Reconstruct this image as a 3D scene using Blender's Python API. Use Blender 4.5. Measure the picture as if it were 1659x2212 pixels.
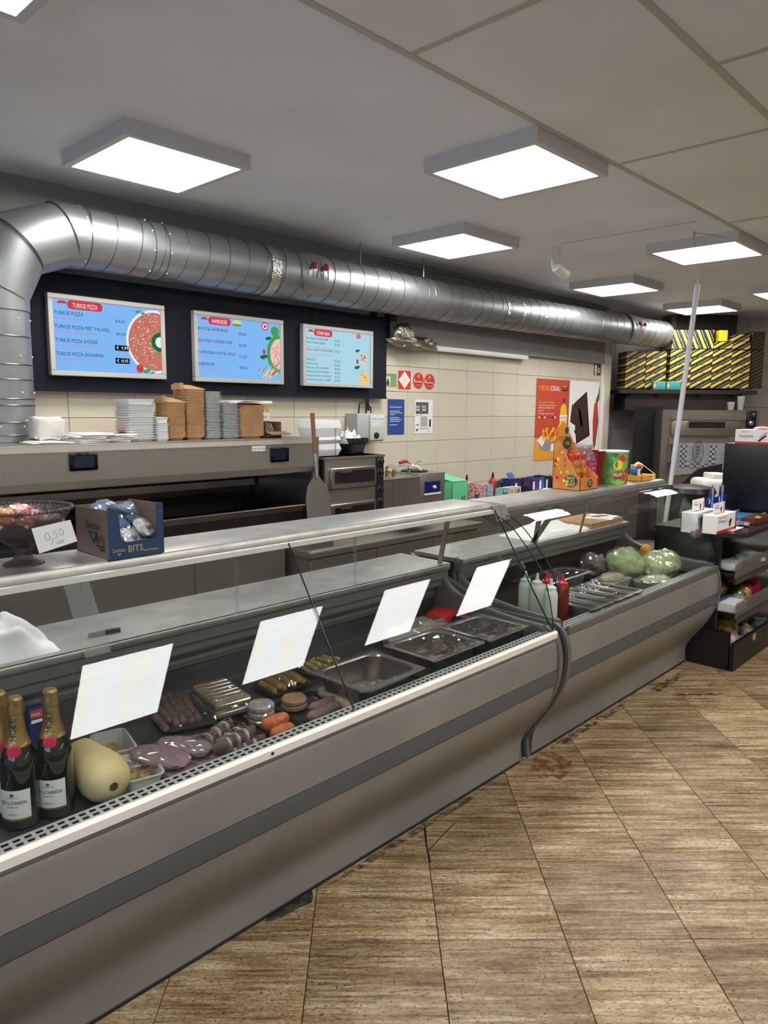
import bpy, bmesh, math, random
from mathutils import Vector, Matrix, Euler, noise
random.seed(7)
for o in list(bpy.data.objects): bpy.data.objects.remove(o)
S=bpy.context.scene; COL=S.collection
PI=math.pi
# ---------------------------------------------------------------- camera
F=1573.1; YAW=0.762745; PITCH=0.14108; ROLL=0.008792; CAM=Vector((0,0,1.6))
fwd=Vector((math.cos(YAW)*math.cos(PITCH),math.sin(YAW)*math.cos(PITCH),-math.sin(PITCH)))
r0=Vector((math.sin(YAW),-math.cos(YAW),0)); u0=r0.cross(fwd)
rgt=r0*math.cos(ROLL)+u0*math.sin(ROLL); upv=u0*math.cos(ROLL)-r0*math.sin(ROLL)
cd=bpy.data.cameras.new('camera'); cam=bpy.data.objects.new('camera',cd); COL.objects.link(cam)
cam.matrix_world=Matrix(((rgt.x,upv.x,-fwd.x,0),(rgt.y,upv.y,-fwd.y,0),(rgt.z,upv.z,-fwd.z,1.6),(0,0,0,1)))
cd.sensor_fit='VERTICAL'; cd.sensor_height=36; cd.lens=F*36/2212; cd.clip_start=.05
S.camera=cam
# ---------------------------------------------------------------- world, exposure
w=bpy.data.worlds.new('world'); S.world=w; w.use_nodes=True
w.node_tree.nodes['Background'].inputs[0].default_value=(.55,.68,1,1)
w.node_tree.nodes['Background'].inputs[1].default_value=4.0
S.view_settings.view_transform='Standard'; S.view_settings.look='None'; S.view_settings.gamma=1
S.view_settings.exposure=0.0; S.view_settings.use_curve_mapping=False
try: S.cycles.transparent_max_bounces=32; S.cycles.max_bounces=8; S.cycles.diffuse_bounces=5
except Exception: pass
PANEL_E=22.0
# a pixel of the 1659x2212 frame, carried onto a real plane of the room
def ray(x,y): return rgt*((x-829.5)/F)-upv*((y-1106)/F)+fwd
def pt(x,y,X=None,Y=None,z=None,D=None):
    d=ray(x,y)
    if z is not None: s=(z-1.6)/d.z
    elif Y is not None: s=Y/d.y
    elif X is not None: s=X/d.x
    else:
        n=Vector((math.cos(YAW),math.sin(YAW),0)); s=D/d.dot(n)
    return CAM+d*s
V=Vector
REAR=[]
# ---------------------------------------------------------------- mesh helpers
class MB:
    def __init__(s,parent=None):
        s.v=[];s.f=[];s.mi=[];s.M=Matrix.Identity(4)
        if parent is not None:
            s.M=(Matrix.Translation(parent.location)@parent.rotation_euler.to_matrix().to_4x4()).inverted()
    def add(s,vs,fs,m=0,M=None):
        b=len(s.v); T=s.M@M if M is not None else s.M
        s.v+= [tuple(T@V(p)) for p in vs]
        for f in fs: s.f.append([i+b for i in f]); s.mi.append(m)
    def box(s,x0,x1,y0,y1,z0,z1,m=0,M=None):
        s.add([(x,y,z) for z in (z0,z1) for y in (y0,y1) for x in (x0,x1)],[(0,2,3,1),(4,5,7,6),(0,1,5,4),(2,6,7,3),(0,4,6,2),(1,3,7,5)],m,M)
    def rbox(s,x0,x1,y0,y1,z0,z1,r=.005,m=0,seg=2,M=None):
        bm=bmesh.new(); bmesh.ops.create_cube(bm,size=1)
        for v in bm.verts: v.co=V(((x0+x1)/2+v.co.x*(x1-x0),(y0+y1)/2+v.co.y*(y1-y0),(z0+z1)/2+v.co.z*(z1-z0)))
        bmesh.ops.bevel(bm,geom=bm.edges[:],offset=r,segments=seg,affect='EDGES',profile=.5)
        s.add([v.co[:] for v in bm.verts],[[v.index for v in f.verts] for f in bm.faces],m,M); bm.free()
    def poly(s,pts,m=0,M=None): s.add(pts,[list(range(len(pts)))],m,M)
    def prism(s,p2,ax,a,b,m=0,M=None):
        n=len(p2); g=(lambda p,t:(t,p[0],p[1])) if ax=='x' else ((lambda p,t:(p[0],t,p[1])) if ax=='y' else (lambda p,t:(p[0],p[1],t)))
        s.add([g(p,a) for p in p2]+[g(p,b) for p in p2],[list(range(n))[::-1],list(range(n,2*n))]+[(i,(i+1)%n,n+(i+1)%n,n+i) for i in range(n)],m,M)
    def strip(s,prof,x0,x1,m=0,M=None):
        n=len(prof); s.add([(x0,)+tuple(p) for p in prof]+[(x1,)+tuple(p) for p in prof],[(i,i+1,n+i+1,n+i) for i in range(n-1)],m,M)
    def loft(s,loops,m=0,cap0=False,cap1=True,M=None):
        n=len(loops[0]); vs=[p for l in loops for p in l]; fs=[]
        for k in range(len(loops)-1):
            for i in range(n): fs.append((k*n+i,k*n+(i+1)%n,(k+1)*n+(i+1)%n,(k+1)*n+i))
        if cap0: fs.append(list(range(n))[::-1])
        if cap1: fs.append(list(range((len(loops)-1)*n,len(loops)*n)))
        s.add(vs,fs,m,M)
    def tube(s,path,r,n=10,m=0,cap=True,M=None,miter=False):
        P=[V(p) for p in path]; R=r if isinstance(r,(list,tuple)) else [r]*len(P)
        loops=[]; ref=None
        for i,p in enumerate(P):
            if i==0: t=P[1]-P[0]
            elif i==len(P)-1: t=P[-1]-P[-2]
            else: t=(P[i+1]-p).normalized()+(p-P[i-1]).normalized()
            t.normalize()
            if ref is None: ref=V((0,0,1)) if abs(t.z)<.9 else V((1,0,0))
            a=t.cross(ref); a.normalize(); b=a.cross(t); b.normalize(); ref=b
            k=1
            if miter and 0<i<len(P)-1: k=1/max(.3,math.cos(t.angle((p-P[i-1]).normalized())))
            if miter and k!=1:
                d1=(p-P[i-1]).normalized(); d2=(P[i+1]-p).normalized(); ax=(d2-d1).normalized()
                L=[]
                for j in range(n):
                    o=a*math.cos(2*PI*j/n)+b*math.sin(2*PI*j/n); o=o+ax*(o.dot(ax)*(k-1)); L.append(p+o*R[i])
                loops.append(L)
            else: loops.append([p+(a*math.cos(2*PI*j/n)+b*math.sin(2*PI*j/n))*R[i] for j in range(n)])
        s.loft(loops,m,cap,cap,M)
    def caps(s,a,b,r,n=10,m=0,bend=0,M=None):
        a=V(a);b=V(b);d=(b-a); L=d.length; e=d.normalized(); pts=[];rs=[]
        for t,k in ((-1,.25),(-.8,.62),(-.35,.92),(.3,1)): pts.append(a+e*(r*(t+1)));rs.append(r*k)
        mid=(a+b)/2+V((0,0,bend)); pts.append(mid); rs.append(r*1.03)
        for t,k in ((.3,1),(-.35,.92),(-.8,.62),(-1,.25)): pts.append(b-e*(r*(t+1)));rs.append(r*k)
        s.tube(pts,rs,n,m,True,M)
    def lathe(s,prof,n=24,m=0,c=(0,0,0),M=None,cap0=True,cap1=True):
        loops=[[(c[0]+r*math.cos(2*PI*j/n),c[1]+r*math.sin(2*PI*j/n),c[2]+z) for j in range(n)] for r,z in prof]
        s.loft(loops,m,cap0,cap1,M)
    def blob(s,c,r,m=0,amp=.1,fr=3,seed=0,nu=18,nv=12,M=None,flat=None,sq=1):
        vs=[];fs=[];c=V(c)
        for j in range(nv+1):
            th=PI*j/nv
            for i in range(nu):
                ph=2*PI*i/nu; q=[math.sin(th)*math.cos(ph),math.sin(th)*math.sin(ph),math.cos(th)]
                q=V([math.copysign(abs(a)**sq,a) for a in q]); k=1+amp*noise.noise(q*fr+V((seed*7.3,seed*3.1,0)))
                p=V((q.x*r[0],q.y*r[1],q.z*r[2]))*k
                if flat is not None: p.z=max(p.z,-flat)
                vs.append(c+p)
        for j in range(nv):
            for i in range(nu): fs.append((j*nu+i,(j+1)*nu+i,(j+1)*nu+(i+1)%nu,j*nu+(i+1)%nu))
        s.add(vs,fs,m,M)
    def heap(s,x0,x1,y0,y1,z,h,m=0,n=18,fr=9,seed=0,M=None,sharp=1):
        vs=[];fs=[]
        for j in range(n+1):
            for i in range(n+1):
                u=i/n;v=j/n; e=(math.sin(PI*u)*math.sin(PI*v))**.5
                zz=h*e*(.55+.6*sharp*noise.noise(V((u*fr,v*fr,seed*5.7))))
                vs.append((x0+(x1-x0)*u,y0+(y1-y0)*v,z+max(0,zz)))
        for j in range(n):
            for i in range(n): a=j*(n+1)+i; fs.append((a,a+1,a+n+2,a+n+1))
        s.add(vs,fs,m,M)
    def text(s,t,x,y,h,M,w=None,m=0,align='L',lift=.0006):
        c=bpy.data.curves.new('t','FONT'); c.body=t; c.size=h/.7; c.resolution_u=2
        o=bpy.data.objects.new('t',c); me=o.to_mesh(); vs=[v.co.copy() for v in me.vertices]
        if vs:
            xa=min(v.x for v in vs); xb=max(v.x for v in vs); k=(w/(xb-xa)) if w else 1
            off=0 if align=='L' else (xb-xa)*k*(.5 if align=='C' else 1)
            s.add([(x+(v.x-xa)*k-off,y+v.y,lift) for v in vs],[list(p.vertices) for p in me.polygons],m,M)
        o.to_mesh_clear(); bpy.data.objects.remove(o); bpy.data.curves.remove(c)
    def quad(s,x0,y0,x1,y1,M,m=0,lift=.0003): s.add([(x0,y0,lift),(x1,y0,lift),(x1,y1,lift),(x0,y1,lift)],[(0,1,2,3)],m,M)
    def disc(s,x,y,rx,ry,M,m=0,lift=.0003,n=20,a0=0,a1=2*PI):
        s.add([(x+rx*math.cos(a0+(a1-a0)*i/n),y+ry*math.sin(a0+(a1-a0)*i/n),lift) for i in range(n+(0 if a1-a0>6.2 else 1))],[list(range(n+(0 if a1-a0>6.2 else 1)))],m,M)
    def pl(s,pts,M,m=0,lift=.0003): s.add([(p[0],p[1],lift) for p in pts],[list(range(len(pts)))],m,M)
    def build(s,name,mats,parent=None,smooth=35):
        me=bpy.data.meshes.new(name); me.from_pydata(s.v,[],s.f)
        mats=mats if isinstance(mats,(list,tuple)) else [mats]
        for m in mats: me.materials.append(m)
        if len(mats)>1: me.polygons.foreach_set('material_index',s.mi)
        me.validate(); me.update()
        if smooth and len(me.polygons):
            me.polygons.foreach_set('use_smooth',[True]*len(me.polygons)); me.set_sharp_from_angle(angle=math.radians(smooth))
        o=bpy.data.objects.new(name,me); COL.objects.link(o)
        if parent is not None: o.parent=parent
        return o
def plane(o,r=(1,0,0),u=(0,0,1)):
    o=V(o);r=V(r).normalized();u=V(u);u=(u-r*u.dot(r)).normalized();n=r.cross(u)
    return Matrix(((r.x,u.x,n.x,o.x),(r.y,u.y,n.y,o.y),(r.z,u.z,n.z,o.z),(0,0,0,1)))
def TR(x=0,y=0,z=0,rz=0,rx=0,ry=0): return Matrix.Translation((x,y,z))@Euler((rx,ry,rz)).to_matrix().to_4x4()
def rr(a,b,r,z,n=4,c=(0,0)):
    out=[]
    for cx,cy,t in ((a/2-r,b/2-r,0),(-a/2+r,b/2-r,PI/2),(-a/2+r,-b/2+r,PI),(a/2-r,-b/2+r,1.5*PI)):
        for i in range(n+1): q=t+PI/2*i/n; out.append((c[0]+cx+r*math.cos(q),c[1]+cy+r*math.sin(q),z))
    return out
def tag(o,label=None,cat=None,group=None,kind=None):
    if label:o['label']=label
    if cat:o['category']=cat
    if group:o['group']=group
    if kind:o['kind']=kind
    return o
def thing(name,label,cat,loc=(0,0,0),rz=0,group=None,kind=None):
    o=bpy.data.objects.new(name,None); COL.objects.link(o); o.location=loc; o.rotation_euler=(0,0,rz); o.empty_display_size=.05
    return tag(o,label,cat,group,kind)
def dup(root,loc,rz=None,label=None,group=None):
    r=root.copy(); COL.objects.link(r); r.location=loc
    if rz is not None: r.rotation_euler=(0,0,rz)
    if label: r['label']=label
    if group: r['group']=group
    for ch in list(root.children):
        c=ch.copy(); COL.objects.link(c); c.parent=r
        for g in ch.children: d=g.copy(); COL.objects.link(d); d.parent=c
    return r
# ---------------------------------------------------------------- materials
def lin(c):
    return tuple([(x/255/12.92 if x/255<=.04045 else ((x/255+.055)/1.055)**2.4) for x in c])+(1,)
MC={}
def mat(name,rgb,rough=.5,metal=0,bump=0,bs=60,var=0,vs=4,rgb2=None,coat=0,cb=0,emit=0,st=(1,1,1),trans=0,rv=0,spec=.5,thr=None):
    if name in MC: return MC[name]
    m=bpy.data.materials.new(name); m.use_nodes=True; N=m.node_tree.nodes; L=m.node_tree.links; b=N['Principled BSDF']
    b.inputs['Base Color'].default_value=lin(rgb); b.inputs['Roughness'].default_value=rough; b.inputs['Metallic'].default_value=metal
    b.inputs['Coat Weight'].default_value=coat; b.inputs['Coat Roughness'].default_value=.08; b.inputs['Specular IOR Level'].default_value=spec
    if trans: b.inputs['Transmission Weight'].default_value=trans
    if emit: b.inputs['Emission Color'].default_value=lin(rgb); b.inputs['Emission Strength'].default_value=emit
    if bump or var or cb or rv:
        tc=N.new('ShaderNodeTexCoord'); mp=N.new('ShaderNodeMapping'); mp.inputs['Scale'].default_value=st; L.new(tc.outputs['Object'],mp.inputs['Vector'])
    def nz(sc,det=4):
        n=N.new('ShaderNodeTexNoise'); n.inputs['Scale'].default_value=sc; n.inputs['Detail'].default_value=det; L.new(mp.outputs[0],n.inputs['Vector']); return n
    if var:
        n=nz(vs); r=N.new('ShaderNodeValToRGB'); t=thr or (.35,.65); r.color_ramp.elements[0].position=t[0]; r.color_ramp.elements[1].position=t[1]
        c2=rgb2 or tuple(c*(1-var) for c in rgb); r.color_ramp.elements[0].color=lin(c2); r.color_ramp.elements[1].color=lin(rgb)
        L.new(n.outputs['Fac'],r.inputs[0]); L.new(r.outputs[0],b.inputs['Base Color'])
    if rv:
        n=nz(vs*1.7); mr=N.new('ShaderNodeMapRange'); mr.inputs['To Min'].default_value=rough-rv; mr.inputs['To Max'].default_value=rough+rv; L.new(n.outputs['Fac'],mr.inputs['Value']); L.new(mr.outputs[0],b.inputs['Roughness'])
    if bump:
        n=nz(bs,3); bp=N.new('ShaderNodeBump'); bp.inputs['Strength'].default_value=bump; bp.inputs['Distance'].default_value=.01; L.new(n.outputs['Fac'],bp.inputs['Height']); L.new(bp.outputs[0],b.inputs['Normal'])
    if cb:
        n=nz(cb,4); bp=N.new('ShaderNodeBump'); bp.inputs['Strength'].default_value=1; bp.inputs['Distance'].default_value=.02; L.new(n.outputs['Fac'],bp.inputs['Height']); L.new(bp.outputs[0],b.inputs['Coat Normal'])
    MC[name]=m; return m
def wrap(name,rgb,rgb2=None,vs=30,cb=45): return mat(name,rgb,rough=.6,var=.3,vs=vs,rgb2=rgb2,coat=1,cb=cb*3.2,bump=.35,bs=90)
def clear(name,tint=(235,240,238),R0=.04,haze=0,bump=0,bs=30,k=.4,rough=.0):
    if name in MC: return MC[name]
    m=bpy.data.materials.new(name); m.use_nodes=True; N=m.node_tree.nodes; L=m.node_tree.links; N.remove(N['Principled BSDF']); out=N['Material Output']
    g=N.new('ShaderNodeNewGeometry'); dp=N.new('ShaderNodeVectorMath'); dp.operation='DOT_PRODUCT'
    L.new(g.outputs['Normal'],dp.inputs[0]); L.new(g.outputs['Incoming'],dp.inputs[1])
    def ma(op,a,b=None):
        n=N.new('ShaderNodeMath'); n.operation=op
        for i,x in enumerate((a,b)):
            if x is None: continue
            if isinstance(x,(int,float)): n.inputs[i].default_value=x
            else: L.new(x,n.inputs[i])
        return n.outputs[0]
    c=ma('ABSOLUTE',dp.outputs['Value']); o=ma('SUBTRACT',1.0,c); p=ma('POWER',o,5.0); f=ma('ADD',ma('MULTIPLY',p,(1-R0)*k),R0*k)
    t=N.new('ShaderNodeBsdfTransparent'); t.inputs[0].default_value=lin(tint)
    gl=N.new('ShaderNodeBsdfGlossy'); gl.inputs['Roughness'].default_value=rough; gl.inputs[0].default_value=(1,1,1,1)
    if bump:
        tc=N.new('ShaderNodeTexCoord'); n=N.new('ShaderNodeTexNoise'); n.inputs['Scale'].default_value=bs; n.inputs['Detail'].default_value=4
        L.new(tc.outputs['Object'],n.inputs['Vector']); bp=N.new('ShaderNodeBump'); bp.inputs['Distance'].default_value=.02; bp.inputs['Strength'].default_value=bump
        L.new(n.outputs['Fac'],bp.inputs['Height']); L.new(bp.outputs[0],gl.inputs['Normal'])
    base=t.outputs[0]
    if haze:
        d=N.new('ShaderNodeBsdfDiffuse'); d.inputs[0].default_value=(.8,.8,.78,1); mx=N.new('ShaderNodeMixShader'); mx.inputs[0].default_value=haze
        L.new(t.outputs[0],mx.inputs[1]); L.new(d.outputs[0],mx.inputs[2]); base=mx.outputs[0]
    mx=N.new('ShaderNodeMixShader'); L.new(f,mx.inputs[0]); L.new(base,mx.inputs[1]); L.new(gl.outputs[0],mx.inputs[2]); L.new(mx.outputs[0],out.inputs[0])
    MC[name]=m; return m
steel=mat('brushed_steel',(166,160,150),.40,.92,bump=.05,bs=90,st=(.05,1,1),rv=.07,vs=6)
steelv=mat('satin_steel',(170,165,155),.3,.92,rv=.06,vs=7)
slabm=mat('worn_steel_top',(176,174,166),.4,.75,rv=.1,vs=9,var=.12)
panelm=mat('silver_panel',(141,135,127),.45,.2,var=.09,vs=2.2,rv=.05)
bandm=mat('dark_silver_band',(94,98,98),.4,.4,rv=.04)
alum=mat('pale_aluminium',(238,232,220),.4,.1)
castm=mat('cast_grey_plastic',(112,110,104),.38,.35)
darkm=mat('dark_gap',(22,21,20),.6)
welli=mat('well_steel',(105,106,104),.42,.75,rv=.06,vs=5)
blackm=mat('black_paint',(17,17,18),.45)
blackboard=mat('black_laminate',(14,15,20),.35)
galv=mat('galvanised_sheet',(164,167,168),.44,.85,rv=.06,vs=3,var=.1)
seamm=mat('duct_seam',(110,112,112),.35,.9)
foil=mat('crumpled_foil',(215,215,212),.22,1,bump=1,bs=70)
foil2=mat('foil_tray',(214,216,214),.4,.55,bump=.35,bs=120)
white=mat('white_plastic',(225,224,218),.4)
wpaper=mat('white_paper',(232,230,224),.8)
cardb=mat('brown_card',(176,134,92),.8,var=.12,vs=12)
cardd=mat('dark_card',(120,88,60),.8)
redm=mat('red_plastic',(190,24,26),.4)
dred=mat('dark_red_plastic',(120,14,16),.45)
glass=clear('case_glass',(249,251,250),.05)
gedge=mat('glass_edge',(30,40,36),.2)
film=clear('cling_film',(246,245,243),.05,haze=.015,bump=.55,bs=34,rough=.06,k=.6)
blackp=mat('black_foam_tray',(24,25,27),.35)
cpl=clear('clear_plastic',(244,246,245),.07,haze=.12,rough=.05)
ink=mat('black_ink',(16,16,18),.7); inkw=mat('white_ink',(240,240,238),.6)
# ---------------------------------------------------------------- lamps: square ceiling panels
pem=bpy.data.materials.new('lit_diffuser'); pem.use_nodes=True
_n=pem.node_tree.nodes; _l=pem.node_tree.links; _n.remove(_n['Principled BSDF']); _e=_n.new('ShaderNodeEmission')
_tc=_n.new('ShaderNodeTexCoord'); _g=_n.new('ShaderNodeTexWave'); _g.inputs['Scale'].default_value=.5; _g.inputs['Distortion'].default_value=0
_r=_n.new('ShaderNodeValToRGB'); _r.color_ramp.elements[0].color=(1,.97,.9,1); _r.color_ramp.elements[1].color=(.97,.985,1,1)
_l.new(_tc.outputs['Generated'],_g.inputs['Vector']); _l.new(_g.outputs['Fac'],_r.inputs[0]); _l.new(_r.outputs[0],_e.inputs[0]); _e.inputs[1].default_value=PANEL_E
_l.new(_e.outputs[0],_n['Material Output'].inputs[0])
ZC=2.86; ZL=2.79
lframe=mat('lamp_frame',(205,204,200),.5)
def panel_lamp(x,y,label,group='square ceiling light panels'):
    t=thing('ceiling_light',label,'ceiling light',(x,y,ZL),0,group)
    b=MB(); a=.3; o=.335
    b.box(-o,o,-o,-a,0,ZC-ZL); b.box(-o,o,a,o,0,ZC-ZL); b.box(-o,-a,-a,a,0,ZC-ZL); b.box(a,o,-a,a,0,ZC-ZL)
    b.build('frame',lframe,t); d=MB(); d.box(-a,a,-a,a,.004,.012); d.build('diffuser',pem,t)
    return t
for x,y,l in ((2.0,3.52,'square lit ceiling panel above the left menu screen, before the duct bend'),(3.3,2.24,'largest square lit ceiling panel, in the middle of the plain ceiling beside the joint strip'),
  (4.43,3.52,'square lit ceiling panel above the middle of the duct'),(5.89,2.23,'lit ceiling panel behind the string of the hanging pole'),(7.02,3.53,'lit ceiling panel above the far end of the duct, right of the spotlight'),
  (9.07,3.45,'farthest lit ceiling panel, in front of the dark flue above the striped boxes'),(.67,2.22,'lit ceiling panel cut off by the top left corner'),(8.45,2.3,'lit ceiling panel just touching the right edge of the photo')):
    panel_lamp(x,y,l)
for x,l in ((-.53,'lit ceiling panel above the customer floor, out of frame at the far left'),(.77,'lit ceiling panel above the customer floor beside the camera'),(2.07,'lit ceiling panel mirrored leftmost in the sloping glass, above the squash'),(3.37,'lit ceiling panel mirrored in the glass above the golden rolls'),(4.67,'lit ceiling panel mirrored in the glass left of the red tub'),(5.97,'lit ceiling panel mirrored rightmost in the flat glass, by the far pan')): panel_lamp(x,-.32,l,'ceiling panels over the customer floor')
# ================================================================ SETTING
def struct(name,mb,m,parent=None):
    o=mb.build(name,m,parent,smooth=0)
    if parent is None: o['kind']='structure'
    return o
# travertine
TA=.7807; TP=.3885; tv=bpy.data.materials.new('travertine'); tv.use_nodes=True
N=tv.node_tree.nodes; L=tv.node_tree.links; B=N['Principled BSDF']
tc=N.new('ShaderNodeTexCoord'); oi=N.new('ShaderNodeObjectInfo'); cm=N.new('ShaderNodeMath'); cm.operation='MULTIPLY'; cm.inputs[1].default_value=37
L.new(oi.outputs['Random'],cm.inputs[0]); va=N.new('ShaderNodeVectorMath'); va.operation='ADD'; L.new(tc.outputs['Object'],va.inputs[0]); L.new(cm.outputs[0],va.inputs[1])
def tn(sx,sy,det,sc=1,dist=0):
    mp=N.new('ShaderNodeMapping'); mp.inputs['Scale'].default_value=(sx,sy,1); L.new(va.outputs[0],mp.inputs['Vector'])
    n=N.new('ShaderNodeTexNoise'); n.inputs['Scale'].default_value=sc; n.inputs['Detail'].default_value=det; n.inputs['Distortion'].default_value=dist; n.inputs['Roughness'].default_value=.62
    L.new(mp.outputs[0],n.inputs['Vector']); return n.outputs['Fac']
def ramp(f,pts):
    r=N.new('ShaderNodeValToRGB'); e=r.color_ramp.elements
    while len(e)<len(pts): e.new(.5)
    for k,(p,c) in enumerate(pts): e[k].position=p; e[k].color=lin(c) if len(c)==3 else c
    L.new(f,r.inputs[0]); return r.outputs[0]
band=ramp(tn(40,2.2,10,1,.5),[(.30,(128,102,70)),(.42,(172,146,108)),(.55,(204,180,140)),(.70,(236,218,184))])
streak=ramp(tn(110,4,6),[(.36,(84,62,38)),(.48,(255,255,255))]); pit=ramp(tn(200,90,5),[(.36,(52,36,20)),(.42,(255,255,255))]); gr_=ramp(tn(150,50,6,1,.6),[(.38,(150,126,96)),(.58,(255,255,255))])
blot=ramp(tn(9,5,3),[(.38,(205,190,170)),(.58,(255,255,255))])
def mul(a,b,f):
    m=N.new('ShaderNodeMix'); m.data_type='RGBA'; m.blend_type='MULTIPLY'; m.inputs['Factor'].default_value=f; L.new(a,m.inputs['A']); L.new(b,m.inputs['B']); return m.outputs['Result']
c=mul(mul(mul(mul(band,streak,.6),pit,.8),blot,.7),gr_,.5)
hv=N.new('ShaderNodeHueSaturation'); mr=N.new('ShaderNodeMapRange'); mr.inputs['To Min'].default_value=.62; mr.inputs['To Max'].default_value=.95; L.new(oi.outputs['Random'],mr.inputs['Value']); L.new(mr.outputs[0],hv.inputs['Value']); L.new(c,hv.inputs['Color']); hv.inputs['Saturation'].default_value=1.03
L.new(hv.outputs[0],B.inputs['Base Color']); B.inputs['Roughness'].default_value=.42
bp=N.new('ShaderNodeBump'); bp.inputs['Strength'].default_value=.35; bp.inputs['Distance'].default_value=.004; L.new(pit,bp.inputs['Height']); L.new(bp.outputs[0],B.inputs['Normal'])
b=MB(); b.box(-3,13,-3,12,-.1,-.011); floor=struct('floor',b,mat('grout',(58,44,30),.8))
tb=MB(); h=TP/2-.0012; tb.rbox(-h,h,-h,h,-.011,0,.0012,0,1); tmesh=None; ca,sa=math.cos(TA),math.sin(TA)
n_=0
for iu in range(-1,22):
    for iv in range(-9,20):
        u=2.0091-TP*5+TP*(iu+.5); vv=.2146+TP*(iv+.5); X=u*ca+vv*sa; Y=u*sa-vv*ca
        if (Y>2.05 and X<4.9) or Y>5 or Y<-1.5: continue
        p=V((X,Y,0)); d=p-CAM; f=d.dot(fwd)
        if f<.6: continue
        px=829.5+F*d.dot(rgt)/f; py=1106-F*d.dot(upv)/f
        if -260<px<2450 and 1250<py<3000 and f<9:
            if tmesh is None: o=tb.build('tile',tv,floor,smooth=0); tmesh=o.data
            else: o=bpy.data.objects.new('tile',tmesh); COL.objects.link(o); o.parent=floor
            o.location=(X,Y,0); o.rotation_euler=(0,0,TA+(PI if (iu*7+iv*3)%5<2 else 0)); n_+=1
print('tiles',n_)
b=MB(); b.box(-3,13,2.05,12,-.011,-.001); struct('trim_1',b,mat('back_floor',(150,142,130),.6))
tag(COL.objects['trim_1'],'plain grey brown floor behind the counters')
# stains and damage on the floor
def stain(name,cx,cy,rx,ry,rot,m,seed,label):
    b=MB(); n=40; pts=[]
    for i in range(n):
        a=2*PI*i/n; k=1+.45*noise.noise(V((math.cos(a)*2,math.sin(a)*2,seed))); x=rx*k*math.cos(a); y=ry*k*math.sin(a)
        pts.append((cx+x*math.cos(rot)-y*math.sin(rot),cy+x*math.sin(rot)+y*math.cos(rot),.0008))
    b.poly(pts); o=b.build(name,m,floor,0); o['label']=label
def soft(name,rgb,amt):
    m=bpy.data.materials.new(name); m.use_nodes=True; N=m.node_tree.nodes; L=m.node_tree.links; b=N['Principled BSDF']; b.inputs['Base Color'].default_value=lin(rgb); b.inputs['Roughness'].default_value=.5
    tc=N.new('ShaderNodeTexCoord'); n=N.new('ShaderNodeTexNoise'); n.inputs['Scale'].default_value=26; n.inputs['Detail'].default_value=8; L.new(tc.outputs['Object'],n.inputs['Vector'])
    r=N.new('ShaderNodeValToRGB'); r.color_ramp.elements[0].position=.4; r.color_ramp.elements[0].color=(0,0,0,1); r.color_ramp.elements[1].position=.62; r.color_ramp.elements[1].color=(amt,amt,amt,1)
    L.new(n.outputs['Fac'],r.inputs[0]); L.new(r.outputs[0],b.inputs['Alpha']); return m
rust=soft('rust_stain',(120,72,28),.7); dirt=soft('dark_grime',(44,32,20),.6)
stain('stain',2.79,1.60,.13,.09,.4,rust,1,'orange brown rust stain at the foot of the joint between the cases')
stain('stain',4.12,1.44,.16,.022,-.75,dirt,2,'dark brown leak stain by the far end of the second case')
stain('stain',4.2,1.64,.26,.03,0,dirt,5,'dark grime along the far kick panel')
stain('stain',3.3,1.68,.38,.02,0,dirt,3,'dark grime along the kick panel of the second case')
stain('stain',1.95,1.69,.45,.016,0,dirt,4,'dark grime along the kick panel of the first case')
b=MB(); P=pt(625,1950,z=0); b.blob((P.x,P.y,0),(.10,.045,.006),0,.5,3,3,22,8); o=b.build('broken_corner',mat('dark_tape',(30,27,24),.25,bump=.8,bs=30,var=.5,vs=18,rgb2=(80,74,66)),floor); o['label']='dark patched hole in the floor at the kick panel'
b=MB(); pa=[pt(918,1790,z=.001),pt(922,1830,z=.001),pt(930,1862,z=.001)]; b.tube(pa,[.005,.003,.002],5); b.tube([pt(928,1835,z=.001),pt(960,1800,z=.001),pt(982,1778,z=.001)],.0018,5); o=b.build('crack',mat('crack_dark',(30,22,14),.8),floor); o['label']='dark forked crack in a tile'
# ceiling
ceilm=mat('ceiling_paint',(234,236,240),.75,var=.04,vs=1.5); ceilp=mat('ceiling_board',(238,237,234),.8,var=.04,vs=1.5); joint=mat('joint_strip_paint',(192,184,170),.6)
b=MB(); b.box(-3,13,-3,12,ZC,ZC+.1); ceil=struct('ceiling',b,ceilm)
for k,y in enumerate((1.89,1.12,.35,-.42)):
    b=MB(); b.box(-2.5,11,y-.014,y+.014,ZC-.008,ZC); b.build('joint_strip',joint,ceil,0)
    xs=[-2.71+1.6*i+(0 if k%2==0 else -.79) for i in range(9)]
    for x in xs:
        b=MB(); b.box(x-.012,x+.012,y-.756,y-.014,ZC-.007,ZC); b.build('joint_strip',joint,ceil,0)
        b=MB(); b.box(x+.012,x+1.588,y-.756,y-.014,ZC-.003,ZC); b.build('ceiling_panel',ceilp,ceil,0)
b=MB(); b.box(5.115,5.125,2.03,3.04,ZC-.004,ZC); struct('trim_2',b,joint); tag(COL.objects['trim_2'],'thin raised line in the ceiling running from the spotlight')
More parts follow.
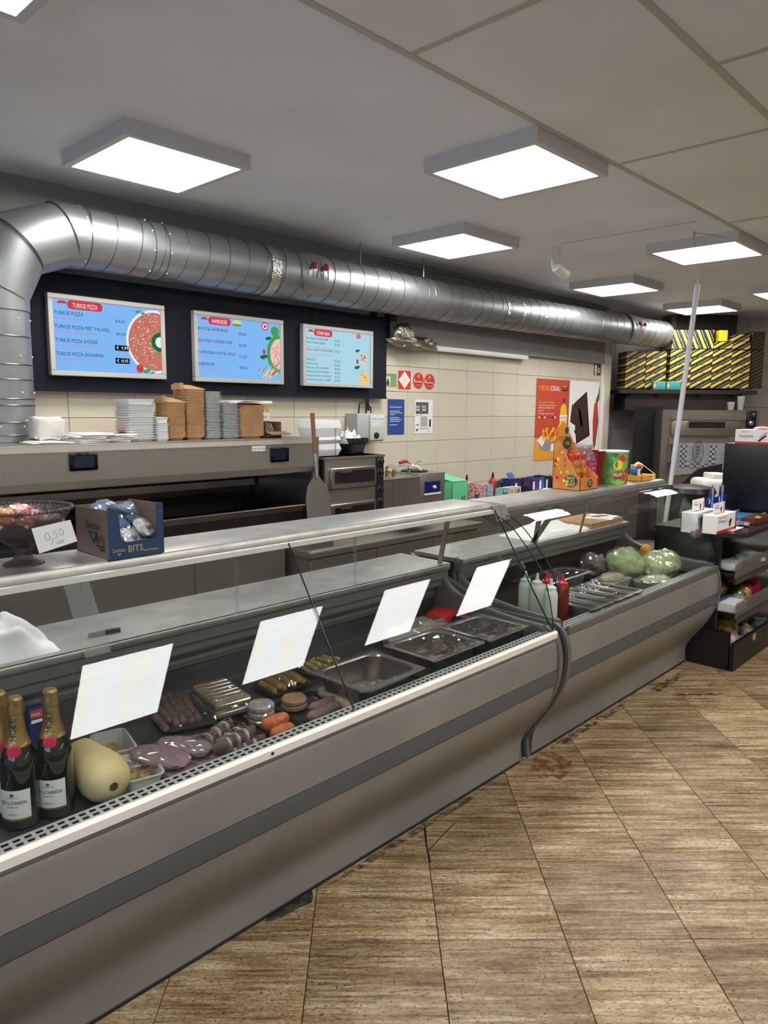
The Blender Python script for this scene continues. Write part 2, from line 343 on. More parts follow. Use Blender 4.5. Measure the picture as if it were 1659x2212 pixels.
# back wall with 20 x 40 cm tiles
tilem=mat('wall_tile',(214,204,184),.32,var=.04,vs=1.2); groutw=mat('wall_grout',(188,179,160),.8)
b=MB(); b.box(-3,7.7,4.006,4.3,-.01,ZC); wb=struct('wall_back',b,groutw)
tm=None
for i in range(17):
    for j in range(7):
        x0=1.305+.3925*i; z0=.735+.2*j; x1=min(x0+.390,7.69)
        if tm is None:
            q=MB(); q.rbox(-.195,.195,-.006,.008,-.0985,.0985,.0015,0,1); o=q.build('wall_tile',tilem,wb,0); tm=o.data
        else: o=bpy.data.objects.new('wall_tile',tm); COL.objects.link(o); o.parent=wb
        o.location=(x0+.195,4.0+random.uniform(-.0006,.0006),z0+.1)
        if x0+.39>7.69: o.scale.x=(x1-x0)/.39; o.location.x=(x0+x1)/2
b=MB(); b.box(7.665,7.715,3.975,4.0,0,2.12); struct('trim_3',b,mat('corner_trim',(225,220,208),.5)); tag(COL.objects['trim_3'],'white corner trim at the end of the back wall')
b=MB(); b.box(-3,7.7,3.965,4.006,2.135,ZC); b.box(4.1,7.7,3.955,3.965,2.115,2.14); b.box(4.1,7.7,3.94,3.965,2.70,2.72)
struct('trim_4',b,mat('bulkhead_paint',(140,136,130),.7)); tag(COL.objects['trim_4'],'grey boxed bulkhead above the tiles behind the duct')
b=MB(); b.box(7.7,7.95,4.3,12,0,ZC); b.box(7.7,7.95,4.006,4.3,0,ZC); struct('wall_side',b,tilem)
# end wall facing the camera, 30 x 60 tiles
ENDD=10.2; nh=V((math.cos(YAW),math.sin(YAW),0)); rh=V((math.sin(YAW),-math.cos(YAW),0))
def LT(D,lat=0,z=0): p=nh*D+rh*lat; p.z=z; return p
b=MB(); b.box(1.5,8.5,.006,.2,0,ZC); wr=struct('wall_right',b,mat('end_wall_grout',(150,140,130),.8)); wr.location=LT(ENDD); wr.rotation_euler=(0,0,YAW-PI/2)
zj=pt(1645,833,D=ENDD).z; xj=(pt(1616,715,D=ENDD)-LT(ENDD)).dot(rh); zb=zj%.3; em=None
endt=mat('end_wall_tile',(196,184,174),.35,var=.05,vs=1)
for i in range(-4,2):
    for j in range(3,9):
        z0=zb+.3*j
        if z0+.3>ZC: continue
        if em is None: q=MB(); q.rbox(-.298,.298,-.006,.008,-.148,.148,.002,0,1); o=q.build('wall_tile',endt,wr,0); em=o.data
        else: o=bpy.data.objects.new('wall_tile',em); COL.objects.link(o); o.parent=wr
        o.location=(xj+.6*i+.3,0,z0+.15)
# far side closure and walls behind the camera
b=MB(); b.box(-3,-2.8,-3,4.3,0,.9); b.box(-3,-2.8,-3,4.3,2.3,ZC); b.box(-3,-2.8,-3,-2.2,.9,2.3); b.box(-3,-2.8,1.6,4.3,.9,2.3); struct('wall_left',b,mat('plaster',(200,196,188),.8))
b=MB(); b.box(-2.9,-2.88,-2.2,1.6,.9,2.3); struct('window_1',b,clear('window_glass',(240,244,246)))
b=MB(); b.box(-3,13,-3,-2.8,0,ZC); struct('wall_front',b,MC['plaster'])
b=MB(); b.box(12.8,13,-3,12,0,ZC); struct('wall_far',b,MC['plaster'])
# ================================================================ COUNTER CASES
def curve(pts,n=5):   # catmull
    out=[]
    for i in range(len(pts)-1):
        p0=V(pts[max(i-1,0)]);p1=V(pts[i]);p2=V(pts[i+1]);p3=V(pts[min(i+2,len(pts)-1)])
        for k in range(n):
            t=k/n; out.append(tuple(.5*((2*p1)+(p2-p0)*t+(2*p0-5*p1+4*p2-p3)*t*t+(3*p1-p0-3*p2+p3)*t**3)))
    out.append(tuple(pts[-1])); return out
LOW=curve([(1.712,.0),(1.712,.06),(1.703,.125),(1.672,.185),(1.615,.265),(1.568,.345),(1.546,.42)],5)
UPP=curve([(1.538,.494),(1.540,.55),(1.546,.60),(1.552,.618)],4)
BND=[(1.546,.424),(1.541,.425),(1.537,.445),(1.5365,.475),(1.539,.491),(1.545,.492)]
END=curve([(1.712,0),(1.722,.06),(1.715,.11),(1.66,.196),(1.594,.293),(1.541,.415),(1.528,.522),(1.540,.601),(1.566,.650),(1.60,.668)],4)
CG=curve([(1.575,.655),(1.578,.70),(1.60,.80),(1.64,.905),(1.71,.99),(1.79,1.07),(1.86,1.115),(1.905,1.13)],5)   # curved glass
ZS=1.178
def case(name,label,x0,x1,flat,cheekL,cheekR):
    t=thing(name,label,'display counter',((x0+x1)/2,1.9,0))
    def mb(): return MB(t)
    b=mb(); b.strip(LOW,x0,x1); b.strip([(y+.01,z) for y,z in LOW],x0,x1); b.build('lower_panel',panelm,t)
    b=mb(); b.strip([(1.716,0),(1.709,.004),(1.708,.012),(1.712,.014)],x0,x1); b.build('floor_seal',darkm,t)
    b=mb(); b.strip(BND,x0,x1); b.build('trim_band',bandm,t)
    b=mb(); b.strip(UPP,x0,x1); b.build('upper_panel',panelm,t)
    b=mb(); b.strip([(1.556,.618),(1.547,.621),(1.5455,.627),(1.545,.634)],x0,x1,0); b.build('bumper_rail',castm,t)
    b=mb(); b.prism([(1.5445,.632),(1.543,.655),(1.548,.662),(1.556,.662),(1.556,.632)],'x',x0,x1); b.build('glass_channel',alum if flat else castm,t)
    # grille with square holes, real bars over a dark trough
    b=mb(); ys=[1.556,1.5755,1.595,1.6145]
    for y in ys: b.box(x0,x1,y,y+.0065,.6475,.6505)
    k=int((x1-x0)/.0245)
    for i in range(k+1): x=x0+.0245*i; b.box(x,x+.0085,1.556,1.621,.6478,.6502)
    b.build('grille',mat('grille_grey',(186,186,180),.4,.3),t,0)
    b=mb(); b.box(x0,x1,1.552,1.622,.56,.60); b.build('air_trough',darkm,t,0)
    b=mb(); b.strip([(1.6215,.6505),(1.6225,.6505),(1.628,.585),(1.66,.581),(2.235,.581),(2.25,.588)],x0,x1); b.build('well_floor',welli,t)
    b=mb(); b.strip([(2.25,.588),(2.225,.70),(2.19,.84)],x0,x1); b.build('well_back',welli,t)
    b=mb(); b.strip([(2.218,.690),(2.180,.838)],x0,x1); b.build('air_mesh',meshm,t)
    # rear worktop with rolled front edge
    b=mb(); b.prism(curve([(2.46,.87),(2.16,.87),(2.142,.866),(2.136,.855),(2.14,.838),(2.152,.834)],3)+[(2.16,.85),(2.46,.85)],'x',x0,x1); b.build('rear_worktop',slabm,t)
    b=mb(); b.box(x0,x1,2.15,2.185,.795,.836); b.box(x0,x1,2.165,2.175,.76,.80); b.build('worktop_rail',castm,t,0)
    b=mb(); b.strip([(2.46,.87),(2.46,0)],x0,x1); b.strip([(1.72,.01),(2.46,.01)],x0,x1); b.build('rear_panel',darkm,t)
    # top slab
    za=ZS if flat else ZS-.012
    b=mb(); b.prism([(1.918,za-.002),(1.913,za-.008),(1.910,za-.026),(1.918,za-.031),(2.13,za-.031),(2.136,za-.025),(2.136,za-.004),(2.13,za),(1.926,za)],'x',x0-.01,x1+.005); b.build('top_slab',slabm,t)
    b=mb(); b.box(x0,x1,1.892,1.918,za-.044,za-.028); b.build('glass_rail',alum if flat else castm,t,0)
    return t
# perforated mesh strip material: fine diamond pattern, geometry far too small to pick apart
meshm=bpy.data.materials.new('perforated_mesh'); meshm.use_nodes=True
_N=meshm.node_tree.nodes;_L=meshm.node_tree.links;_b=_N['Principled BSDF']; _tc=_N.new('ShaderNodeTexCoord');_mp=_N.new('ShaderNodeMapping');_mp.inputs['Rotation'].default_value=(.785,0,0);_mp.inputs['Scale'].default_value=(1,1,1)
_mp.inputs['Rotation'].default_value=(0,.785,0)
_v=_N.new('ShaderNodeTexVoronoi');_v.inputs['Scale'].default_value=130;_v.inputs['Randomness'].default_value=0;_r=_N.new('ShaderNodeValToRGB');_r.color_ramp.elements[0].position=.3;_r.color_ramp.elements[0].color=lin((30,30,30));_r.color_ramp.elements[1].position=.45;_r.color_ramp.elements[1].color=lin((150,150,146))
_L.new(_tc.outputs['Object'],_mp.inputs[0]);_L.new(_mp.outputs[0],_v.inputs['Vector']);_L.new(_v.outputs['Distance'],_r.inputs[0]);_L.new(_r.outputs[0],_b.inputs['Base Color']);_b.inputs['Metallic'].default_value=.6;_b.inputs['Roughness'].default_value=.45
c1=case('display_counter','long refrigerated display counter with flat sloping glass, meats and bottles inside',-.6,2.70,True,False,True)
c2=case('display_counter','far refrigerated display counter with curved glass, sauce bottles and lettuce inside',2.80,4.60,False,True,False)
c1p=lambda: MB(c1); c2p=lambda: MB(c2)
# flat panes of the first case: joints as in the photo
GA=(1.570,.660); GB=(1.889,1.150); gt=V((GB[0]-GA[0],GB[1]-GA[1])); gn=V((-gt.y,gt.x)).normalized()*.006
def pane(x0,x1):
    b=c1p(); q=[(GA[0],GA[1]),(GB[0],GB[1]),(GB[0]+gn.x,GB[1]+gn.y),(GA[0]+gn.x,GA[1]+gn.y)]; q=[(y-0,z) for y,z in q]
    b.prism(q,'x',x0,x1,0); o=b.build('front_glass',[glass],c1,0)
    e=c1p(); e.prism([(y,z) for y,z in q],'x',x1-.0008,x1+.0012,0); e.build('glass_edge',gedge,o,0)
pane(-.6,1.512); pane(1.520,2.695)
# supports below the slab of case one
for x in (pt(507,1210,Y=2.12).x,pt(765,1170,Y=2.12).x,2.66):
    b=c1p(); b.prism([(2.11,.87),(2.125,.87),(2.125,1.14),(2.11,1.14)] if x<2.6 else [(2.165,.87),(2.185,.87),(2.13,1.14),(2.11,1.14)],'x',x,x+(.006 if x<2.6 else .014)); b.build('slab_support',steelv if x>2.6 else cpl,c1,0)
b=c1p(); b.box(-.6,2.7,2.10,2.13,1.12,1.139); b.build('rear_slab_rail',castm,c1,0)
b=c1p(); xa=pt(137,1265,Y=1.885).x; xb=pt(192,1265,Y=1.885).x; b.prism([(1.882,1.135),(1.886,1.133),(1.775,.965),(1.771,.967)],'x',xa,xb); b.build('plastic_strip',clear('strip_plastic',(240,240,236),.06,haze=.10),c1,0)
# screws on the channel
b=c1p(); P=pt(589,1637,Y=1.543); b.lathe([(.005,0),(.005,.001),(.003,.0015)],10,M=plane((P.x,1.5435,.645),(1,0,0),(0,0,1))); b.build('screw',darkm,c1)
# end plates: cast frames with outline of the case, dark slot between
def endplate(t,x0,x1,m,name='end_plate'):
    b=MB(t); b.prism(END+[(1.95,.67),(2.46,.86),(2.46,0)],'x',x0,x1); return b.build(name,m,t,20)
endplate(c1,2.70,2.728,castm); endplate(c2,2.772,2.80,castm); endplate(c2,4.60,4.63,castm)
b=c1p(); b.prism([(y+.018,z) for y,z in END]+[(2.4,.66),(2.4,0)],'x',2.728,2.749); b.build('joint_filler',darkm,c1,20)
b=c2p(); b.prism([(y+.018,z) for y,z in END]+[(2.4,.66),(2.4,0)],'x',2.751,2.772); b.build('joint_filler',darkm,c2,20)
# cheek: moulded side wall between the wells, with rolled top edge
ck=curve([(2.19,.872),(2.17,.80),(2.10,.74),(2.0,.705),(1.88,.685),(1.75,.672),(1.60,.668)],4)
for t,x0,x1 in ((c1,2.672,2.70),(c2,2.80,2.828),(c2,4.572,4.60)):
    b=MB(t); b.prism(ck+[(1.60,.60),(2.19,.60)],'x',x0,x1,0); b.tube([(x0+.014,y,z) for y,z in ck],.014,8); b.build('side_cheek',castm,t,30)
# curved end glasses
def endglass(t,x,label=None):
    b=MB(t); b.prism(CG+[(2.10,1.135),(2.16,.88)]+[(y,z+.01) for y,z in ck[1:]],'x',x-.0025,x+.0025,0); g=b.build('end_glass',[glass],t,0)
    e=MB(t); e.tube([(x,y,z) for y,z in CG],.0028,6); e.build('glass_edge',gedge,g)
endglass(c1,2.712); endglass(c2,2.788); endglass(c2,4.612)
# curved front glass of the second case
b=c2p(); cg=CG; b.strip(cg,2.795,4.605); b.strip([(y+.005,z-.003) for y,z in cg],2.795,4.605); b.build('front_glass',[glass],c2,60)
for x in (3.05,3.95): pass
for t_,xa,xb in ((c1,2.70,2.749),(c2,2.752,2.80)):
    b=MB(t_); b.prism([(1.90,1.166),(1.872,1.10),(1.885,1.075),(1.93,1.10),(1.97,1.12),(2.13,1.12),(2.13,1.166)],'x',xa,xb); b.build('slab_bracket',castm,t_,0)
for x in (3.45,):
    b=c2p(); b.prism([(1.97,1.13),(2.0,1.13),(2.17,.87),(2.14,.87)],'x',x,x+.012); b.prism([(2.09,1.13),(2.115,1.13),(2.155,.87),(2.13,.87)],'x',x,x+.012); b.build('slab_support',castm,c2,0)
b=c2p(); b.tube([(3.95,2.14,.87),(3.95,2.08,1.13)],.008,8); b.build('slab_support',steelv,c2)
for x,y,z in ((2.79,1.80,.90),(2.712,1.87,.93),(4.45,1.66,.87)):
    b=c2p(); b.lathe([(.012,0),(.012,.006),(.006,.012)],12,M=plane((x,y,z),(0,1,0),(0,0,1))); b.box(x-.004,x+.02,y-.016,y-.002,z-.02,z-.004); b.build('glass_clip',steelv,c2)
# ================================================================ DUCT
DC=lambda X: (X,3.78-(max(0,X-4.8)/3.4)**1.3*.16,2.44+(max(0,X-4.8)/3.4)*.02)
duct=thing('ventilation_duct','large galvanised spiral duct bending down onto the grill hood, running under the ceiling','duct',(1.28,3.78,1.42))
R=.15; xs=[1.62+.3*i for i in range(23)]+[8.33]
path=[(1.28,3.78,1.427),(1.28,3.78,2.06),(1.355,3.78,2.30),(1.50,3.78,2.42)]+[DC(x) for x in xs]
b=MB(duct); b.tube(path[:2],R,40); b.build('vertical_run',galv,duct)
for a,c in ((1,2),(2,3)):
    pass
b=MB(duct); b.tube([(1.28,3.78,2.04),(1.28,3.78,2.13),(1.385,3.78,2.355),(1.61,3.78,2.44),(1.70,3.78,2.44)],R+.004,40,miter=True); b.build('elbow',galv,duct,30)
b=MB(duct); b.tube([DC(x) for x in [1.60]+xs],R,48); b.build('horizontal_run',galv,duct)
def ring(c,d,r,w=.004,m=seamm,name='seam'):
    d=V(d).normalized(); a=d.cross(V((0,1,0))).normalized(); bb=d.cross(a); n=40; L=[]
    for j in range(n+1): q=2*PI*j/n; L.append(V(c)+(a*math.cos(q)+bb*math.sin(q))*r)
    b=MB(duct); b.tube(L,w,6,cap=False); b.build(name,m,duct)
for z in (1.46,1.52,1.60,1.63,1.72,1.79,1.92,2.04): ring((1.28,3.78,z),(0,0,1),R+.001,.0035)
ring((1.28,3.78,2.13),(.38,0,.92),R+.006,.004)
ring((1.385,3.78,2.355),(.7,0,.7),R+.012,.004); ring((1.61,3.78,2.44),(.92,0,.38),R+.006,.004)
for x in (1.68,1.705,2.05,2.13): ring(DC(x),(1,0,0),R+.001,.003)
# helical lock seam
L_=[]; X=1.7; k=0
while X<8.42:
    for j in range(30):
        q=2*PI*j/30; x=X+.135*j/30; c_=DC(x); L_.append((x,c_[1]-(R+.0008)*math.cos(q),c_[2]+(R+.0008)*math.sin(q)))
    X+=.135
b=MB(duct); b.tube(L_,.0026,5,cap=False); b.build('spiral_seam',seamm,duct)
def dpatch(x0,x1,a0,a1,r,name,m,n=14,nx=6,label=None,jag=0):
    b=MB(duct); vs=[];fs=[]
    for i in range(nx+1):
        x=x0+(x1-x0)*i/nx; c_=DC(x)
        for j in range(n+1):
            q=math.radians(a0+(a1-a0)*j/n); e=0
            xx=x+(jag*noise.noise(V((j*.9,i*3,x0))) if i in(0,nx) else 0)
            vs.append((xx,c_[1]-r*math.cos(q),c_[2]+r*math.sin(q)))
    for i in range(nx):
        for j in range(n): a=i*(n+1)+j; fs.append((a,a+1,a+n+2,a+n+1))
    b.add(vs,fs); o=b.build(name,m,duct)
    if label: o['label']=label
    return o
X=pt(597,590,Y=3.64).x; dpatch(X-.035,X+.035,-150,150,R+.004,'foil_tape',foil,30,6,'crumpled foil tape wrapped round the duct left of the round hatch',.01)
def hatch(px,py,w,lab,n=5):
    X=pt(px,py,Y=3.64).x; b=MB(duct); c_=DC(X); vs=[];fs=[]
    for k,(s,rr_) in enumerate(((1.0,R+.001),(1.0,R+.009),(.9,R+.012),(.55,R+.012),(0.01,R+.013))):
        for j in range(28):
            q=2*PI*j/28; cx=math.copysign(abs(math.cos(q))**.75,math.cos(q)); sy=math.copysign(abs(math.sin(q))**.75,math.sin(q)); a=math.radians(12)+sy*s*w*.62/R; vs.append((X+cx*s*w*.5,c_[1]-rr_*math.cos(a),c_[2]+rr_*math.sin(a)))
    for k in range(4):
        for j in range(28): fs.append((k*28+j,k*28+(j+1)%28,(k+1)*28+(j+1)%28,(k+1)*28+j))
    b.add(vs,fs); h_=b.build('inspection_hatch',galv,duct); h_['label']=lab
    for k in range(n):
        xx=X-w*.32+w*.64*k/(n-1); m_=MB(duct); m_.tube([(xx,c_[1]-(R+.013)*math.cos(a),c_[2]+(R+.013)*math.sin(a)) for a in [math.radians(-8+i*6) for i in range(8)]],.003,5); m_.build('hatch_rib',galv,h_)
    for sx in (-.19,.19):
        m_=MB(duct); m_.lathe([(.006,0),(.006,.014),(.021,.016),(.023,.028),(.013,.034),(.011,.042),(.004,.044)],14,M=plane((X+sx*w,c_[1]-(R+.01)*math.cos(.26),c_[2]+(R+.01)*math.sin(.26)),(1,0,0),(0,.26,1))); k=m_.build('hatch_knob',mat('red_knob',(150,22,34),.4),h_); k['label']='red knob'
hatch(684,590,.26,'oval inspection hatch with two red knobs above the menu screens'); hatch(1357,708,.30,'square inspection hatch with two red knobs near the far end',7)
X=pt(1112,672,Y=3.64).x
for a in ((X-.13,X-.10,-35,40),(X+.10,X+.13,-35,40),(X-.13,X+.13,34,42),(X-.13,X+.13,-40,-31)): dpatch(*a,R+.003,'foil_tape',foil,10,4,'foil tape framing a patch on the duct',.008)
dpatch(X-.1,X+.1,-31,34,R+.002,'patch_plate',galv,10,4)
X=pt(1172,672,Y=3.64).x; dpatch(X-.03,X+.03,-10,22,R+.003,'foil_tape',foil,6,3,'small square of foil tape on the duct',.008)
for px,py in ((940,640),(805,575)):
    X=pt(px,py,Y=3.64).x; b=MB(duct); c_=DC(X); b.tube([(X,c_[1]-.02,ZC),(X,c_[1]-.02,c_[2]+R)],.006,6)
    if px>900: b.tube([(X,c_[1]-(R+.003)*math.cos(a),c_[2]+(R+.003)*math.sin(a)) for a in [math.radians(90-i*11) for i in range(9)]],.005,6)
    b.build('hanger_rod',steelv,duct)
RM=None
def rivet(p):
    global RM
    if RM is None: q=MB(); q.blob((0,0,0),(.0045,.0045,.0045),nu=8,nv=5,amp=0); o=q.build('rivet',alum,duct); RM=o.data
    else: o=bpy.data.objects.new('rivet',RM); COL.objects.link(o); o.parent=duct
    o.location=V(p)-duct.location
for x in (1.69,2.04,2.14):
    for a in (-55,-10,30,70): q=math.radians(a); c_=DC(x); rivet((x,c_[1]-(R+.002)*math.cos(q),c_[2]+(R+.002)*math.sin(q)))
for z in (1.5,1.66,1.83,2.0):
    for a in (20,60,100,-20): q=math.radians(a); rivet((1.28+(R+.002)*math.sin(q),3.78-(R+.002)*math.cos(q),z))
for _o in COL.objects:
    if _o.name in ('wall_back','trim_3','trim_4','wall_side','ventilation_duct'): REAR.append(_o)
REAR_FROM=set(o.name for o in COL.objects)
# ================================================================ MENU BOARD
bx0=1.36; bx1=4.13; bz0=1.675; bz1=2.285
t=thing('menu_board','long dark panel on the back wall carrying three lit menu screens','board',(2.7,3.98,bz0))
b=MB(t); b.box(bx0,bx1,3.935,3.965,bz0,bz1); b.box(bx0,bx1,3.925,3.935,bz0,bz0+.012); b.build('panel',mat('navy_black_panel',(17,20,31),.7,spec=.25),t,0)
b=MB(t); b.tube([(3.30,3.918,2.27),(3.32,3.918,2.19),(3.35,3.918,2.16),(3.38,3.918,2.19),(3.40,3.918,2.27)],.004,6); b.build('cable',blackm,t)
b=MB(t); b.box(4.13,4.20,3.90,3.96,2.13,2.36); b.box(3.98,4.02,3.93,3.96,2.285,2.42); b.build('mounting_bracket',blackm,t,0)
def scr(name,rgb,e=.9):
    m=bpy.data.materials.new(name); m.use_nodes=True; N=m.node_tree.nodes; L=m.node_tree.links; N.remove(N['Principled BSDF']); e_=N.new('ShaderNodeEmission'); e_.inputs[0].default_value=lin(rgb); e_.inputs[1].default_value=e; L.new(e_.outputs[0],N['Material Output'].inputs[0]); return m
SC={}
def sm(rgb,e=1.0):
    k=tuple(rgb)
    if k not in SC: SC[k]=scr('screen_print_%s'%('_'.join(map(str,rgb))),rgb,e)
    return SC[k]
frm=mat('screen_frame_silver',(196,192,182),.4,.3)
blueS=sm((128,184,244)); paleS=sm((170,214,232)); txtS=sm((40,58,92)); redS=sm((206,60,70)); pinkS=sm((214,110,130)); whS=sm((235,240,248)); blkS=sm((14,16,22)); grnS=sm((70,160,90)); piz=sm((196,120,104)); pizl=sm((235,200,190)); yel=sm((236,206,120)); dgr=sm((30,110,60)); brn=sm((170,110,80))
SM=[blueS,paleS,txtS,redS,pinkS,whS,blkS,grnS,piz,pizl,yel,dgr,brn]
def screen(c0,c1,label,bg,drawf):
    a=pt(*c0,Y=3.91); c=pt(*c1,Y=3.91); x0,x1,z0,z1=a.x,c.x,c.z,a.z
    t=thing('menu_screen',label,'screen',((x0+x1)/2,3.925,z0),0,'lit menu screens'); fw=.026
    b=MB(t)
    for q in ((x0,x1,z1-fw,z1),(x0,x1,z0,z0+fw),(x0,x0+fw,z0+fw,z1-fw),(x1-fw,x1,z0+fw,z1-fw)): b.rbox(q[0],q[1],3.895,3.9345,q[2],q[3],.003,seg=1)
    b.build('frame',frm,t,0)
    b=MB(t); b.box(x0+fw*.8,x1-fw*.8,3.906,3.9345,z0+fw*.8,z1-fw*.8); b.build('display',bg,t,0)
    b=MB(t); W=x1-x0-2*fw; H=z1-z0-2*fw; drawf(b,plane((x0+fw,3.9055,z0+fw)),W,H); b.build('menu_print',SM,t,0)
rnd=random.Random(3)
def clipc(cx,cy,r,W,H,n=40,ry=None):
    ry=ry or r; return [(min(max(cx+r*math.cos(2*PI*i/n),0),W),min(max(cy+ry*math.sin(2*PI*i/n),0),H)) for i in range(n)]
def leaf(b,P,x,y,s,m=7,l=.0011):
    b.disc(x,y,s,s*.6,P,m,l); b.disc(x+s*.9,y+s*.3,s*.8,s*.5,P,m,l+.0001)
def header(b,P,W,H,x,s,w):
    b.disc(x,H-.022,.026,.016,P,3,.0006,14,0,PI); b.quad(x+.045,H-.046,x+.045+w,H-.001,P,3,.0006); b.disc(x+.045,H-.0235,.018,.0225,P,3,.0006); b.disc(x+.045+w,H-.0235,.018,.0225,P,3,.0006)
    b.text(s,x+.045+w/2,H-.037,.024,P,w*.88,5,'C',.0012)
def d1(b,P,W,H):
    header(b,P,W,H,.05,'TURKSE PIZZA',.155)
    for k,(a,c,p) in enumerate((('TURKSE PIZZA','Met salade en saus','€4,95'),('TURKSE PIZZA MET FALAFEL','Met Falafel, salade en saus','€9.99'),('TURKSE PIZZA DÖNER','Met Döner kebab, salade en saus','€  9,99'),('TURKSE PIZZA SHOARMA','Met Shoarma, salade en saus','€ 10,95'))):
        y=H*(.785-.19*k); b.text(a,.006,y,.019,P,(.155,.30,.228,.258)[k],2); b.text(c,.006,y-.021,.011,P,(.16,.225,.27,.24)[k],4)
        if k>1: b.quad(.33,y-.027,.413,y+.003,P,6,.0005); b.text(p,.3715,y-.020,.017,P,.066,5,'C',.001)
        else: b.text(p,.338,y-.016,.017,P,.056,2)
    R_=.19; cx=W-.035; cy=H*.50
    b.pl(clipc(cx,cy,R_*.93,W,H,48),P,5,.0005); b.pl(clipc(cx,cy,R_*.86,W,H,48),P,8,.0007)
    for i in range(420):
        q=rnd.uniform(0,2*PI); r=R_*.82*math.sqrt(rnd.random()); x=cx+r*math.cos(q); y=cy+r*math.sin(q)
        if x<W-.006 and .006<y<H-.006: b.disc(x,y,rnd.uniform(.002,.005),rnd.uniform(.002,.005),P,rnd.choice((9,9,3,12)),.0009,6)
    b.pl(clipc(cx+.03,cy,.055,W,H),P,11,.0012); b.pl(clipc(cx+.03,cy,.03,W,H),P,5,.0014)
    b.disc(W-.135,.03,.022,.024,P,3,.001); b.disc(W-.135,.043,.007,.004,P,7,.0012); leaf(b,P,W-.10,.016,.018); leaf(b,P,W-.06,.010,.010); leaf(b,P,W-.14,H-.025,.012); leaf(b,P,W-.11,H-.03,.010)
def d2(b,P,W,H):
    header(b,P,W,H,.05,'HAMBURGER',.125)
    for k,(a,c,p) in enumerate((('BROODJE HAMBURGER','100% Rundburger, 200 gram','€8,50'),('BROODJE CHEESEBURGER','100% Rundburger, 200 gram/met kaas','€9,00'),('HAMBURGER SCHOTEL SINGLE','Hamburger, friet, salade en saus','€12,00'),('KIPBURGER','100% Kipburger, 200 gram','€8,50'))):
        y=H*(.77-.19*k); b.text(a,.004,y,.018,P,(.215,.245,.265,.11)[k],2); b.text(c,.004,y-.020,.0105,P,(.205,.27,.235,.2)[k],4); b.text(p,.298,y-.012,.018,P,.058,2)
    b.disc(.285,H-.02,.032,.016,P,10,.0008); b.disc(.285,H-.035,.034,.008,P,7,.0009); b.disc(W-.12,H-.025,.028,.026,P,3,.0008); b.disc(W-.12,H-.025,.02,.018,P,5,.001); b.disc(W-.12,H-.025,.012,.01,P,3,.0012)
    b.disc(W-.04,H-.05,.034,.032,P,7,.0007); leaf(b,P,W-.10,H-.10,.018,11); b.disc(W-.13,H-.185,.012,.016,P,3,.001); leaf(b,P,W-.14,H-.22,.022,11)
    b.pl(clipc(W-.015,H*.47,.092,W,H,30,.122),P,7,.0006); b.pl(clipc(W-.005,H*.47,.075,W,H,30,.098),P,9,.0008)
    for i in range(60):
        x=rnd.uniform(W-.07,W-.004); y=H*.47+rnd.uniform(-.08,.08); b.disc(x,y,.004,.004,P,4,.001,6)
    for i in range(22):
        x=rnd.uniform(W-.19,W-.04); y=rnd.uniform(.004,.10-(W-x)*.25); b.pl([(x,y),(x+.01,y-.002),(min(x+.05,W),min(y+.028+.02*rnd.random(),H)),(min(x+.04,W),min(y+.035,H))],P,rnd.choice((10,10,12)),.0008+.00001*i)
def d3(b,P,W,H):
    header(b,P,W,H,.05,'DÖNER KEBAB',.135)
    rows=[('BROODJE DÖNER KEBAB','€7,00',.205,0),('WRAP DÖNER KEBAB','€7,50',.17,0),('Heerlijke wrap döner kebab, salade en saus',None,.27,1),('Menetta WRAP DÖNER KEBAB','€9,50',.25,0),('Heerlijke wrap, salade, feta saus, friet',None,.25,1),('en saus naar keuze',None,.12,1),('KAPSALON','€7,50',.085,0),('KAPSALON XL','€10,00',.11,0),('BROODJE LAMS SHOARMA','€9,00',.21,0),('KAPSALON LAMS SHOARMA','€9,50',.21,0),('KAPSALON LAMS SHOARMA XL','€11,50',.235,0),('KAPSALON FALAFEL - DÖNER','€9,00',.225,0)]
    y=H*.80
    for s,p,w,k in rows:
        b.text(s,.004,y,.014 if not k else .011,P,w,4 if k else 2)
        if p: b.text(p,.27,y-.003,.0155,P,.05,2)
        y-=H*(.075 if not k else .055)
    b.disc(W-.12,H-.02,.024,.018,P,4,.0008); leaf(b,P,W-.135,H-.125,.016,11); b.disc(W-.13,H-.20,.012,.018,P,3,.001); leaf(b,P,W-.14,H-.245,.02,11)
    b.pl([(W-.10,H-.13),(W-.045,H-.14),(W-.035,H-.20),(W-.04,H-.26),(W-.055,H-.23),(W-.09,H-.18)],P,9,.0006)
    for i in range(30): b.disc(W-.045-rnd.random()*.045,H-.15-rnd.random()*.06,.005,.005,P,rnd.choice((3,11,5,10)),.0009+.00001*i,7)
    b.pl(clipc(W-.055,.045,.05,W,H,24,.05),P,10,.0007)
    for i in range(40): b.disc(W-.055+rnd.uniform(-.04,.04),.05+rnd.uniform(-.03,.04),.007,.005,P,rnd.choice((12,9,10,10)),.0009+.00001*i,7)
screen((99,631),(358,820),'left menu screen titled TURKSE PIZZA with a pizza picture',blueS,d1)
screen((416,670),(611,831),'middle menu screen titled HAMBURGER with burger and fries pictures',blueS,d2)
screen((652,699),(803,839),'right menu screen with a long kebab price list on pale blue',paleS,d3)
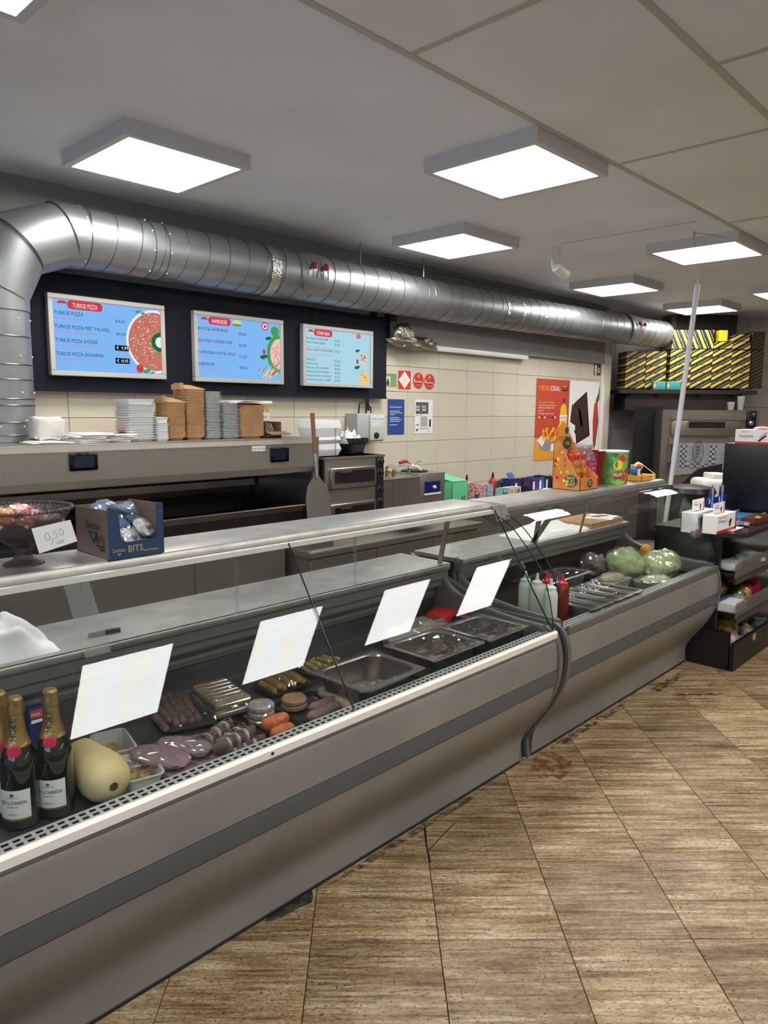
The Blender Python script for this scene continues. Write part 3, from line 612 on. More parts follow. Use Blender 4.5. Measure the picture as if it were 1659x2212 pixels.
# ================================================================ GRILL HOOD AND RANGE
HT=1.425; HF=3.30
t=thing('extraction_hood','wide stainless steel extraction hood above the grill, joined to the big duct','hood',(1.9,3.6,1.0)); hx0=.2; hx1=2.88
b=MB(t); b.prism([(3.99,HT),(HF+.012,HT),(HF,HT-.006),(HF-.004,HT-.03),(HF-.004,HT-.035),(HF+.004,HT-.035),(HF+.004,HT-.02)],'x',hx0,hx1); b.box(hx0,hx1,HF,3.99,HT-.02,HT-.004); b.build('hood_top',steel,t,0)
b=MB(t); b.box(hx0,hx1-.03,HF,HF+.02,HT-.165,HT-.034); b.build('front_panel',steel,t,0)
b=MB(t); b.prism([(HF,HT-.165),(HF+.02,HT-.20),(HF+.03,HT-.20),(HF+.02,HT-.165)],'x',hx0,hx1-.03); b.build('drip_edge',steel,t,0)
b=MB(t); b.box(hx1-.032,hx1,HF-.005,HF+.035,.865,HT+.004); b.box(hx1-.012,hx1,HF+.035,3.99,.88,HT); b.build('side_panel',steelv,t,0)
b=MB(t); b.box(hx0,hx1-.03,3.95,3.99,.86,HT-.02); b.build('back_panel',mat('soot_steel',(108,100,90),.38,.8,var=.2,vs=3),t,0)
for i in range(5):
    x0=hx0+.1+i*.52
    f_=MB(t); f_.prism([(3.52,1.235),(3.90,1.15),(3.90,1.17),(3.52,1.255)],'x',x0,x0+.48); f_=f_.build('grease_filter',blackm,t,0)
    for k in range(8):
        q=MB(t); xx=x0+.03+k*.057; q.prism([(3.53,1.228),(3.90,1.143),(3.90,1.152),(3.53,1.237)],'x',xx,xx+.022); q.build('filter_slat',mat('greasy_steel',(70,66,60),.4,.7),f_,0)
b=MB(t); b.box(hx0,hx1-.03,3.90,3.95,1.10,1.14); b.box(hx0,hx1-.03,3.50,3.53,1.20,1.26); b.build('filter_rail',steelv,t,0)
for px0,px1,py0,py1,l in ((150,209,977,1018,'left black touch control'),(584,622,965,999,'right blue black touch control')):
    a=pt(px0,py1,Y=HF); c=pt(px1,py0,Y=HF); b=MB(t); b.rbox(a.x,c.x,HF-.012,HF,a.z,c.z,.005); o=b.build('control_display',mat('black_glass',(8,9,12),.12),t); o['label']=l
    b=MB(t); b.box(a.x+.02,c.x-.02,HF-.0128,HF-.012,a.z+.014,c.z-.014); b.build('display_glass',mat('off_screen',(20,26,44),.1),o,0)
a=pt(544,975,Y=HF); c=pt(573,962,Y=HF); b=MB(t); b.box(a.x,c.x,HF-.002,HF,a.z,c.z,0); P=plane((a.x,HF-.0022,a.z)); b.text('OFFICE  0345 - 59 28 00',.004,.008,.010,P,.088,1); b.disc(.02,.037,.008,.008,P,2,.0005); b.text('SERVICE',.045,.034,.006,P,.045,1); o=b.build('service_sticker',[wpaper,ink,redm],t,0); o['label']='white service sticker'
# base counter under the hood and along the wall
def base(name,label,x0,x1,y0,z1,m=steel,n=4):
    t=thing(name,label,'counter',((x0+x1)/2,(y0+3.98)/2,0)); b=MB(t); b.rbox(x0,x1,y0,3.98,z1-.035,z1,.004); b.build('worktop',m,t)
    b=MB(t); b.box(x0+.01,x1-.01,y0+.03,3.97,.22,z1-.035); b.build('body',steel,t,0); b=MB(t); b.box(x0+.03,x1-.03,y0+.08,3.9,.163,.22); b.build('plinth',darkm,t,0)
    w_=(x1-x0-.02)/n
    for i in range(n):
        b=MB(t); b.rbox(x0+.012+w_*i,x0+.008+w_*(i+1),y0+.012,y0+.03,.24,z1-.05,.003,seg=1); d=b.build('door',steel,t); 
base('base_cabinet','stainless base cabinet under the extraction hood',.2,2.58,3.22,.86)
base('base_cabinet','stainless base cabinet under the small two deck oven',2.60,4.22,3.05,.80,n=3)
base('back_counter','dark topped back counter under the cigarette style packs',4.24,7.6,3.42,.868,mat('dark_worktop',(46,42,40),.3),5)
# grill and trays under the hood
t=thing('grill','black steel grill box with a raised rim beneath the hood','grill',(1.9,3.5,.86)); b=MB(t)
P0=pt(372,1118,Y=3.35); b.box(1.55,2.75,3.30,3.34,.86,1.0); b.box(1.55,1.58,3.34,3.85,.86,1.02); b.box(2.72,2.75,3.34,3.85,.86,1.02); b.box(1.55,2.75,3.85,3.88,.86,1.06); b.build('housing',mat('dark_grill_steel',(44,38,34),.4,.5),t,0)
b=MB(t); 
for i in range(22): b.box(1.6+i*.051,1.612+i*.051,3.34,3.85,.95,.96)
b.build('grate',blackm,t,0)
b=MB(t); b.prism([(3.30,1.0),(3.27,1.035),(3.275,1.04),(3.31,1.005)],'x',1.55,2.75); b.build('rim',mat('worn_brown_steel',(86,74,64),.4,.6),t,0)
t=thing('griddle_cover','black folded steel cover left of the grill','cover',(1.1,3.5,.86)); b=MB(t); b.prism([(3.3,.86),(3.3,.97),(3.45,1.03),(3.8,1.03),(3.8,.86)],'x',.6,1.5); b.build('body',blackm,t,0); b=MB(t); b.tube([(.9,3.29,.95),(.9,3.26,.95),(1.2,3.26,.95),(1.2,3.29,.95)],.007,6); b.build('handle',steelv,t)
# ================================================================ THINGS ON THE HOOD
def frust(b,cx,cy,z,w0,d0,w1,d1,h,m=0,lip=0,t=.0):
    L=[rr(w0,d0,min(w0,d0)*.12,z,2,(cx,cy)),rr(w1,d1,min(w1,d1)*.12,z+h,2,(cx,cy))]
    if lip: L+=[rr(w1+lip,d1+lip,min(w1,d1)*.12,z+h,2,(cx,cy)),rr(w1+lip,d1+lip,min(w1,d1)*.12,z+h+.0015,2,(cx,cy))]
    b.loft(L,m,True,True)
def boxstack(name,label,cat,px0,px1,py,y,dd,m,step,kind,group,yb=948,rz=0):
    a=pt(px0,yb,Y=y); c=pt(px1,yb,Y=y); top=pt((px0+px1)/2,py,Y=y); W=c.x-a.x; H=max(.03,top.z-HT); n=max(2,int(H/step)); t=thing(name,label,cat,((a.x+c.x)/2,y+dd/2,HT),rz,group)
    for i in range(n):
        b=MB(); z=i*step; 
        if kind=='tray': frust(b,0,0,z,W*.78,dd*.78,W,dd,step*1.35 if i<n-1 else .03,0,.004)
        elif kind=='foil': frust(b,0,0,z,W*.8,dd*.8,W*.96,dd*.96,step*1.2,0,.012)
        elif kind=='card': frust(b,0,0,z,W*(.74 if i==0 else .96),dd*(.74 if i==0 else .96),W*.98,dd*.98,step*.92 if i else step*3,0,.003)
        else: b.rbox(-W/2,W/2,-dd/2,dd/2,z,z+step*.9,.002,seg=1)
        o=b.build({'tray':'tray','foil':'foil_tray','card':'card_box'}.get(kind,'sheet'),m,t,20)
        o.location=(random.uniform(-.002,.002),random.uniform(-.002,.002),0); o.rotation_euler=(0,0,random.uniform(-.015,.015))
    if kind=='card':
        b=MB(); z=n*step; b.prism([(-dd/2,z),(-dd/2,z+.004),(dd/2,z+.028),(dd/2,z)],'x',-W/2,W/2); b.box(-W/2-.008,-W/2+.012,-dd*.2,dd*.25,z,z+.035); b.build('open_flap',m,t,20)
    return t
wt=mat('white_foam',(222,222,220),.6)
boxstack('tray_stack','tall stack of white square foam trays standing on the hood','tray stack',279,340,866,3.42,.16,wt,.012,'tray','stacks on the hood')
boxstack('tray_stack','small low stack of white foam trays beside the tall white stack','tray stack',342,366,908,3.40,.09,wt,.010,'tray','stacks on the hood')
boxstack('box_stack','shorter stack of brown card takeaway boxes with an orange card behind','box stack',367,404,866,3.42,.15,cardb,.014,'card','stacks on the hood')
boxstack('box_stack','tallest stack of brown card takeaway boxes on the hood','box stack',405,446,840,3.44,.15,cardb,.014,'card','stacks on the hood')
boxstack('foil_tray_stack','tall stack of bundled silver foil trays, three bundles high','foil tray stack',448,480,846,3.44,.13,foil2,.0085,'foil','stacks on the hood')
boxstack('foil_tray_stack','lower stack of silver foil trays left of the single brown stack','foil tray stack',483,520,870,3.44,.14,foil2,.0085,'foil','stacks on the hood')
boxstack('box_stack','low wide stack of brown card boxes with white card on top','box stack',523,574,876,3.42,.16,cardb,.013,'card','stacks on the hood')
t=thing('lid_stack','sheets of white card lying on the low brown box stack','card',(pt(540,878,Y=3.5).x,3.5,pt(548,876,Y=3.42).z+.012)); b=MB()
for i in range(4): b.box(-.13,.10,-.08,.10,.004*i,.004*i+.003,M=TR(rz=.1*i-.1))
b.build('card_sheet',wpaper,t,0); t['label']='white card lids lying on top of the low brown stack'
t=thing('card_box','orange card leaning behind the small foam trays','card',(pt(352,905,Y=3.56).x,3.56,HT)); b=MB(); b.box(-.05,.05,-.01,.01,0,.15); b.build('panel',mat('orange_card',(214,138,50),.7),t,0)
# mustard carton with open front
a=pt(575,948,Y=3.42); c=pt(608,948,Y=3.42); W=c.x-a.x; t=thing('cutlery_carton','brown and white carton marked MOSTERD, torn open at the front','carton',((a.x+c.x)/2,3.48,HT)); H=pt(590,877,Y=3.54).z-HT
b=MB(); b.box(-W/2,W/2,.055,.06,0,H); b.box(-W/2,-W/2+.004,-.06,.06,0,H*.5); b.box(W/2-.004,W/2,-.06,.06,0,H*.5); b.box(-W/2,W/2,-.06,-.055,.0,H*.2); b.box(-W/2,W/2,-.06,.06,0,.004); b.build('carton_body',mat('kraft_brown',(112,82,52),.8),t,0)
b=MB(); P=plane((-W/2,.0545,0)); b.quad(0,H*.52,W,H,P,0); b.quad(0,H*.52,W,H*.80,P,1,.0006); b.disc(W*.45,H*.84,W*.28,H*.07,P,1,.0008); b.disc(W*.45,H*.84,W*.22,H*.05,P,2,.001); b.text('MOSTERD',W*.5,H*.60,.014,P,W*.72,3,'C',.001); b.build('carton_print',[mat('gold_print',(196,148,72),.6),wpaper,redm,ink],t,0)
b=MB(); b.prism([(-.06,H*.2),(-.12,H*.12),(-.118,H*.1),(-.058,H*.17)],'x',-W/2,W/2+.03); b.prism([(0,H*.5),(.03,H*.35),(.032,H*.36),(.004,H*.5)],'x',W/2,W/2+.04); b.build('torn_flap',mat('kraft_flap',(120,100,72),.8),t,0)
b=MB()
for i in range(7): x=-W*.35+W*.1*i; b.tube([(x,-.03,H*.2),(x+random.uniform(-.01,.01),0,H*.45)],.003,5)
b.build('cutlery',steelv,t)
# paper things on the hood
def flatpile(label,px0,px1,y,h,n,m,seed,rz=0,cat='paper bag',nm='paper_bag_pile'):
    a=pt(px0,950,Y=y);c=pt(px1,950,Y=y); t=thing(nm,label,cat,((a.x+c.x)/2,y+.08,HT),rz); W=c.x-a.x; rn=random.Random(seed)
    for i in range(n): 
        b=MB(); z=h*i/n; b.prism([(-.08,z),(-.085,z+h/n*.5),(-.06,z+h/n*.9),(.09,z+h/n*1.2),(.09,z)],'x',-W/2+rn.uniform(0,.03),W/2-rn.uniform(0,.05),M=TR(rz=rn.uniform(-.15,.15))); b.build('bag',m,t,20)
    return t
flatpile('loose pile of folded white paper bags on the hood, nearer the duct',168,250,3.38,.045,5,wpaper,1)
t=flatpile('pile of white paper bags with an orange print on the hood',226,305,3.40,.040,5,wpaper,2)
b=MB(); b.quad(-.05,-.03,.05,.04,TR(0,0,.052),0); o=b.build('orange_print',mat('orange_print',(226,96,60),.6),t,0)
flatpile('single flat sheets of grey white paper beside the duct foot',70,165,3.36,.012,3,wpaper,4,cat='paper',nm='paper_sheets')
a=pt(75,948,Y=3.5); c=pt(143,948,Y=3.5); t=thing('paper_packet','folded packet of white wax paper standing by the duct','paper',((a.x+c.x)/2,3.55,HT+.013)); b=MB(); b.blob((0,0,.055),((c.x-a.x)/2,.05,.055),0,.25,4,5,20,14,sq=.35); b.build('paper',mat('wax_paper',(205,200,192),.6),t,50)
# ================================================================ OVEN STACK, FRYERS
def oven_small():
    a=pt(698,984,Y=3.26); x0=2.90; x1=3.40; y0=3.26; zt=1.307
    t=thing('pizza_oven','small two deck stainless pizza oven with black knob strip','oven',((x0+x1)/2,3.55,.80)); b=MB(t); b.box(x0,x1,y0+.012,3.85,.82,zt); b.build('body',mat('oven_side',(70,66,60),.38,.8),t,0)
    b=MB(t); b.box(x0-.005,x1+.01,y0-.005,3.87,zt-.014,zt); b.build('top_plate',steel,t,0)
    b=MB(t); b.box(x0,x1-.07,y0,y0+.012,.82,zt-.016); b.build('front_panel',steel,t,0)
    b=MB(t); b.box(x1-.068,x1,y0-.004,y0+.012,.82,zt-.016); b.build('knob_strip',mat('dark_strip',(52,52,50),.35,.5),t,0)
    for z0 in (1.115,.895):
        b=MB(t); b.loft([rrz(x0+.03,x1-.085,z0,z0+.125,.012,y0),rrz(x0+.03,x1-.085,z0,z0+.125,.012,y0-.02),rrz(x0+.033,x1-.088,z0+.003,z0+.122,.012,y0-.024)],0,False,True); d=b.build('door',steelv,t,30)
        b=MB(t); b.loft([rrz(x0+.055,x1-.105,z0+.03,z0+.108,.012,y0-.0245),rrz(x0+.055,x1-.105,z0+.03,z0+.108,.012,y0-.0265)],0,False,True); b.build('door_window',mat('oven_glass',(40,30,26),.12),d,30)
        b=MB(t); b.tube([(x0+.08,y0-.025,z0+.10),(x0+.085,y0-.05,z0+.10),(x0+.17,y0-.05,z0+.10),(x0+.175,y0-.025,z0+.10)],.006,7); b.build('door_handle',mat('black_handle',(30,30,30),.3),d)
        b=MB(t); b.box(x0+.01,x1-.075,y0-.002,y0,z0-.006,z0-.002); b.build('deck_joint',darkm,t,0)
    for px,py in ((811,997),(810,1021),(809,1058),(808,1084)):
        P=pt(px,py,Y=y0); b=MB(t); b.lathe([(.022,0),(.022,.004),(.016,.005),(.014,.024),(.010,.027)],16,M=plane((x1-.033,y0-.004,P.z),(1,0,0),(0,0,1))); b.box(-.002,.002,-.014,.014,.027,.030,M=plane((x1-.033,y0-.004,P.z),(1,0,0),(0,0,1))); b.build('knob',mat('knob_black',(28,28,28),.35),t)
        b=MB(t); b.lathe([(.024,0),(.024,.002),(.020,.003)],18,M=plane((x1-.033,y0-.0042,P.z),(1,0,0),(0,0,1))); b.build('knob_ring',steelv,t)
    b=MB(t); b.box(x1-.04,x1-.02,y0-.008,y0-.004,1.075,1.095); b.build('rocker_switch',mat('green_switch',(20,80,70),.3),t,0)
    for x in (x0+.03,x1-.03):
        for y in (3.3,3.8): b=MB(t); b.lathe([(.015,0),(.012,.02)],10,c=(x,y,.80)); b.build('foot',blackm,t)
def rrz(x0,x1,z0,z1,r,y,n=4):
    return [(p[0]+(x0+x1)/2,y,p[1]+(z0+z1)/2) for p in rr(x1-x0,z1-z0,r,0,n)]
oven_small()
# takeaway clamshells in a wire holder on the oven, black basket with foil
zt=1.307
t=thing('clamshell_stack','two piles of white foam meal boxes inside wire racks on the oven','box stack',(3.02,3.45,zt)); 
for i,(z,h) in enumerate(((0,.075),(.078,.04),(.12,.10))):
    b=MB(); w=.115-.006*(i==0); b.loft([rr(.19,.16,.02,z),rr(.225,.19,.025,z+h*.5),rr(.225,.19,.025,z+h*.55),rr(.20,.17,.02,z+h)],0,True,True); b.build('foam_box',wt,t,30)
for x in (-.09,.075):
    b=MB(); b.tube([(x-.03,-.10,0),(x-.03,-.10,.17),(x+.03,-.10,.17),(x+.03,-.10,0)],.0025,6); b.build('wire_rack',mat('brass_wire',(150,130,90),.35,.9),t)
t=thing('perforated_basket','black perforated plastic basket on top of the oven','basket',(3.26,3.42,zt)); b=MB(); b.loft([rr(.12,.12,.01,.004),rr(.15,.15,.01,.075),rr(.17,.17,.01,.075),rr(.17,.17,.01,.105),rr(.16,.16,.01,.105),rr(.14,.14,.01,.06),rr(.11,.11,.01,.01)],0,True,True); b.build('shell',mat('black_plastic',(26,27,30),.4),t,30)
b=MB()
for i in range(8):
    for k in range(4): b.disc(-.05+.014*i,.02+.013*k+(.006 if i%2 else 0),.0035,.0035,plane((0,-.069,0),(1,0,0),(0,-.2,1)),0,.0005,6)
b.build('basket_holes',mat('light_holes',(150,150,148),.5),t,0)['kind']='stuff'
t=thing('crumpled_foil','crumpled silver foil sticking up out of the black basket','foil',(3.25,3.42,zt+.07)); b=MB(); b.heap(-.085,.075,-.07,.07,0,.14,0,14,5,4); b.build('foil',foil,t,0)
# switch box on the wall
a=pt(772,955,Y=3.86); c=pt(833,893,Y=3.86); x0,x1,z0,z1=a.x,c.x-.02,a.z,c.z
t=thing('switch_box','grey electric box with black knob and blue lettered label','switch box',((x0+x1)/2,3.93,z0)); b=MB(t); b.rbox(x0,x1,3.86,3.99,z0,z1,.006); b.build('housing',mat('grey_box',(170,172,168),.45),t); b=MB(t); b.rbox(x0+.12,x1-.005,3.845,3.86,z0+.01,z1-.01,.004); b.build('cover',mat('light_grey_box',(196,196,190),.4),t)
P=plane((x0+.125,3.8445,z0)); W=x1-x0-.135; H=z1-z0; b=MB(t); b.quad(0,H*.72,W,H*.88,P,0); b.text('POWER JA KRAAN',W/2,H*.76,.02,P,W*.92,1,'C',.001); b.quad(W*.1,H*.56,W*.8,H*.68,P,0); b.text('I = AAN  O = UIT',W*.45,H*.595,.011,P,W*.6,2,'C',.001); b.build('sticker',[wpaper,mat('blue_print',(30,70,160),.5),ink],t,0)
b=MB(t); b.lathe([(.024,0),(.022,.012),(.014,.018)],16,M=plane((x0+.125+W*.4,3.845,z0+H*.22),(1,0,0),(0,0,1))); b.build('knob',ink,t)
b=MB(t); xm=(x0+x1)/2; b.tube([(xm+.02,3.93,1.68),(xm+.02,3.93,z1+.03),(xm+.02,3.93,z1)],.007,7); b.tube([(xm-.05,3.94,z1),(xm-.06,3.92,z1+.07),(xm,3.92,z1+.09),(xm+.06,3.92,z1+.04),(xm+.07,3.93,z1)],.006,7); b.tube([(xm+.06,3.96,1.68),(xm+.075,3.96,z1+.02)],.01,7); b.tube([(xm,3.95,z0),(xm,3.95,1.0)],.012,7); b.build('cable',mat('black_cable',(24,24,24),.5),t)
# pizza peel leaning on the counter edge
t=thing('pizza_peel','pizza peel with steel blade and wooden handle leaning before the oven','peel',(2.87,3.1,.86)); pu=V((.03,.09,.75)).normalized(); pc=pt(690,1112,Y=3.12)
P=plane(V((pc.x,3.12,pc.z-.02)),(1,-.05,0),pu); b=MB(t); blade=[(-.055,0),(-.13,0),(-.135,.14),(-.10,.20),(-.03,.23),(.0,.27),(.03,.23),(.10,.20),(.135,.14),(.13,0)]
b.prism([(x*.62,y) for x,y in [(-.14,-(pc.z-.02-.803)/pu.z),(-.14,.12),(-.11,.185),(-.04,.235),(-.025,.27),(.025,.27),(.04,.235),(.11,.185),(.14,.12),(.14,-(pc.z-.02-.803)/pu.z)]],'z',-.001,.001,M=P); b.build('blade',mat('peel_steel',(150,148,142),.3,.9),t,0)
b=MB(t); b.tube([(0,.23,.006),(0,.32,.006)],.011,10,M=P); b.tube([(0,.32,.006),(0,.37,.006)],.014,10,M=P); b.build('socket',steelv,t); b=MB(t); b.tube([(0,.35,.006),(.004,.60,.006)],[.011,.013],10,M=P); b.build('handle',mat('worn_wood',(130,84,46),.6,var=.3,vs=20,st=(1,1,.2)),t)
# sauce pump station
t=thing('sauce_station','stainless three well sauce pump station beside the oven','sauce dispenser',(3.63,3.5,.80)); ww=[3.44,3.58,3.70,3.86]
for i in range(3):
    b=MB(t); b.box(ww[i]+.001,ww[i+1]-.001,3.34,3.34+.02,.80,1.135-.006*(i==1)); b.build('front_panel',steel,t,0)
b=MB(t); b.box(3.44,3.86,3.36,3.66,.80,1.12); b.rbox(3.438,3.862,3.335,3.68,1.12,1.135,.003); b.build('body',steel,t,0)
def pump(hc,col,base,arm,grip,Y,r=.0065):
    A=[pt(*q,Y=Y) for q in arm]; B=pt(*base,Y=Y); p=MB(t); p.lathe([(.013,0),(.013,.05),(.009,.055),(.009,max(.06,B.z-1.135))],10,c=(B.x,Y,1.135)); p.tube([B]+A,r,8); o=p.build('pump',steelv,t)
    g=MB(t); g.tube([pt(*q,Y=Y) for q in grip],[.010,.012,.010][:len(grip)],8); k=g.build('pump_grip',mat('grip_'+hc,col,.4),o); k['label']=hc+' grip'
pump('yellow',(220,170,30),(836,1008),[(840,1004),(850,1001)],[(834,1016),(842,1017),(848,1025)],3.42)
pump('red',(170,26,34),(851,1028),[(852,1012),(862,1006),(880,998),(887,1001)],[(863,1000),(872,996),(880,997)],3.40)
pump('white',(220,216,205),(884,1026),[(885,1012),(893,1006),(902,997),(908,997)],[(888,1006),(900,1008),(909,1015)],3.44)
a=pt(833,1098,Y=3.28);t=thing('crumb_tray','black metal drawer tray sticking out below the sauce station','tray',(3.6,3.22,.88)); b=MB(t); b.box(3.48,3.79,3.10,3.33,.875,.882); b.box(3.48,3.79,3.10,3.106,.882,.93); b.box(3.48,3.486,3.10,3.33,.882,.93); b.box(3.784,3.79,3.10,3.33,.882,.93); b.build('tray',mat('tray_black',(34,32,30),.35,.5),t,0); b=MB(t); b.box(3.48,3.79,3.22,3.33,.80,.875); b.build('tray_support',steel,t,0)
t=thing('soup_kettle','stainless soup warmer with a dark blue front and black lid','kettle',(4.0,3.5,.80)); b=MB(t); b.rbox(3.87,4.16,3.36,3.68,.80,1.145,.004); b.build('body',steel,t); b=MB(t); b.lathe([(.10,0),(.10,.008),(.085,.014),(0.02,.016)],26,c=(4.0,3.52,1.145)); b.build('lid',blackm,t)
a=pt(917,1066,Y=3.36); c=pt(950,1038,Y=3.36); b=MB(t); b.box(a.x,c.x,3.356,3.36,a.z,c.z); b.build('blue_panel',mat('blue_panel',(22,34,96),.2),t,0); b=MB(t); b.box(a.x-.006,c.x+.004,3.35,3.36,a.z-.012,a.z); b.lathe([(.012,0),(.010,.015)],12,M=plane(((a.x+c.x)/2+.015,3.355,(a.z+c.z)/2),(1,0,0),(0,0,1))); b.build('dial',alum,t)
# ================================================================ POSTERS AND SIGNS ON THE BACK WALL
def sheet(name,label,cat,x0,x1,z0,z1,mats,fn,y=3.992,th=.0015,group=None):
    t=thing(name,label,cat,((x0+x1)/2,y,z0),0,group); b=MB(t); b.box(x0,x1,y-th,y,z0,z1); b.build('sheet',mats[0],t,0)
    b=MB(t); fn(b,plane((x0,y-th-.0002,z0)),x1-x0,z1-z0); b.build('print',mats,t,0); return t
def pxr(a,c,y=3.99): A=pt(*a,Y=y);C=pt(*c,Y=y); return A.x,C.x,C.z,A.z
G=mat('sign_green',(128,168,96),.6); RD=mat('sign_red',(204,50,44),.5); BL=mat('sign_blue',(34,70,140),.5); OR=mat('poster_orange',(196,72,50),.5); YO=mat('poster_yellow',(236,160,50),.5); DB=mat('dark_brown_print',(52,32,26),.5); GN=mat('print_green',(52,86,48),.6); FR=mat('fries_yellow',(226,172,78),.6); GR=mat('print_grey',(110,112,112),.7); BRN=mat('burgundy_sign',(92,26,30),.5)
def f(b,P,W,H):
    b.quad(.006,.006,W*.45,H*.75,P,1); b.disc(W*.26,H*.5,W*.09,H*.16,P,2,.0006); b.quad(W*.14,.008,W*.38,H*.38,P,3,.0007); b.disc(W*.26,H*.54,W*.05,H*.07,P,4,.001)
    for k in range(7): b.quad(W*.5,H*(.12+.115*k),W*(.93-.1*(k%2)),H*(.15+.115*k),P,5,.0005)
    b.quad(W*.05,H*.85,W*.95,H*.88,P,5,.0005)
x=pxr((831,806),(857,835)); sheet('notice','small green notice with a portrait, nearest the menu board','notice',*x,[G,wpaper,ink,BRN,FR,MC['print_grey']],f)
def f(b,P,W,H):
    b.pl([(W/2,.004),(W-.004,H/2),(W/2,H-.004),(.004,H/2)],P,1); 
    for s,y,h,w in (('Heb je',.62,.05,.42),('honger?',.50,.05,.6),('Bestel',.38,.045,.4),('nu',.28,.04,.16)): b.text(s,W/2,H*y,H*h*1.2,P,W*w,0,'C',.0008)
x=pxr((861,800),(887,841)); sheet('sign','red sign with a white diamond on the back wall','sign',*x,[RD,wpaper],f)
def f(b,P,W,H):
    pass
for i,(a,c,l) in enumerate((((893,804),(915,840),'left of the two red oval stickers on the back wall'),((917,807),(939,842),'right of the two red oval stickers on the back wall'))):
    x0,x1,z0,z1=pxr(a,c); t=thing('oval_sticker',l,'sticker',((x0+x1)/2,3.992,z0),0,'red oval stickers'); W=x1-x0;H=z1-z0; b=MB(); n=28
    b.prism([(W/2*math.cos(2*PI*k/n),H/2+H/2*math.sin(2*PI*k/n)) for k in range(n)],'y',-.0015,0); b.build('sheet',MC['sign_red'],t,0)
    b=MB(); P=plane((-W/2,-.0017,0)); b.pl([(W*.5,H*.92),(W*.38,H*.72),(W*.62,H*.72)],P,0); b.disc(W*.5,H*.76,W*.10,H*.06,P,1,.0006)
    b.quad(W*.2,H*.52,W*.8,H*.60,P,2); b.text('HALAL',W/2,H*.535,H*.05,P,W*.4,0,'C',.0008); b.quad(W*.12,H*.40,W*.88,H*.45,P,0); b.text('OOK OM',W/2,H*.29,H*.07,P,W*.6,2,'C'); b.text('MEE TE NEMEN',W/2,H*.2,H*.05,P,W*.5,0,'C'); b.pl([(W*.06,H*.5),(W*.16,H*.65),(W*.2,H*.5),(W*.12,H*.42)],P,0); b.pl([(W*.9,H*.38),(W*.8,H*.28),(W*.92,H*.28)],P,0); b.build('print',[mat('pale_print',(232,210,190),.6),YO,mat('dark_red_print',(110,24,28),.6)],t,0)
def f(b,P,W,H):
    b.text('Mededelingen!',W*.12,H*.76,H*.045,P,W*.72,1)
    for k,(y,w) in enumerate(((.66,.6),(.61,.74),(.56,.3),(.47,.56),(.42,.72),(.37,.62),(.27,.44))): b.quad(W*.12,H*y,W*(.12+w),H*(y+.014),P,1,.0006)
x=pxr((838,862),(873,938)); sheet('notice','dark blue notice with white lines below the green one','notice',*x,[BL,mat('white_print',(226,230,238),.6)],f)
def f(b,P,W,H):
    b.quad(W*.04,H*.58,W*.75,H*.93,P,1); 
    for i in range(6):
        for k in range(4): b.quad(W*(.06+.115*i),H*(.60+.085*k),W*(.12+.115*i+.02*(k%2)),H*(.64+.085*k),P,(0,2)[(i*k+k)%3==0],.0007)
    b.quad(W*.3,H*.2,W*.7,H*.52,P,3); 
    for k in range(9): b.quad(W*.32,H*(.22+.032*k),W*.67,H*(.23+.032*k),P,1,.0006)
    b.disc(W*.1,H*.26,W*.05,H*.02,P,1); b.disc(W*.17,H*.26,W*.05,H*.02,P,1); b.quad(W*.25,H*.14,W*.8,H*.155,P,2); b.disc(W*.12,H*.11,W*.07,H*.04,P,4); b.quad(W*.8,H*.2,W*.9,H*.42,P,2); b.quad(W*.7,H*.06,W*.85,H*.07,P,2)
    b.text('GESLOTEN',W*.04,H*.53,H*.03,P,W*.34,2)
x=pxr((897,863),(934,936)); sheet('notice','white printed notice with a grey photo and a small red mark','notice',*x,[wpaper,GR,ink,mat('pale_grey_print',(196,192,184),.7),RD],f)
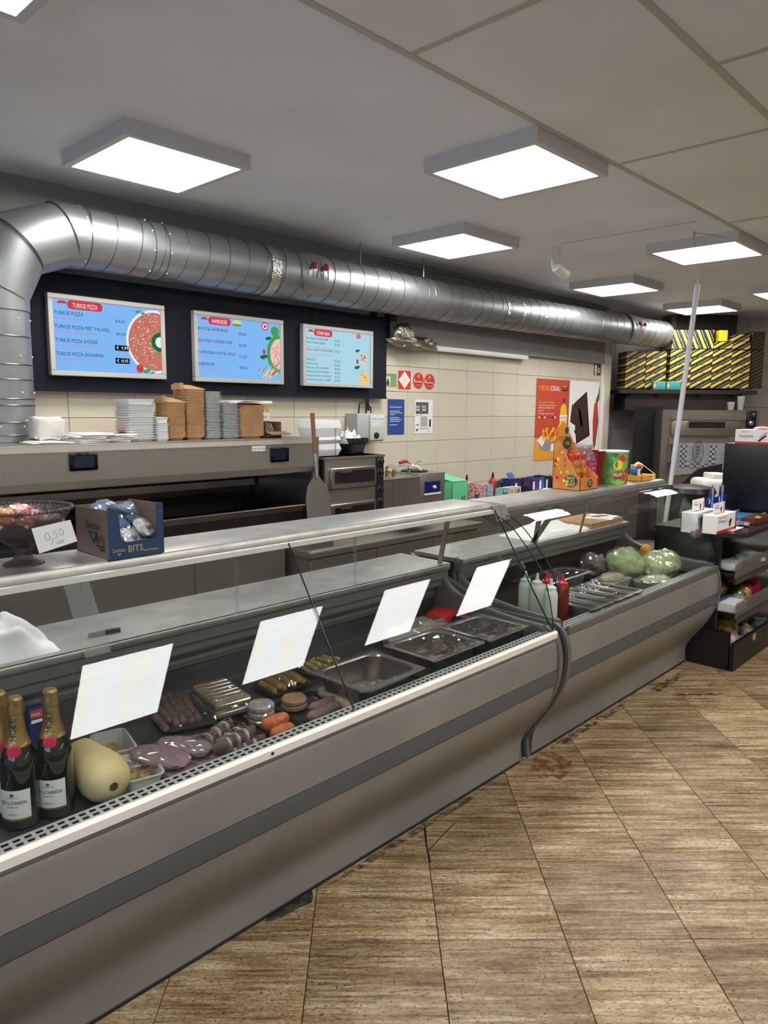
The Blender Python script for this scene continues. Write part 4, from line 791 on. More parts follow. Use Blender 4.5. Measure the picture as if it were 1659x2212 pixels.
def f(b,P,W,H):
    b.pl([(0,0),(W,0),(W,H*.30),(W*.5,H*.25),(0,H*.28)],P,1,.0003); b.text('MENU',W*.09,H*.86,H*.06,P,W*.32,1,lift=.0006); b.text('DEAL',W*.43,H*.86,H*.06,P,W*.27,2,lift=.0006); b.quad(W*.77,H*.86,W*.93,H*.935,P,3); b.quad(W*.79,H*.915,W*.91,H*.925,P,2,.0006); b.text('BAR',W*.85,H*.88,H*.02,P,W*.1,1,'C',.0008)
    b.text('Kroket Menu',W*.09,H*.70,H*.035,P,W*.46,1,lift=.0006); b.quad(W*.09,H*.675,W*.6,H*.68,P,2)
    for s,y in (('Broodje en lekkere friet',.64),('saus +',.605),('Drankje naar keuze',.57)): b.text(s,W*.08,H*y,H*.02,P,W*(.46 if len(s)>8 else .16),2,lift=.0006)
    for k in range(7): b.disc(W*(.11+.078*k),H*.53,W*.03,H*.01,P,(2,3,2,4,5,3,2)[k],.0006,10)
    b.pl([(W*.72,H*.10),(W*.95,H*.10),(W*.95,H*.55),(W*.92,H*.66),(W*.87,H*.70),(W*.80,H*.70),(W*.75,H*.66),(W*.72,H*.55)],P,6,.0006); b.quad(W*.80,H*.72,W*.88,H*.765,P,7,.0008); b.quad(W*.72,H*.49,W*.95,H*.56,P,2,.0008); b.text('FANTA',W*.835,H*.505,H*.035,P,W*.20,7,'C',.001)
    b.pl([(W*.06,H*.25),(W*.30,H*.30),(W*.55,H*.20),(W*.45,H*.10),(W*.2,H*.12)],P,8,.0008); b.pl([(W*.06,H*.25),(W*.2,H*.31),(W*.34,H*.26),(W*.22,H*.17)],P,2,.001)
    q=random.Random(5)
    for k in range(26): x=W*q.uniform(.2,.6); y=H*q.uniform(.22,.36); b.pl([(x,y),(x+W*.04,y-.002),(x+W*.07,y+H*.05),(x+W*.035,y+H*.052)],P,(1,6,1)[k%3],.0011+.00002*k)
    b.pl([(W*.45,H*.20),(W*.72,H*.28),(W*.78,H*.22),(W*.5,H*.14)],P,9,.0009); b.quad(W*.48,H*.11,W*.62,H*.2,P,2,.0012)
x=pxr((1160,817),(1224,990)); sheet('poster','orange MENUDEAL poster with a soda bottle and fries','poster',*x,[OR,YO,wpaper,DB,GN,BL,mat('soda_yellow',(244,190,40),.4),BL,mat('wrapper_grey',(150,140,138),.6),mat('croquette_brown',(176,110,60),.6)],f)
def f(b,P,W,H):
    b.pl([(W*.12,H*.72),(W*.48,H*.88),(W*.62,H*.32),(W*.24,H*.22)],P,1); b.pl([(W*.17,H*.70),(W*.45,H*.83),(W*.57,H*.35),(W*.27,H*.26)],P,2,.0005)
    for pts in ([(.08,.72),(.2,.66),(.16,.46),(.04,.5)],[(.2,.78),(.34,.6),(.42,.42),(.3,.5)],[(.16,.38),(.36,.52),(.54,.46),(.28,.28)],[(.24,.68),(.32,.66),(.40,.46),(.34,.44)]): b.pl([(W*a,H*c) for a,c in pts],P,1,.0008); b.pl([(W*(.02+a*.95),H*(.012+c*.97)) for a,c in pts],P,2,.001)
    b.pl([(W*.74,H*.76),(W*.82,H*.86),(W*.84,H*.95),(W*.90,H*.96),(W*.88,H*.84),(W*.82,H*.74)],P,3,.0006); b.pl([(W*.72,H*.74),(W*.82,H*.75),(W*.81,H*.5),(W*.78,H*.22),(W*.75,H*.13),(W*.72,H*.25),(W*.69,H*.5)],P,4,.0006); b.pl([(W*.80,H*.78),(W*.86,H*.5),(W*.81,H*.2),(W*.76,H*.12),(W*.80,H*.45)],P,3,.0004)
    b.pl([(W*.04,H*.30),(W*.12,H*.27),(W*.24,H*.22),(W*.28,H*.12),(W*.2,H*.08),(W*.1,H*.16)],P,4,.0006)
    b.quad(W*.22,.0,W*.72,H*.2,P,5,.0007)
x=pxr((1232,822),(1298,992)); sheet('poster','white poster with a broken dark chocolate bar and red chilli','poster',*x,[wpaper,DB,mat('chocolate',(66,46,42),.45),GN,RD,mat('poster_deep_red',(186,20,26),.5)],f)
def f(b,P,W,H):
    b.quad(W*.1,H*.06,W*.42,H*.90,P,1); b.disc(W*.26,H*.55,W*.05,H*.06,P,0,.0006); b.quad(W*.18,H*.2,W*.34,H*.3,P,0,.0006); b.pl([(W*.55,H*.25),(W*.8,H*.2),(W*.82,H*.6),(W*.65,H*.7),(W*.58,H*.6)],P,1); b.quad(W*.62,H*.4,W*.7,H*.6,P,0,.0006)
x=pxr((1284,786),(1297,811)); sheet('sign','small dark red fire extinguisher sign high at the wall end','sign',*x,[BRN,wpaper],f)
# foil insulated stub and small strip under the bulkhead
t=thing('foil_wrap','crumpled foil insulation hanging under the bulkhead beside the menu board','foil',(4.40,3.9,2.05)); b=MB(t); b.blob((4.42,3.90,2.115),(.26,.06,.05),0,.5,3,7,26,12); b.blob((4.28,3.90,2.17),(.12,.05,.08),0,.4,3,9,18,10); b.build('foil',mat('dull_foil',(176,168,160),.3,1,bump=1,bs=50),t,50)
t=thing('cable_duct','pale metal cable channel running under the bulkhead','cable channel',(5.3,3.95,2.06)); b=MB(t); b.rbox(4.66,6.1,3.93,3.962,2.075,2.115,.004); b.build('channel',alum,t)
# ================================================================ PACKS ON THE BACK COUNTER
q=random.Random(11); BZ=.868
def bxy(px,py): return pt(px,py,z=BZ+.001)
def pack(label,cat,x,y,w,d,h,m,rz=0,prints=(),nm='carton',group=None,openb=True):
    t=thing(nm,label,cat,(x,y,BZ),rz,group); b=MB(); 
    b.box(-w/2,w/2,-d/2,-d/2+.003,0,h); b.box(-w/2,-w/2+.003,-d/2,d/2,0,h); b.box(w/2-.003,w/2,-d/2,d/2,0,h*.95); b.box(-w/2,w/2,d/2-.003,d/2,0,h); b.box(-w/2,w/2,-d/2,d/2,0,.003)
    if not openb: b.box(-w/2,w/2,-d/2,d/2,h-.003,h)
    b.build('box',m,t,0)
    if prints:
        mats=[];b=MB(); P=plane((-w/2,-d/2-.0004,0)); P2=plane((-w/2-.0004,d/2,0),(0,-1,0),(0,0,1))
        for side,s,x_,y_,hh,ww,pm in prints:
            if pm not in mats: mats.append(pm)
            k=mats.index(pm); PP=P if side=='f' else P2
            if s is None: b.quad(x_,y_,x_+ww,y_+hh,PP,k)
            else: b.text(s,x_,y_,hh,PP,ww,k)
        b.build('print',mats,t,0)
    return t
mint=mat('mint_green_card',(104,200,148),.5)
def at(px,y): P=pt(px,1050,Y=y); return P.x
h1=.16
t=pack('large mint green carton with a black M on the back counter','carton',4.50,3.60,.20,.24,.175,mint,0,(('f','M',.12,.012,.05,.045,ink),('l','M',.015,.012,.055,.05,ink)))
b=MB(); b.prism([(-.12,.172),(-.12,.178),(.10,.215),(.10,.208)],'x',-.09,.09); b.build('open_flap',mint,t,0)
red_w=mat('red_check_print',(170,40,40),.5,var=.8,vs=60,rgb2=(220,200,190)); 
t=pack('brown and red printed snack carton right of the mint one','carton',4.83,3.60,.17,.16,.12,red_w,.05,(('f',None,.0,.0,.05,.05,BL),))
pack('pale blue slim carton on the back counter','carton',4.98,3.58,.09,.09,.11,mat('pale_blue_card',(150,186,208),.5),.0,(('f',None,.01,.02,.003,.07,BL),('f',None,.01,.05,.003,.07,BL)),openb=False)
for i,(px,c,l) in enumerate(((1012,(180,36,40),'red and white bottle with a dark cap behind the brown snack carton'),(1068,(190,40,34),'red bottle with a dark pointed cap behind the shield printed boxes'))):
    x=at(px,3.72); t=thing('squeeze_bottle',l,'bottle',(x,3.74,BZ),0); b=MB(); b.lathe([(.035,0),(.037,.01),(.037,.10),(.02,.13),(.012,.135)],16); b.build('body',mat('bottle_red%d'%i,c,.4,var=.6 if i==0 else .1,vs=25,rgb2=(230,200,190) if i==0 else None),t); b=MB(); b.lathe([(.013,.135),(.012,.15),(.005,.185),(.002,.186)],10); b.build('cap',ink,t)
pack('small pale box with a green M on the back counter','box',5.12,3.52,.07,.08,.075,mat('aqua_card',(150,200,190),.5),0,(('f','M',.008,.012,.035,.05,ink),),openb=False)
pack('white box with an orange shield on the back counter','box',5.22,3.52,.075,.08,.075,wpaper,0,(('f',None,.018,.015,.045,.04,YO),),openb=False)
pack('white box with a brown shield on the back counter','box',5.32,3.52,.075,.08,.075,wpaper,0,(('f',None,.018,.015,.045,.035,MC['kraft_brown']),),openb=False)
pack('low black and red box on the back counter','box',5.45,3.54,.11,.09,.07,ink,0,(('f',None,.05,.01,.015,.05,RD),),openb=False)
for i,(px,h,c,l) in enumerate(((1120,.13,(36,40,92),'navy carton with an open lid, left of the purple ones'),(1140,.12,(60,34,74),'dark purple carton beside the navy one'),(1158,.12,(88,40,100),'violet carton with pale stripes'),(1172,.125,(60,90,150),'blue and white carton right of the violet one'),(1186,.13,(30,34,50),'dark carton with a white stripe'))):
    x=pt(px-10,1040,Y=3.58).x; t=pack(l,'carton',x,3.60,.125,.12,h,mat('pack_col%d'%i,c,.45),.05,(('f',None,.02,.02,h*.6,.03,inkw if i!=1 else BL),))
    if i==0: b=MB(); b.prism([(.0,h),(.03,h+.05),(.033,h+.05),(.004,h)],'x',-.05,.05); b.build('open_flap',BL,t,0)
t=thing('black_case','small black case standing behind the dark cartons','case',(6.12,3.62,BZ)); b=MB(); b.rbox(-.06,.06,-.05,.05,0,.095,.01); b.build('body',blackm,t); b=MB(); b.rbox(.0,.03,-.055,-.05,.02,.18,.004,M=TR(ry=.1)); b.build('clip',mat('grey_clip',(130,134,128),.4),t)
t=thing('green_pouch','dark green folded pouch lying behind the white boxes','pouch',(5.42,3.70,BZ)); b=MB(); b.blob((0,0,.06),(.11,.06,.06),0,.3,3,2); b.build('pouch',mat('dark_green',(26,62,44),.4),t)
t=thing('plate','pale round dish behind the big candy box','dish',(5.75,3.47,BZ)); b=MB(); b.lathe([(.05,0),(.11,.02),(.112,.022),(.06,.004)],28); b.build('plate',wt,t)
t=thing('flower_pot','tiny pot with dark sprigs and pink flowers at the wall end','plant',(7.45,3.72,BZ)); b=MB(); b.lathe([(.03,0),(.04,.07),(.035,.07)],14); b.build('pot',white,t); b=MB()
for k in range(9): a=k*.7; b.tube([(0,0,.06),(.04*math.cos(a),.04*math.sin(a),.25+.02*(k%3))],.004,4)
b.build('stem',darkm,t)['kind']='stuff'; b=MB()
for k in range(6): b.blob((.04*math.cos(k)+.05,.03*math.sin(k),.16+.012*k),(.014,.014,.014),0,.2,nu=8,nv=6)
b.build('flowers',mat('pink_flower',(190,120,140),.6),t)['kind']='stuff'
# everything fixed to or standing along the back wall is scaled about the camera,
# so it grows and moves back along the lines of sight
CAM_K=1.1125
for o in COL.objects:
    if o.parent is None and o.name not in REAR_FROM and o.type in('MESH','EMPTY'): REAR.append(o)
for o in REAR: o.location=(o.location.x*CAM_K,o.location.y*CAM_K,o.location.z*CAM_K-.18); o.scale=(CAM_K,)*3
# ================================================================ FAR END: SHELF, BOXES, OVEN
RZ=YAW-PI/2
def far(name,label,cat,D,px,py=None,z=None,group=None,dd=0):
    P=pt(px,py or 900,D=D); lat=(P-LT(D)).dot(rh); t=thing(name,label,cat,LT(D+dd,lat,P.z if z is None else z),RZ,group); return t
def wz(D,a,c): A=pt(*a,D=D);C=pt(*c,D=D); return (C-A).dot(rh),A.z,C.z
SD=9.3
w_,zt_,zb_=wz(SD,(1338,843),(1632,855)); SZ=pt(1480,842,D=SD).z
t=far('wall_shelf','long dark shelf over the big oven holding striped boxes','shelf',SD,1338,z=SZ); Wd=w_
b=MB(); b.box(0,Wd,0,.62,-.05,0); b.build('board',mat('dark_wood',(40,30,26),.45),t,0)
b=MB(); b.box(.10,Wd-.12,.12,.56,-.26,-.05); b.build('canopy',mat('dark_brown_panel',(48,36,32),.5),t,0)
for x in (.10,.48,1.0,1.42): b=MB(); b.prism([(.02,-.05),(.40,-.05),(.40,-.24)],'x',x,x+.03); b.build('bracket',mat('dark_bracket',(26,22,22),.5),t,0)
t=far('flue','wide black flue rising to the ceiling behind the striped boxes','flue',9.86,1447,z=SZ-.06); W=wz(9.86,(1447,700),(1580,700))[0]
b=MB(); b.box(.0,W*.68,0,.3,0,ZC-SZ+.06); b.box(W*.68,W,.0,.3,0,ZC-SZ+.06); b.prism([(-.2,0),(W+.1,0),(W,.5),(0,.5)],'y',-.02,0); b.build('flue_panel',mat('flue_dark',(40,36,36),.5),t,0)
b=MB(); b.box(-.06,0,-.01,.3,0,ZC-SZ+.06); b.build('side_panel',mat('flue_tan',(96,78,66),.5),t,0)
stripe=None
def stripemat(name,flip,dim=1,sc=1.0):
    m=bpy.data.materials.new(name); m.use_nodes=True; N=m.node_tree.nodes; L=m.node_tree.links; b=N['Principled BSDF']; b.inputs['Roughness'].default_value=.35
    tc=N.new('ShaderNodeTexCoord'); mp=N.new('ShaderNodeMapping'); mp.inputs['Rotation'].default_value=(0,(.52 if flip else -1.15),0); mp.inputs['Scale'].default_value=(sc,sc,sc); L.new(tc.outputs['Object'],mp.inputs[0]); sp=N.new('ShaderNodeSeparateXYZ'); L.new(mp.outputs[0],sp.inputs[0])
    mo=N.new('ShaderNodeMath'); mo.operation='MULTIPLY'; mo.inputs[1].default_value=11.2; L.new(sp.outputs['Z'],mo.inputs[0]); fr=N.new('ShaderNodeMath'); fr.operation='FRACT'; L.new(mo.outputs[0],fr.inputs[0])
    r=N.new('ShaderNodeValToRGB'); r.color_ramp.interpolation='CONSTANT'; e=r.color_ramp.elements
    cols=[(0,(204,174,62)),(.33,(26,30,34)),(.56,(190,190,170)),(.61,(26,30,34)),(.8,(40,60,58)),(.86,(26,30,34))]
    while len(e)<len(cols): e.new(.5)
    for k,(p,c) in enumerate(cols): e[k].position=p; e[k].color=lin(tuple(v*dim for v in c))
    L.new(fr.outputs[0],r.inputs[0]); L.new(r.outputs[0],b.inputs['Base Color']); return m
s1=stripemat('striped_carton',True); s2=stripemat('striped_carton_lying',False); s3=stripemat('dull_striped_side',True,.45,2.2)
def sbox(px0,px1,py0,py1,D,dep,m,label,group='yellow and black striped boxes',ends=None):
    W,z1,z0=wz(D,(px0,py0),(px1,py1)); t=far('striped_box',label,'box',D,px0,z=z0,group=group); b=MB(); b.rbox(.001,W-.001,0,dep,.0005,z1-z0-.0005,.003,0,1); b.build('carton',m,t,0); return t
cols=[(1346,1388,758,'far left'),(1389,1432,758,'second'),(1440,1485,754,'third'),(1486,1530,754,'fourth'),(1531,1571,754,'fifth'),(1572,1611,756,'last')]
for ci,(a,c,ytop,l) in enumerate(cols):
    for k in range(5):
        hgt_=(839-ytop)/5; y1=839.5-hgt_*k; y0=y1-hgt_
        pos=('lowest','second from the bottom','middle','second from the top','topmost')[k]
        if k>0 or True: sbox(a,c,y0,y1,SD+.06,.33,s1,'black and yellow striped box, %s in the %s stack from the left'%(pos,('first','second','third','fourth','fifth','sixth')[ci]))
P=sbox(1612,1634,756,839.5,SD+.10,.30,s3,'tall dull striped box side at the right end of the shelf')
for k in range(5):
    a=1442+17.3*k; sbox(a,a+17,712.5,753.5,SD+.06,.33,s2,'upright striped box on the third and fourth stacks, %s from the left'%('first','second','third','fourth','fifth')[k])
sbox(1532,1571,738,753.5,SD+.06,.3,s1,'single striped box lying on the fifth stack'); sbox(1572,1609,738,755,SD+.06,.3,s1,'striped box with a yellow patch on the sixth stack'); sbox(1570,1606,722,737.5,SD+.06,.3,s1,'tilted striped box topping the sixth stack'); sbox(1611,1637,716,755.5,SD+.10,.3,s3,'dull striped box on top of the right end box')
sbox(1541,1558,713,737,SD+.07,.1,mat('bright_yellow_card',(240,196,30),.4),'small upright yellow and black box on the fifth stack')
teal=mat('teal_tin',(60,150,150),.4)
for a,c,l in ((1407,1434,'left teal tub at the front edge of the shelf'),(1436,1466,'right teal tub at the front edge of the shelf')):
    W,z1,z0=wz(SD+.0,(a,822),(c,838)); t=far('teal_tub',l,'tub',SD,a,z=SZ,group='teal tubs on the shelf'); b=MB(); b.rbox(0,W-.004,.0,.055,0,.095,.006); b.build('tub',teal,t); b=MB(); b.box(-.002,W-.002,-.002,.056,.09,.10); b.build('lid',mat('teal_lid',(120,190,180),.4),t,0); b=MB(); b.disc(.02,.05,.018,.03,plane((0,-.0005,0))); b.build('daisy_print',FR,t,0)
# ---- big oven
OD=8.75
W,z1,z0=wz(OD,(1432,885),(1622,1120)); zt=z1
t=far('big_oven','big two deck stainless pizza oven beneath the shelf','oven',OD,1432,z=0); sx=W/190.; X_=lambda px:(px-1432)*sx; Z_=lambda py: pt(1520,py,D=OD).z
bs=mat('oven_steel',(150,140,130),.38,.85,rv=.05,vs=5)
b=MB(); b.box(0,W,0.01,1.0,.15,zt); b.build('body',bs,t,0); b=MB(); b.box(.06,W-.06,.05,.95,0,.15); b.build('stand',darkm,t,0)
b=MB(); b.box(X_(1447),X_(1594),-.03,.01,Z_(906),Z_(896)); b.box(X_(1447),X_(1594),-.012,.01,Z_(908),Z_(904)); b.build('door_lip',steelv,t,0)
b=MB(); r_=lambda a,c,y0_,y1_,r,y:rrz(X_(a),X_(c),Z_(y1_),Z_(y0_),r,y); b.loft([r_(1449,1585,910,942,.03,.01),r_(1449,1585,910,942,.03,-.025),r_(1451,1583,912,940,.03,-.03)],0,False,True); d=b.build('door',bs,t,30); d['label']='upper oven door'
b=MB(); b.loft([r_(1478,1556,908+1,928,.03,-.0301),r_(1478,1556,909,928,.03,-.04)],0,False,True); b.build('window_frame',steelv,d,30); b=MB(); b.loft([r_(1481,1553,911,925,.02,-.0405),r_(1481,1553,911,925,.02,-.042)],0,False,True); b.build('door_window',mat('oven_dark_glass',(34,24,22),.15),d,30)
b=MB(); b.box(X_(1446),X_(1563),-.02,.01,Z_(1000),Z_(957)); b.build('lower_door',bs,t,0); b=MB(); b.box(X_(1446),X_(1564),-.045,-.02,Z_(960),Z_(957)); b.build('towel_rail',steelv,t,0)
b=MB(); b.box(X_(1446),X_(1563),-.004,.009,Z_(957),Z_(945)); b.build('middle_panel',bs,t,0)
b=MB(); b.rbox(X_(1596),X_(1615),-.02,.01,Z_(925),Z_(886),.01); b.build('control_box',blackm,t)
for px,py,m in ((1610,897,'b'),(1605,914,'w')):
    b=MB(); b.lathe([(.033,0),(.033,.006),(.026,.02),(.02,.024)],18,M=plane((X_(px),-.02,Z_(py)),(1,0,0),(0,0,1))); b.build('knob',steelv if m=='w' else mat('knob_dark',(40,40,42),.3),t)
b=MB(); b.box(X_(1563),X_(1594),-.02,.01,Z_(970),Z_(940)); b.build('side_panel',bs,t,0)
# towel
tw=bpy.data.materials.new('checked_towel'); tw.use_nodes=True; N=tw.node_tree.nodes;L=tw.node_tree.links;B=N['Principled BSDF']; tc=N.new('ShaderNodeTexCoord'); ck_=N.new('ShaderNodeTexChecker'); ck_.inputs['Scale'].default_value=34; ck_.inputs[1].default_value=lin((168,166,170)); ck_.inputs[2].default_value=lin((70,68,74)); L.new(tc.outputs['Object'],ck_.inputs[0]); L.new(ck_.outputs[0],B.inputs['Base Color']); B.inputs['Roughness'].default_value=.9
tl=mat('towel_grey',(150,148,152),.9,var=.12,vs=30)
t=far('tea_towel','grey towel with a chequered border hanging on the oven rail','towel',OD,1454,z=Z_(1025)); Wt=(1561-1454)*sx; Ht=Z_(957)-Z_(1025)
def wav(x,z): return -.055-.012*math.sin(x*38)*(1-z/Ht)
b=MB(); vs=[];fs=[]; n=24
for i in range(n+1):
    for j in range(7):
        x=Wt*i/n; z=Ht*j/6; 
        if j==0: z+=.05*(1-abs(i/n-.5)*1.2)-.03+(.10 if i/n>.75 else 0)*(i/n-.75)*4
        vs.append((x,wav(x,z),z))
for i in range(n):
    for j in range(6): a=i*7+j; fs.append((a,a+7,a+8,a+1))
b.add(vs,fs); b.build('cloth',tl,t,60)
b=MB(); mfa=[(Wt*.14,Ht*.2,Wt*.26,Ht*.95),(Wt*.68,Ht*.2,Wt*.80,Ht*.95),(Wt*.26,Ht*.2,Wt*.68,Ht*.36)]
for x0,y0,x1,y1 in mfa:
    k=12
    for i in range(k): xa=x0+(x1-x0)*i/k; xb=x0+(x1-x0)*(i+1)/k; b.add([(xa,wav(xa,y0)-.002,y0),(xb,wav(xb,y0)-.002,y0),(xb,wav(xb,y1)-.002,y1),(xa,wav(xa,y1)-.002,y1)],[(0,1,2,3)])
b.build('checked_border',tw,t,60); b=MB(); P=plane((Wt*.46,-.069,Ht*.72)); n=24
for i in range(n):
    a=2*PI*i/n;c=2*PI*(i+1)/n; b.pl([(.065*math.cos(a),.13*math.sin(a)),(.065*math.cos(c),.13*math.sin(c)),(.058*math.cos(c),.12*math.sin(c)),(.058*math.cos(a),.12*math.sin(a))],P)
b.text('TREB',-.08,-.02,.05,plane((Wt*.46,-.069,Ht*.72),(0,0,1),(-1,0,0)),.16); b.build('towel_print',mat('towel_ink',(60,58,66),.9),t,0)
# black board left of the oven, cups, peel paddle, white machine
t=far('room_divider','tall matt black panel standing left of the big oven','panel',9.0,1371,z=0); b=MB(); b.box(0,wz(9,(1371,900),(1431,900))[0],0,.03,0,pt(1400,878,D=9).z); b.build('board',blackboard,t,0)
for px,l in ((1577,'short clear glass upside down on the big oven'),(1598,'tall clear glass standing on the big oven')):
    t=far('drinking_glass',l,'glass',OD+.12,px,z=zt); h=.10 if px<1590 else .17; b=MB(); b.lathe([(.03,0),(.045,h),(.043,h),(.028,.008)],18,cap1=False); b.build('glass',cpl,t)
t=far('oven_paddle','wide black scoop leaning out in front of the towel','scoop',8.2,1480,z=0); A=lambda px,py,dy=0:V(((pt(px,py,D=8.2)-LT(8.2)).dot(rh)-(pt(1480,900,D=8.2)-LT(8.2)).dot(rh),dy,pt(px,py,D=8.2).z))
pts=[(1561,1002),(1558,1024),(1525,1030),(1508,1046),(1480,1062),(1468,1050),(1498,1022),(1512,1012)]; b=MB(); n=len(pts); b.add([A(*p) for p in pts]+[A(*p,.03) for p in pts],[list(range(n))[::-1],list(range(n,2*n))]+[(i,(i+1)%n,n+(i+1)%n,n+i) for i in range(n)]); b.build('scoop',blackm,t,0)
b=MB(); b.tube([A(1482,1056,.015),A(1470,1100,.015),V((A(1465,1100).x,.015,0))],.02,8); b.build('leg',blackm,t)
t=far('dough_machine','white rounded kitchen machine partly hidden behind the black cabinet','machine',7.6,1528,z=0); b=MB(); ww_=wz(7.6,(1528,1000),(1590,1000))[0]; zz=pt(1550,1036,D=7.6).z; b.rbox(0,ww_,0,.35,.5,zz,.05,seg=3); b.build('body',white,t); b=MB(); b.rbox(ww_*.42,ww_,.05,.3,zz-.01,zz+.055,.015); b.build('head',white,t); b=MB(); b.box(.02,ww_-.02,.03,.32,0,.5); b.build('stand',darkm,t,0)
t=far('dark_bin','round black lidded bin before the white machine','bin',6.9,1500,z=0); b=MB(); zz=pt(1530,1048,D=6.9).z; b.lathe([(.20,0),(.22,zz*.9),(.24,zz*.93),(.22,zz*.98),(.12,zz)],28); b.build('bin',mat('bin_black',(20,20,24),.35),t)
# ================================================================ HANGING POLE
t=thing('hanging_pole','long translucent white tube hung by a thin string from the ceiling','pole',(4.96,2.1,0)); a=V((4.96,2.1,0.002)); c=pt(1507,615,Y=2.13)
b=MB(t); b.tube([a,a.lerp(c,.5)],.016,12); b.build('lower_tube',mat('tube_white',(196,196,196),.35),t); b=MB(t); b.tube([a.lerp(c,.5),c],.018,12); b.build('upper_tube',MC['tube_white'],t)
b=MB(t); q_=a.lerp(c,.42); b.tube([q_-(c-a).normalized()*.02,q_+(c-a).normalized()*.02],.021,12); b.build('joint_sleeve',blackm,t)
hk=V((5.40,2.145,ZC)); b=MB(t); b.tube([c,c+V((0,0,.03)),hk.lerp(c,.5)+V((.01,0,0)),hk-V((0,0,.04)),hk],.0022,5); b.tube([hk-V((0,0,.01)),hk+V((.10,-.06,-.01)),hk+V((.18,-.2,-.05)),(5.70,1.91,ZC-.01)],.002,5); b.build('string',mat('grey_string',(150,144,138),.6),t)
b=MB(t); b.lathe([(.008,-.03),(.008,0)],8,c=tuple(hk)); b.build('hook',steelv,t)
# ---- spotlight
t=thing('spotlight','white adjustable spotlight on the ceiling between the lit panels','spotlight',(5.2,3.161,ZC)); b=MB(t); b.lathe([(.055,0),(.055,-.05),(.05,-.065),(.02,-.068)],24,c=(5.2,3.161,ZC)); b.build('base',white,t)
d_=(pt(1213,590,Y=3.161)-pt(1190,560,Y=3.161)); d_=V((d_.x,-.05,d_.z)).normalized(); n0=V((5.2,3.161,ZC-.066)); b=MB(t); b.tube([n0,n0+V((0,0,-.05)),n0+V((.01,0,-.075))],.014,10); b.build('arm',white,t)
n1=n0+V((.005,0,-.06)); b=MB(t); b.tube([n1,n1+d_*.03,n1+d_*.035,n1+d_*.16,n1+d_*.17],[.02,.03,.04,.042,.036],18); h=b.build('lamp_head',white,t); b=MB(t); b.tube([n1+d_*.1705,n1+d_*.172],.033,16); b.build('lens',mat('lens_grey',(120,120,120),.2),h)
filmf=clear('crinkled_film',(250,250,249),.06,haze=.02,k=1,rough=.03)
def filmify(t,off=.0022,jit=.0022,skip=('plastic','tray')):
    for o in list(t.children):
        if o.type!='MESH' or o.name.split('.')[0] in ('stick','cling_film','bag_film','tray'): continue
        me=o.data; b=MB(); fr=140
        b.v=[tuple(v.co+v.normal*(off+jit*noise.noise(v.co*fr+V((len(me.vertices),0,0))))) for v in me.vertices]; b.f=[list(p.vertices) for p in me.polygons]; b.mi=[0]*len(b.f)
        b.build('cling_film',filmf,t,0)
# ================================================================ GONDOLA SHELVES AT THE RIGHT END
GX0=4.66; GX1=6.2; GY0=1.44; GY1=1.98; GZ=.862
bw=mat('black_wood',(20,18,18),.4)
t=thing('snack_gondola','black snack shelving unit with a dark top at the end of the counters','shelving unit',(5.4,1.7,0))
b=MB(t); o=[(GX0-.02,GY0+.06),(GX0+.0,GY0+.01),(GX0+.05,GY0-.01),(GX1,GY0-.01),(GX1,GY1),(GX0-.02,GY1)]; b.prism(o,'z',GZ-.028,GZ); b.build('top_board',mat('top_dark',(44,36,34),.25),t,0)
b=MB(t); b.box(GX0,GX0+.03,GY0+.12,GY1,0,GZ-.028); b.box(GX0-.025,GX0+.0,GY0+.02,GY1-.1,0,.24); b.build('side_panel',bw,t,0)
b=MB(t); b.box(GX0,GX1,GY1-.02,GY1,0,GZ-.028); b.build('back_panel',bw,t,0)
for z,y in ((.58,GY0+.02),(.335,GY0+.0),(.06,GY0-.01)):
    b=MB(t); b.box(GX0+.03,GX1,y,GY1-.02,z,z+.018); b.build('shelf',bw,t,0)
    if z>.1:
        b=MB(t); b.box(GX0-.025,GX1,y-.006,y-.002,z,z+.10); b.build('price_rail',clear('rail_plastic',(205,200,196),.08,haze=.08,rough=.08),t,0)
        b=MB(t); b.box(GX0-.025,GX1,y-.012,y,z-.03,z+.004); b.build('rail_holder',mat('dark_rail',(58,54,50),.35,.4),t,0)
b=MB(t); b.box(GX0-.02,GX1,GY0-.012,GY0+.012,0,.175); b.build('kick_board',bw,t,0)
t=thing('black_cabinet','tall plain black cabinet standing on the far shelving unit','cabinet',(5.95,1.72,GZ)); b=MB(t); b.rbox(5.6,6.19,1.46,1.90,GZ,1.372,.004); b.build('body',blackboard,t)
t=thing('chocolate_box','white and red Kinder bueno chocolate box on top of the black cabinet','box',(5.62,1.75,1.372)); A=pt(1587,956,X=5.62); b=MB(t); yb=A.y; b.box(5.62,5.86,1.48,yb,1.372,1.372+.10); b.build('box',wpaper,t,0)
P=plane((5.6195,yb,1.372),(0,-1,0),(0,0,1)); Wb=yb-1.48; b=MB(t); b.quad(0,0,Wb,.012,P,0)
for k in range(20): b.disc(Wb*(k+.5)/20,.012,Wb/44,.004,P,0,.0004,8)
b.text('K',.045,.082,.011,P,.009,1); b.text('inder',.055,.082,.011,P,.035,0); b.text('bueno',.032,.046,.022,P,.092,1,lift=.0008); b.text('white',.05,.032,.007,P,.03,2); b.pl([(.15,.02),(.17,.018),(.215,.06),(.2,.065)],P,3); b.pl([(.16,.045),(.175,.04),(.22,.08),(.21,.088)],P,4,.0005); b.build('print',[RD,mat('brown_logo_ink',(48,26,22),.6),mat('tan_print',(190,170,150),.7),DB,mat('biscuit_print',(206,160,116),.6)],t,0)
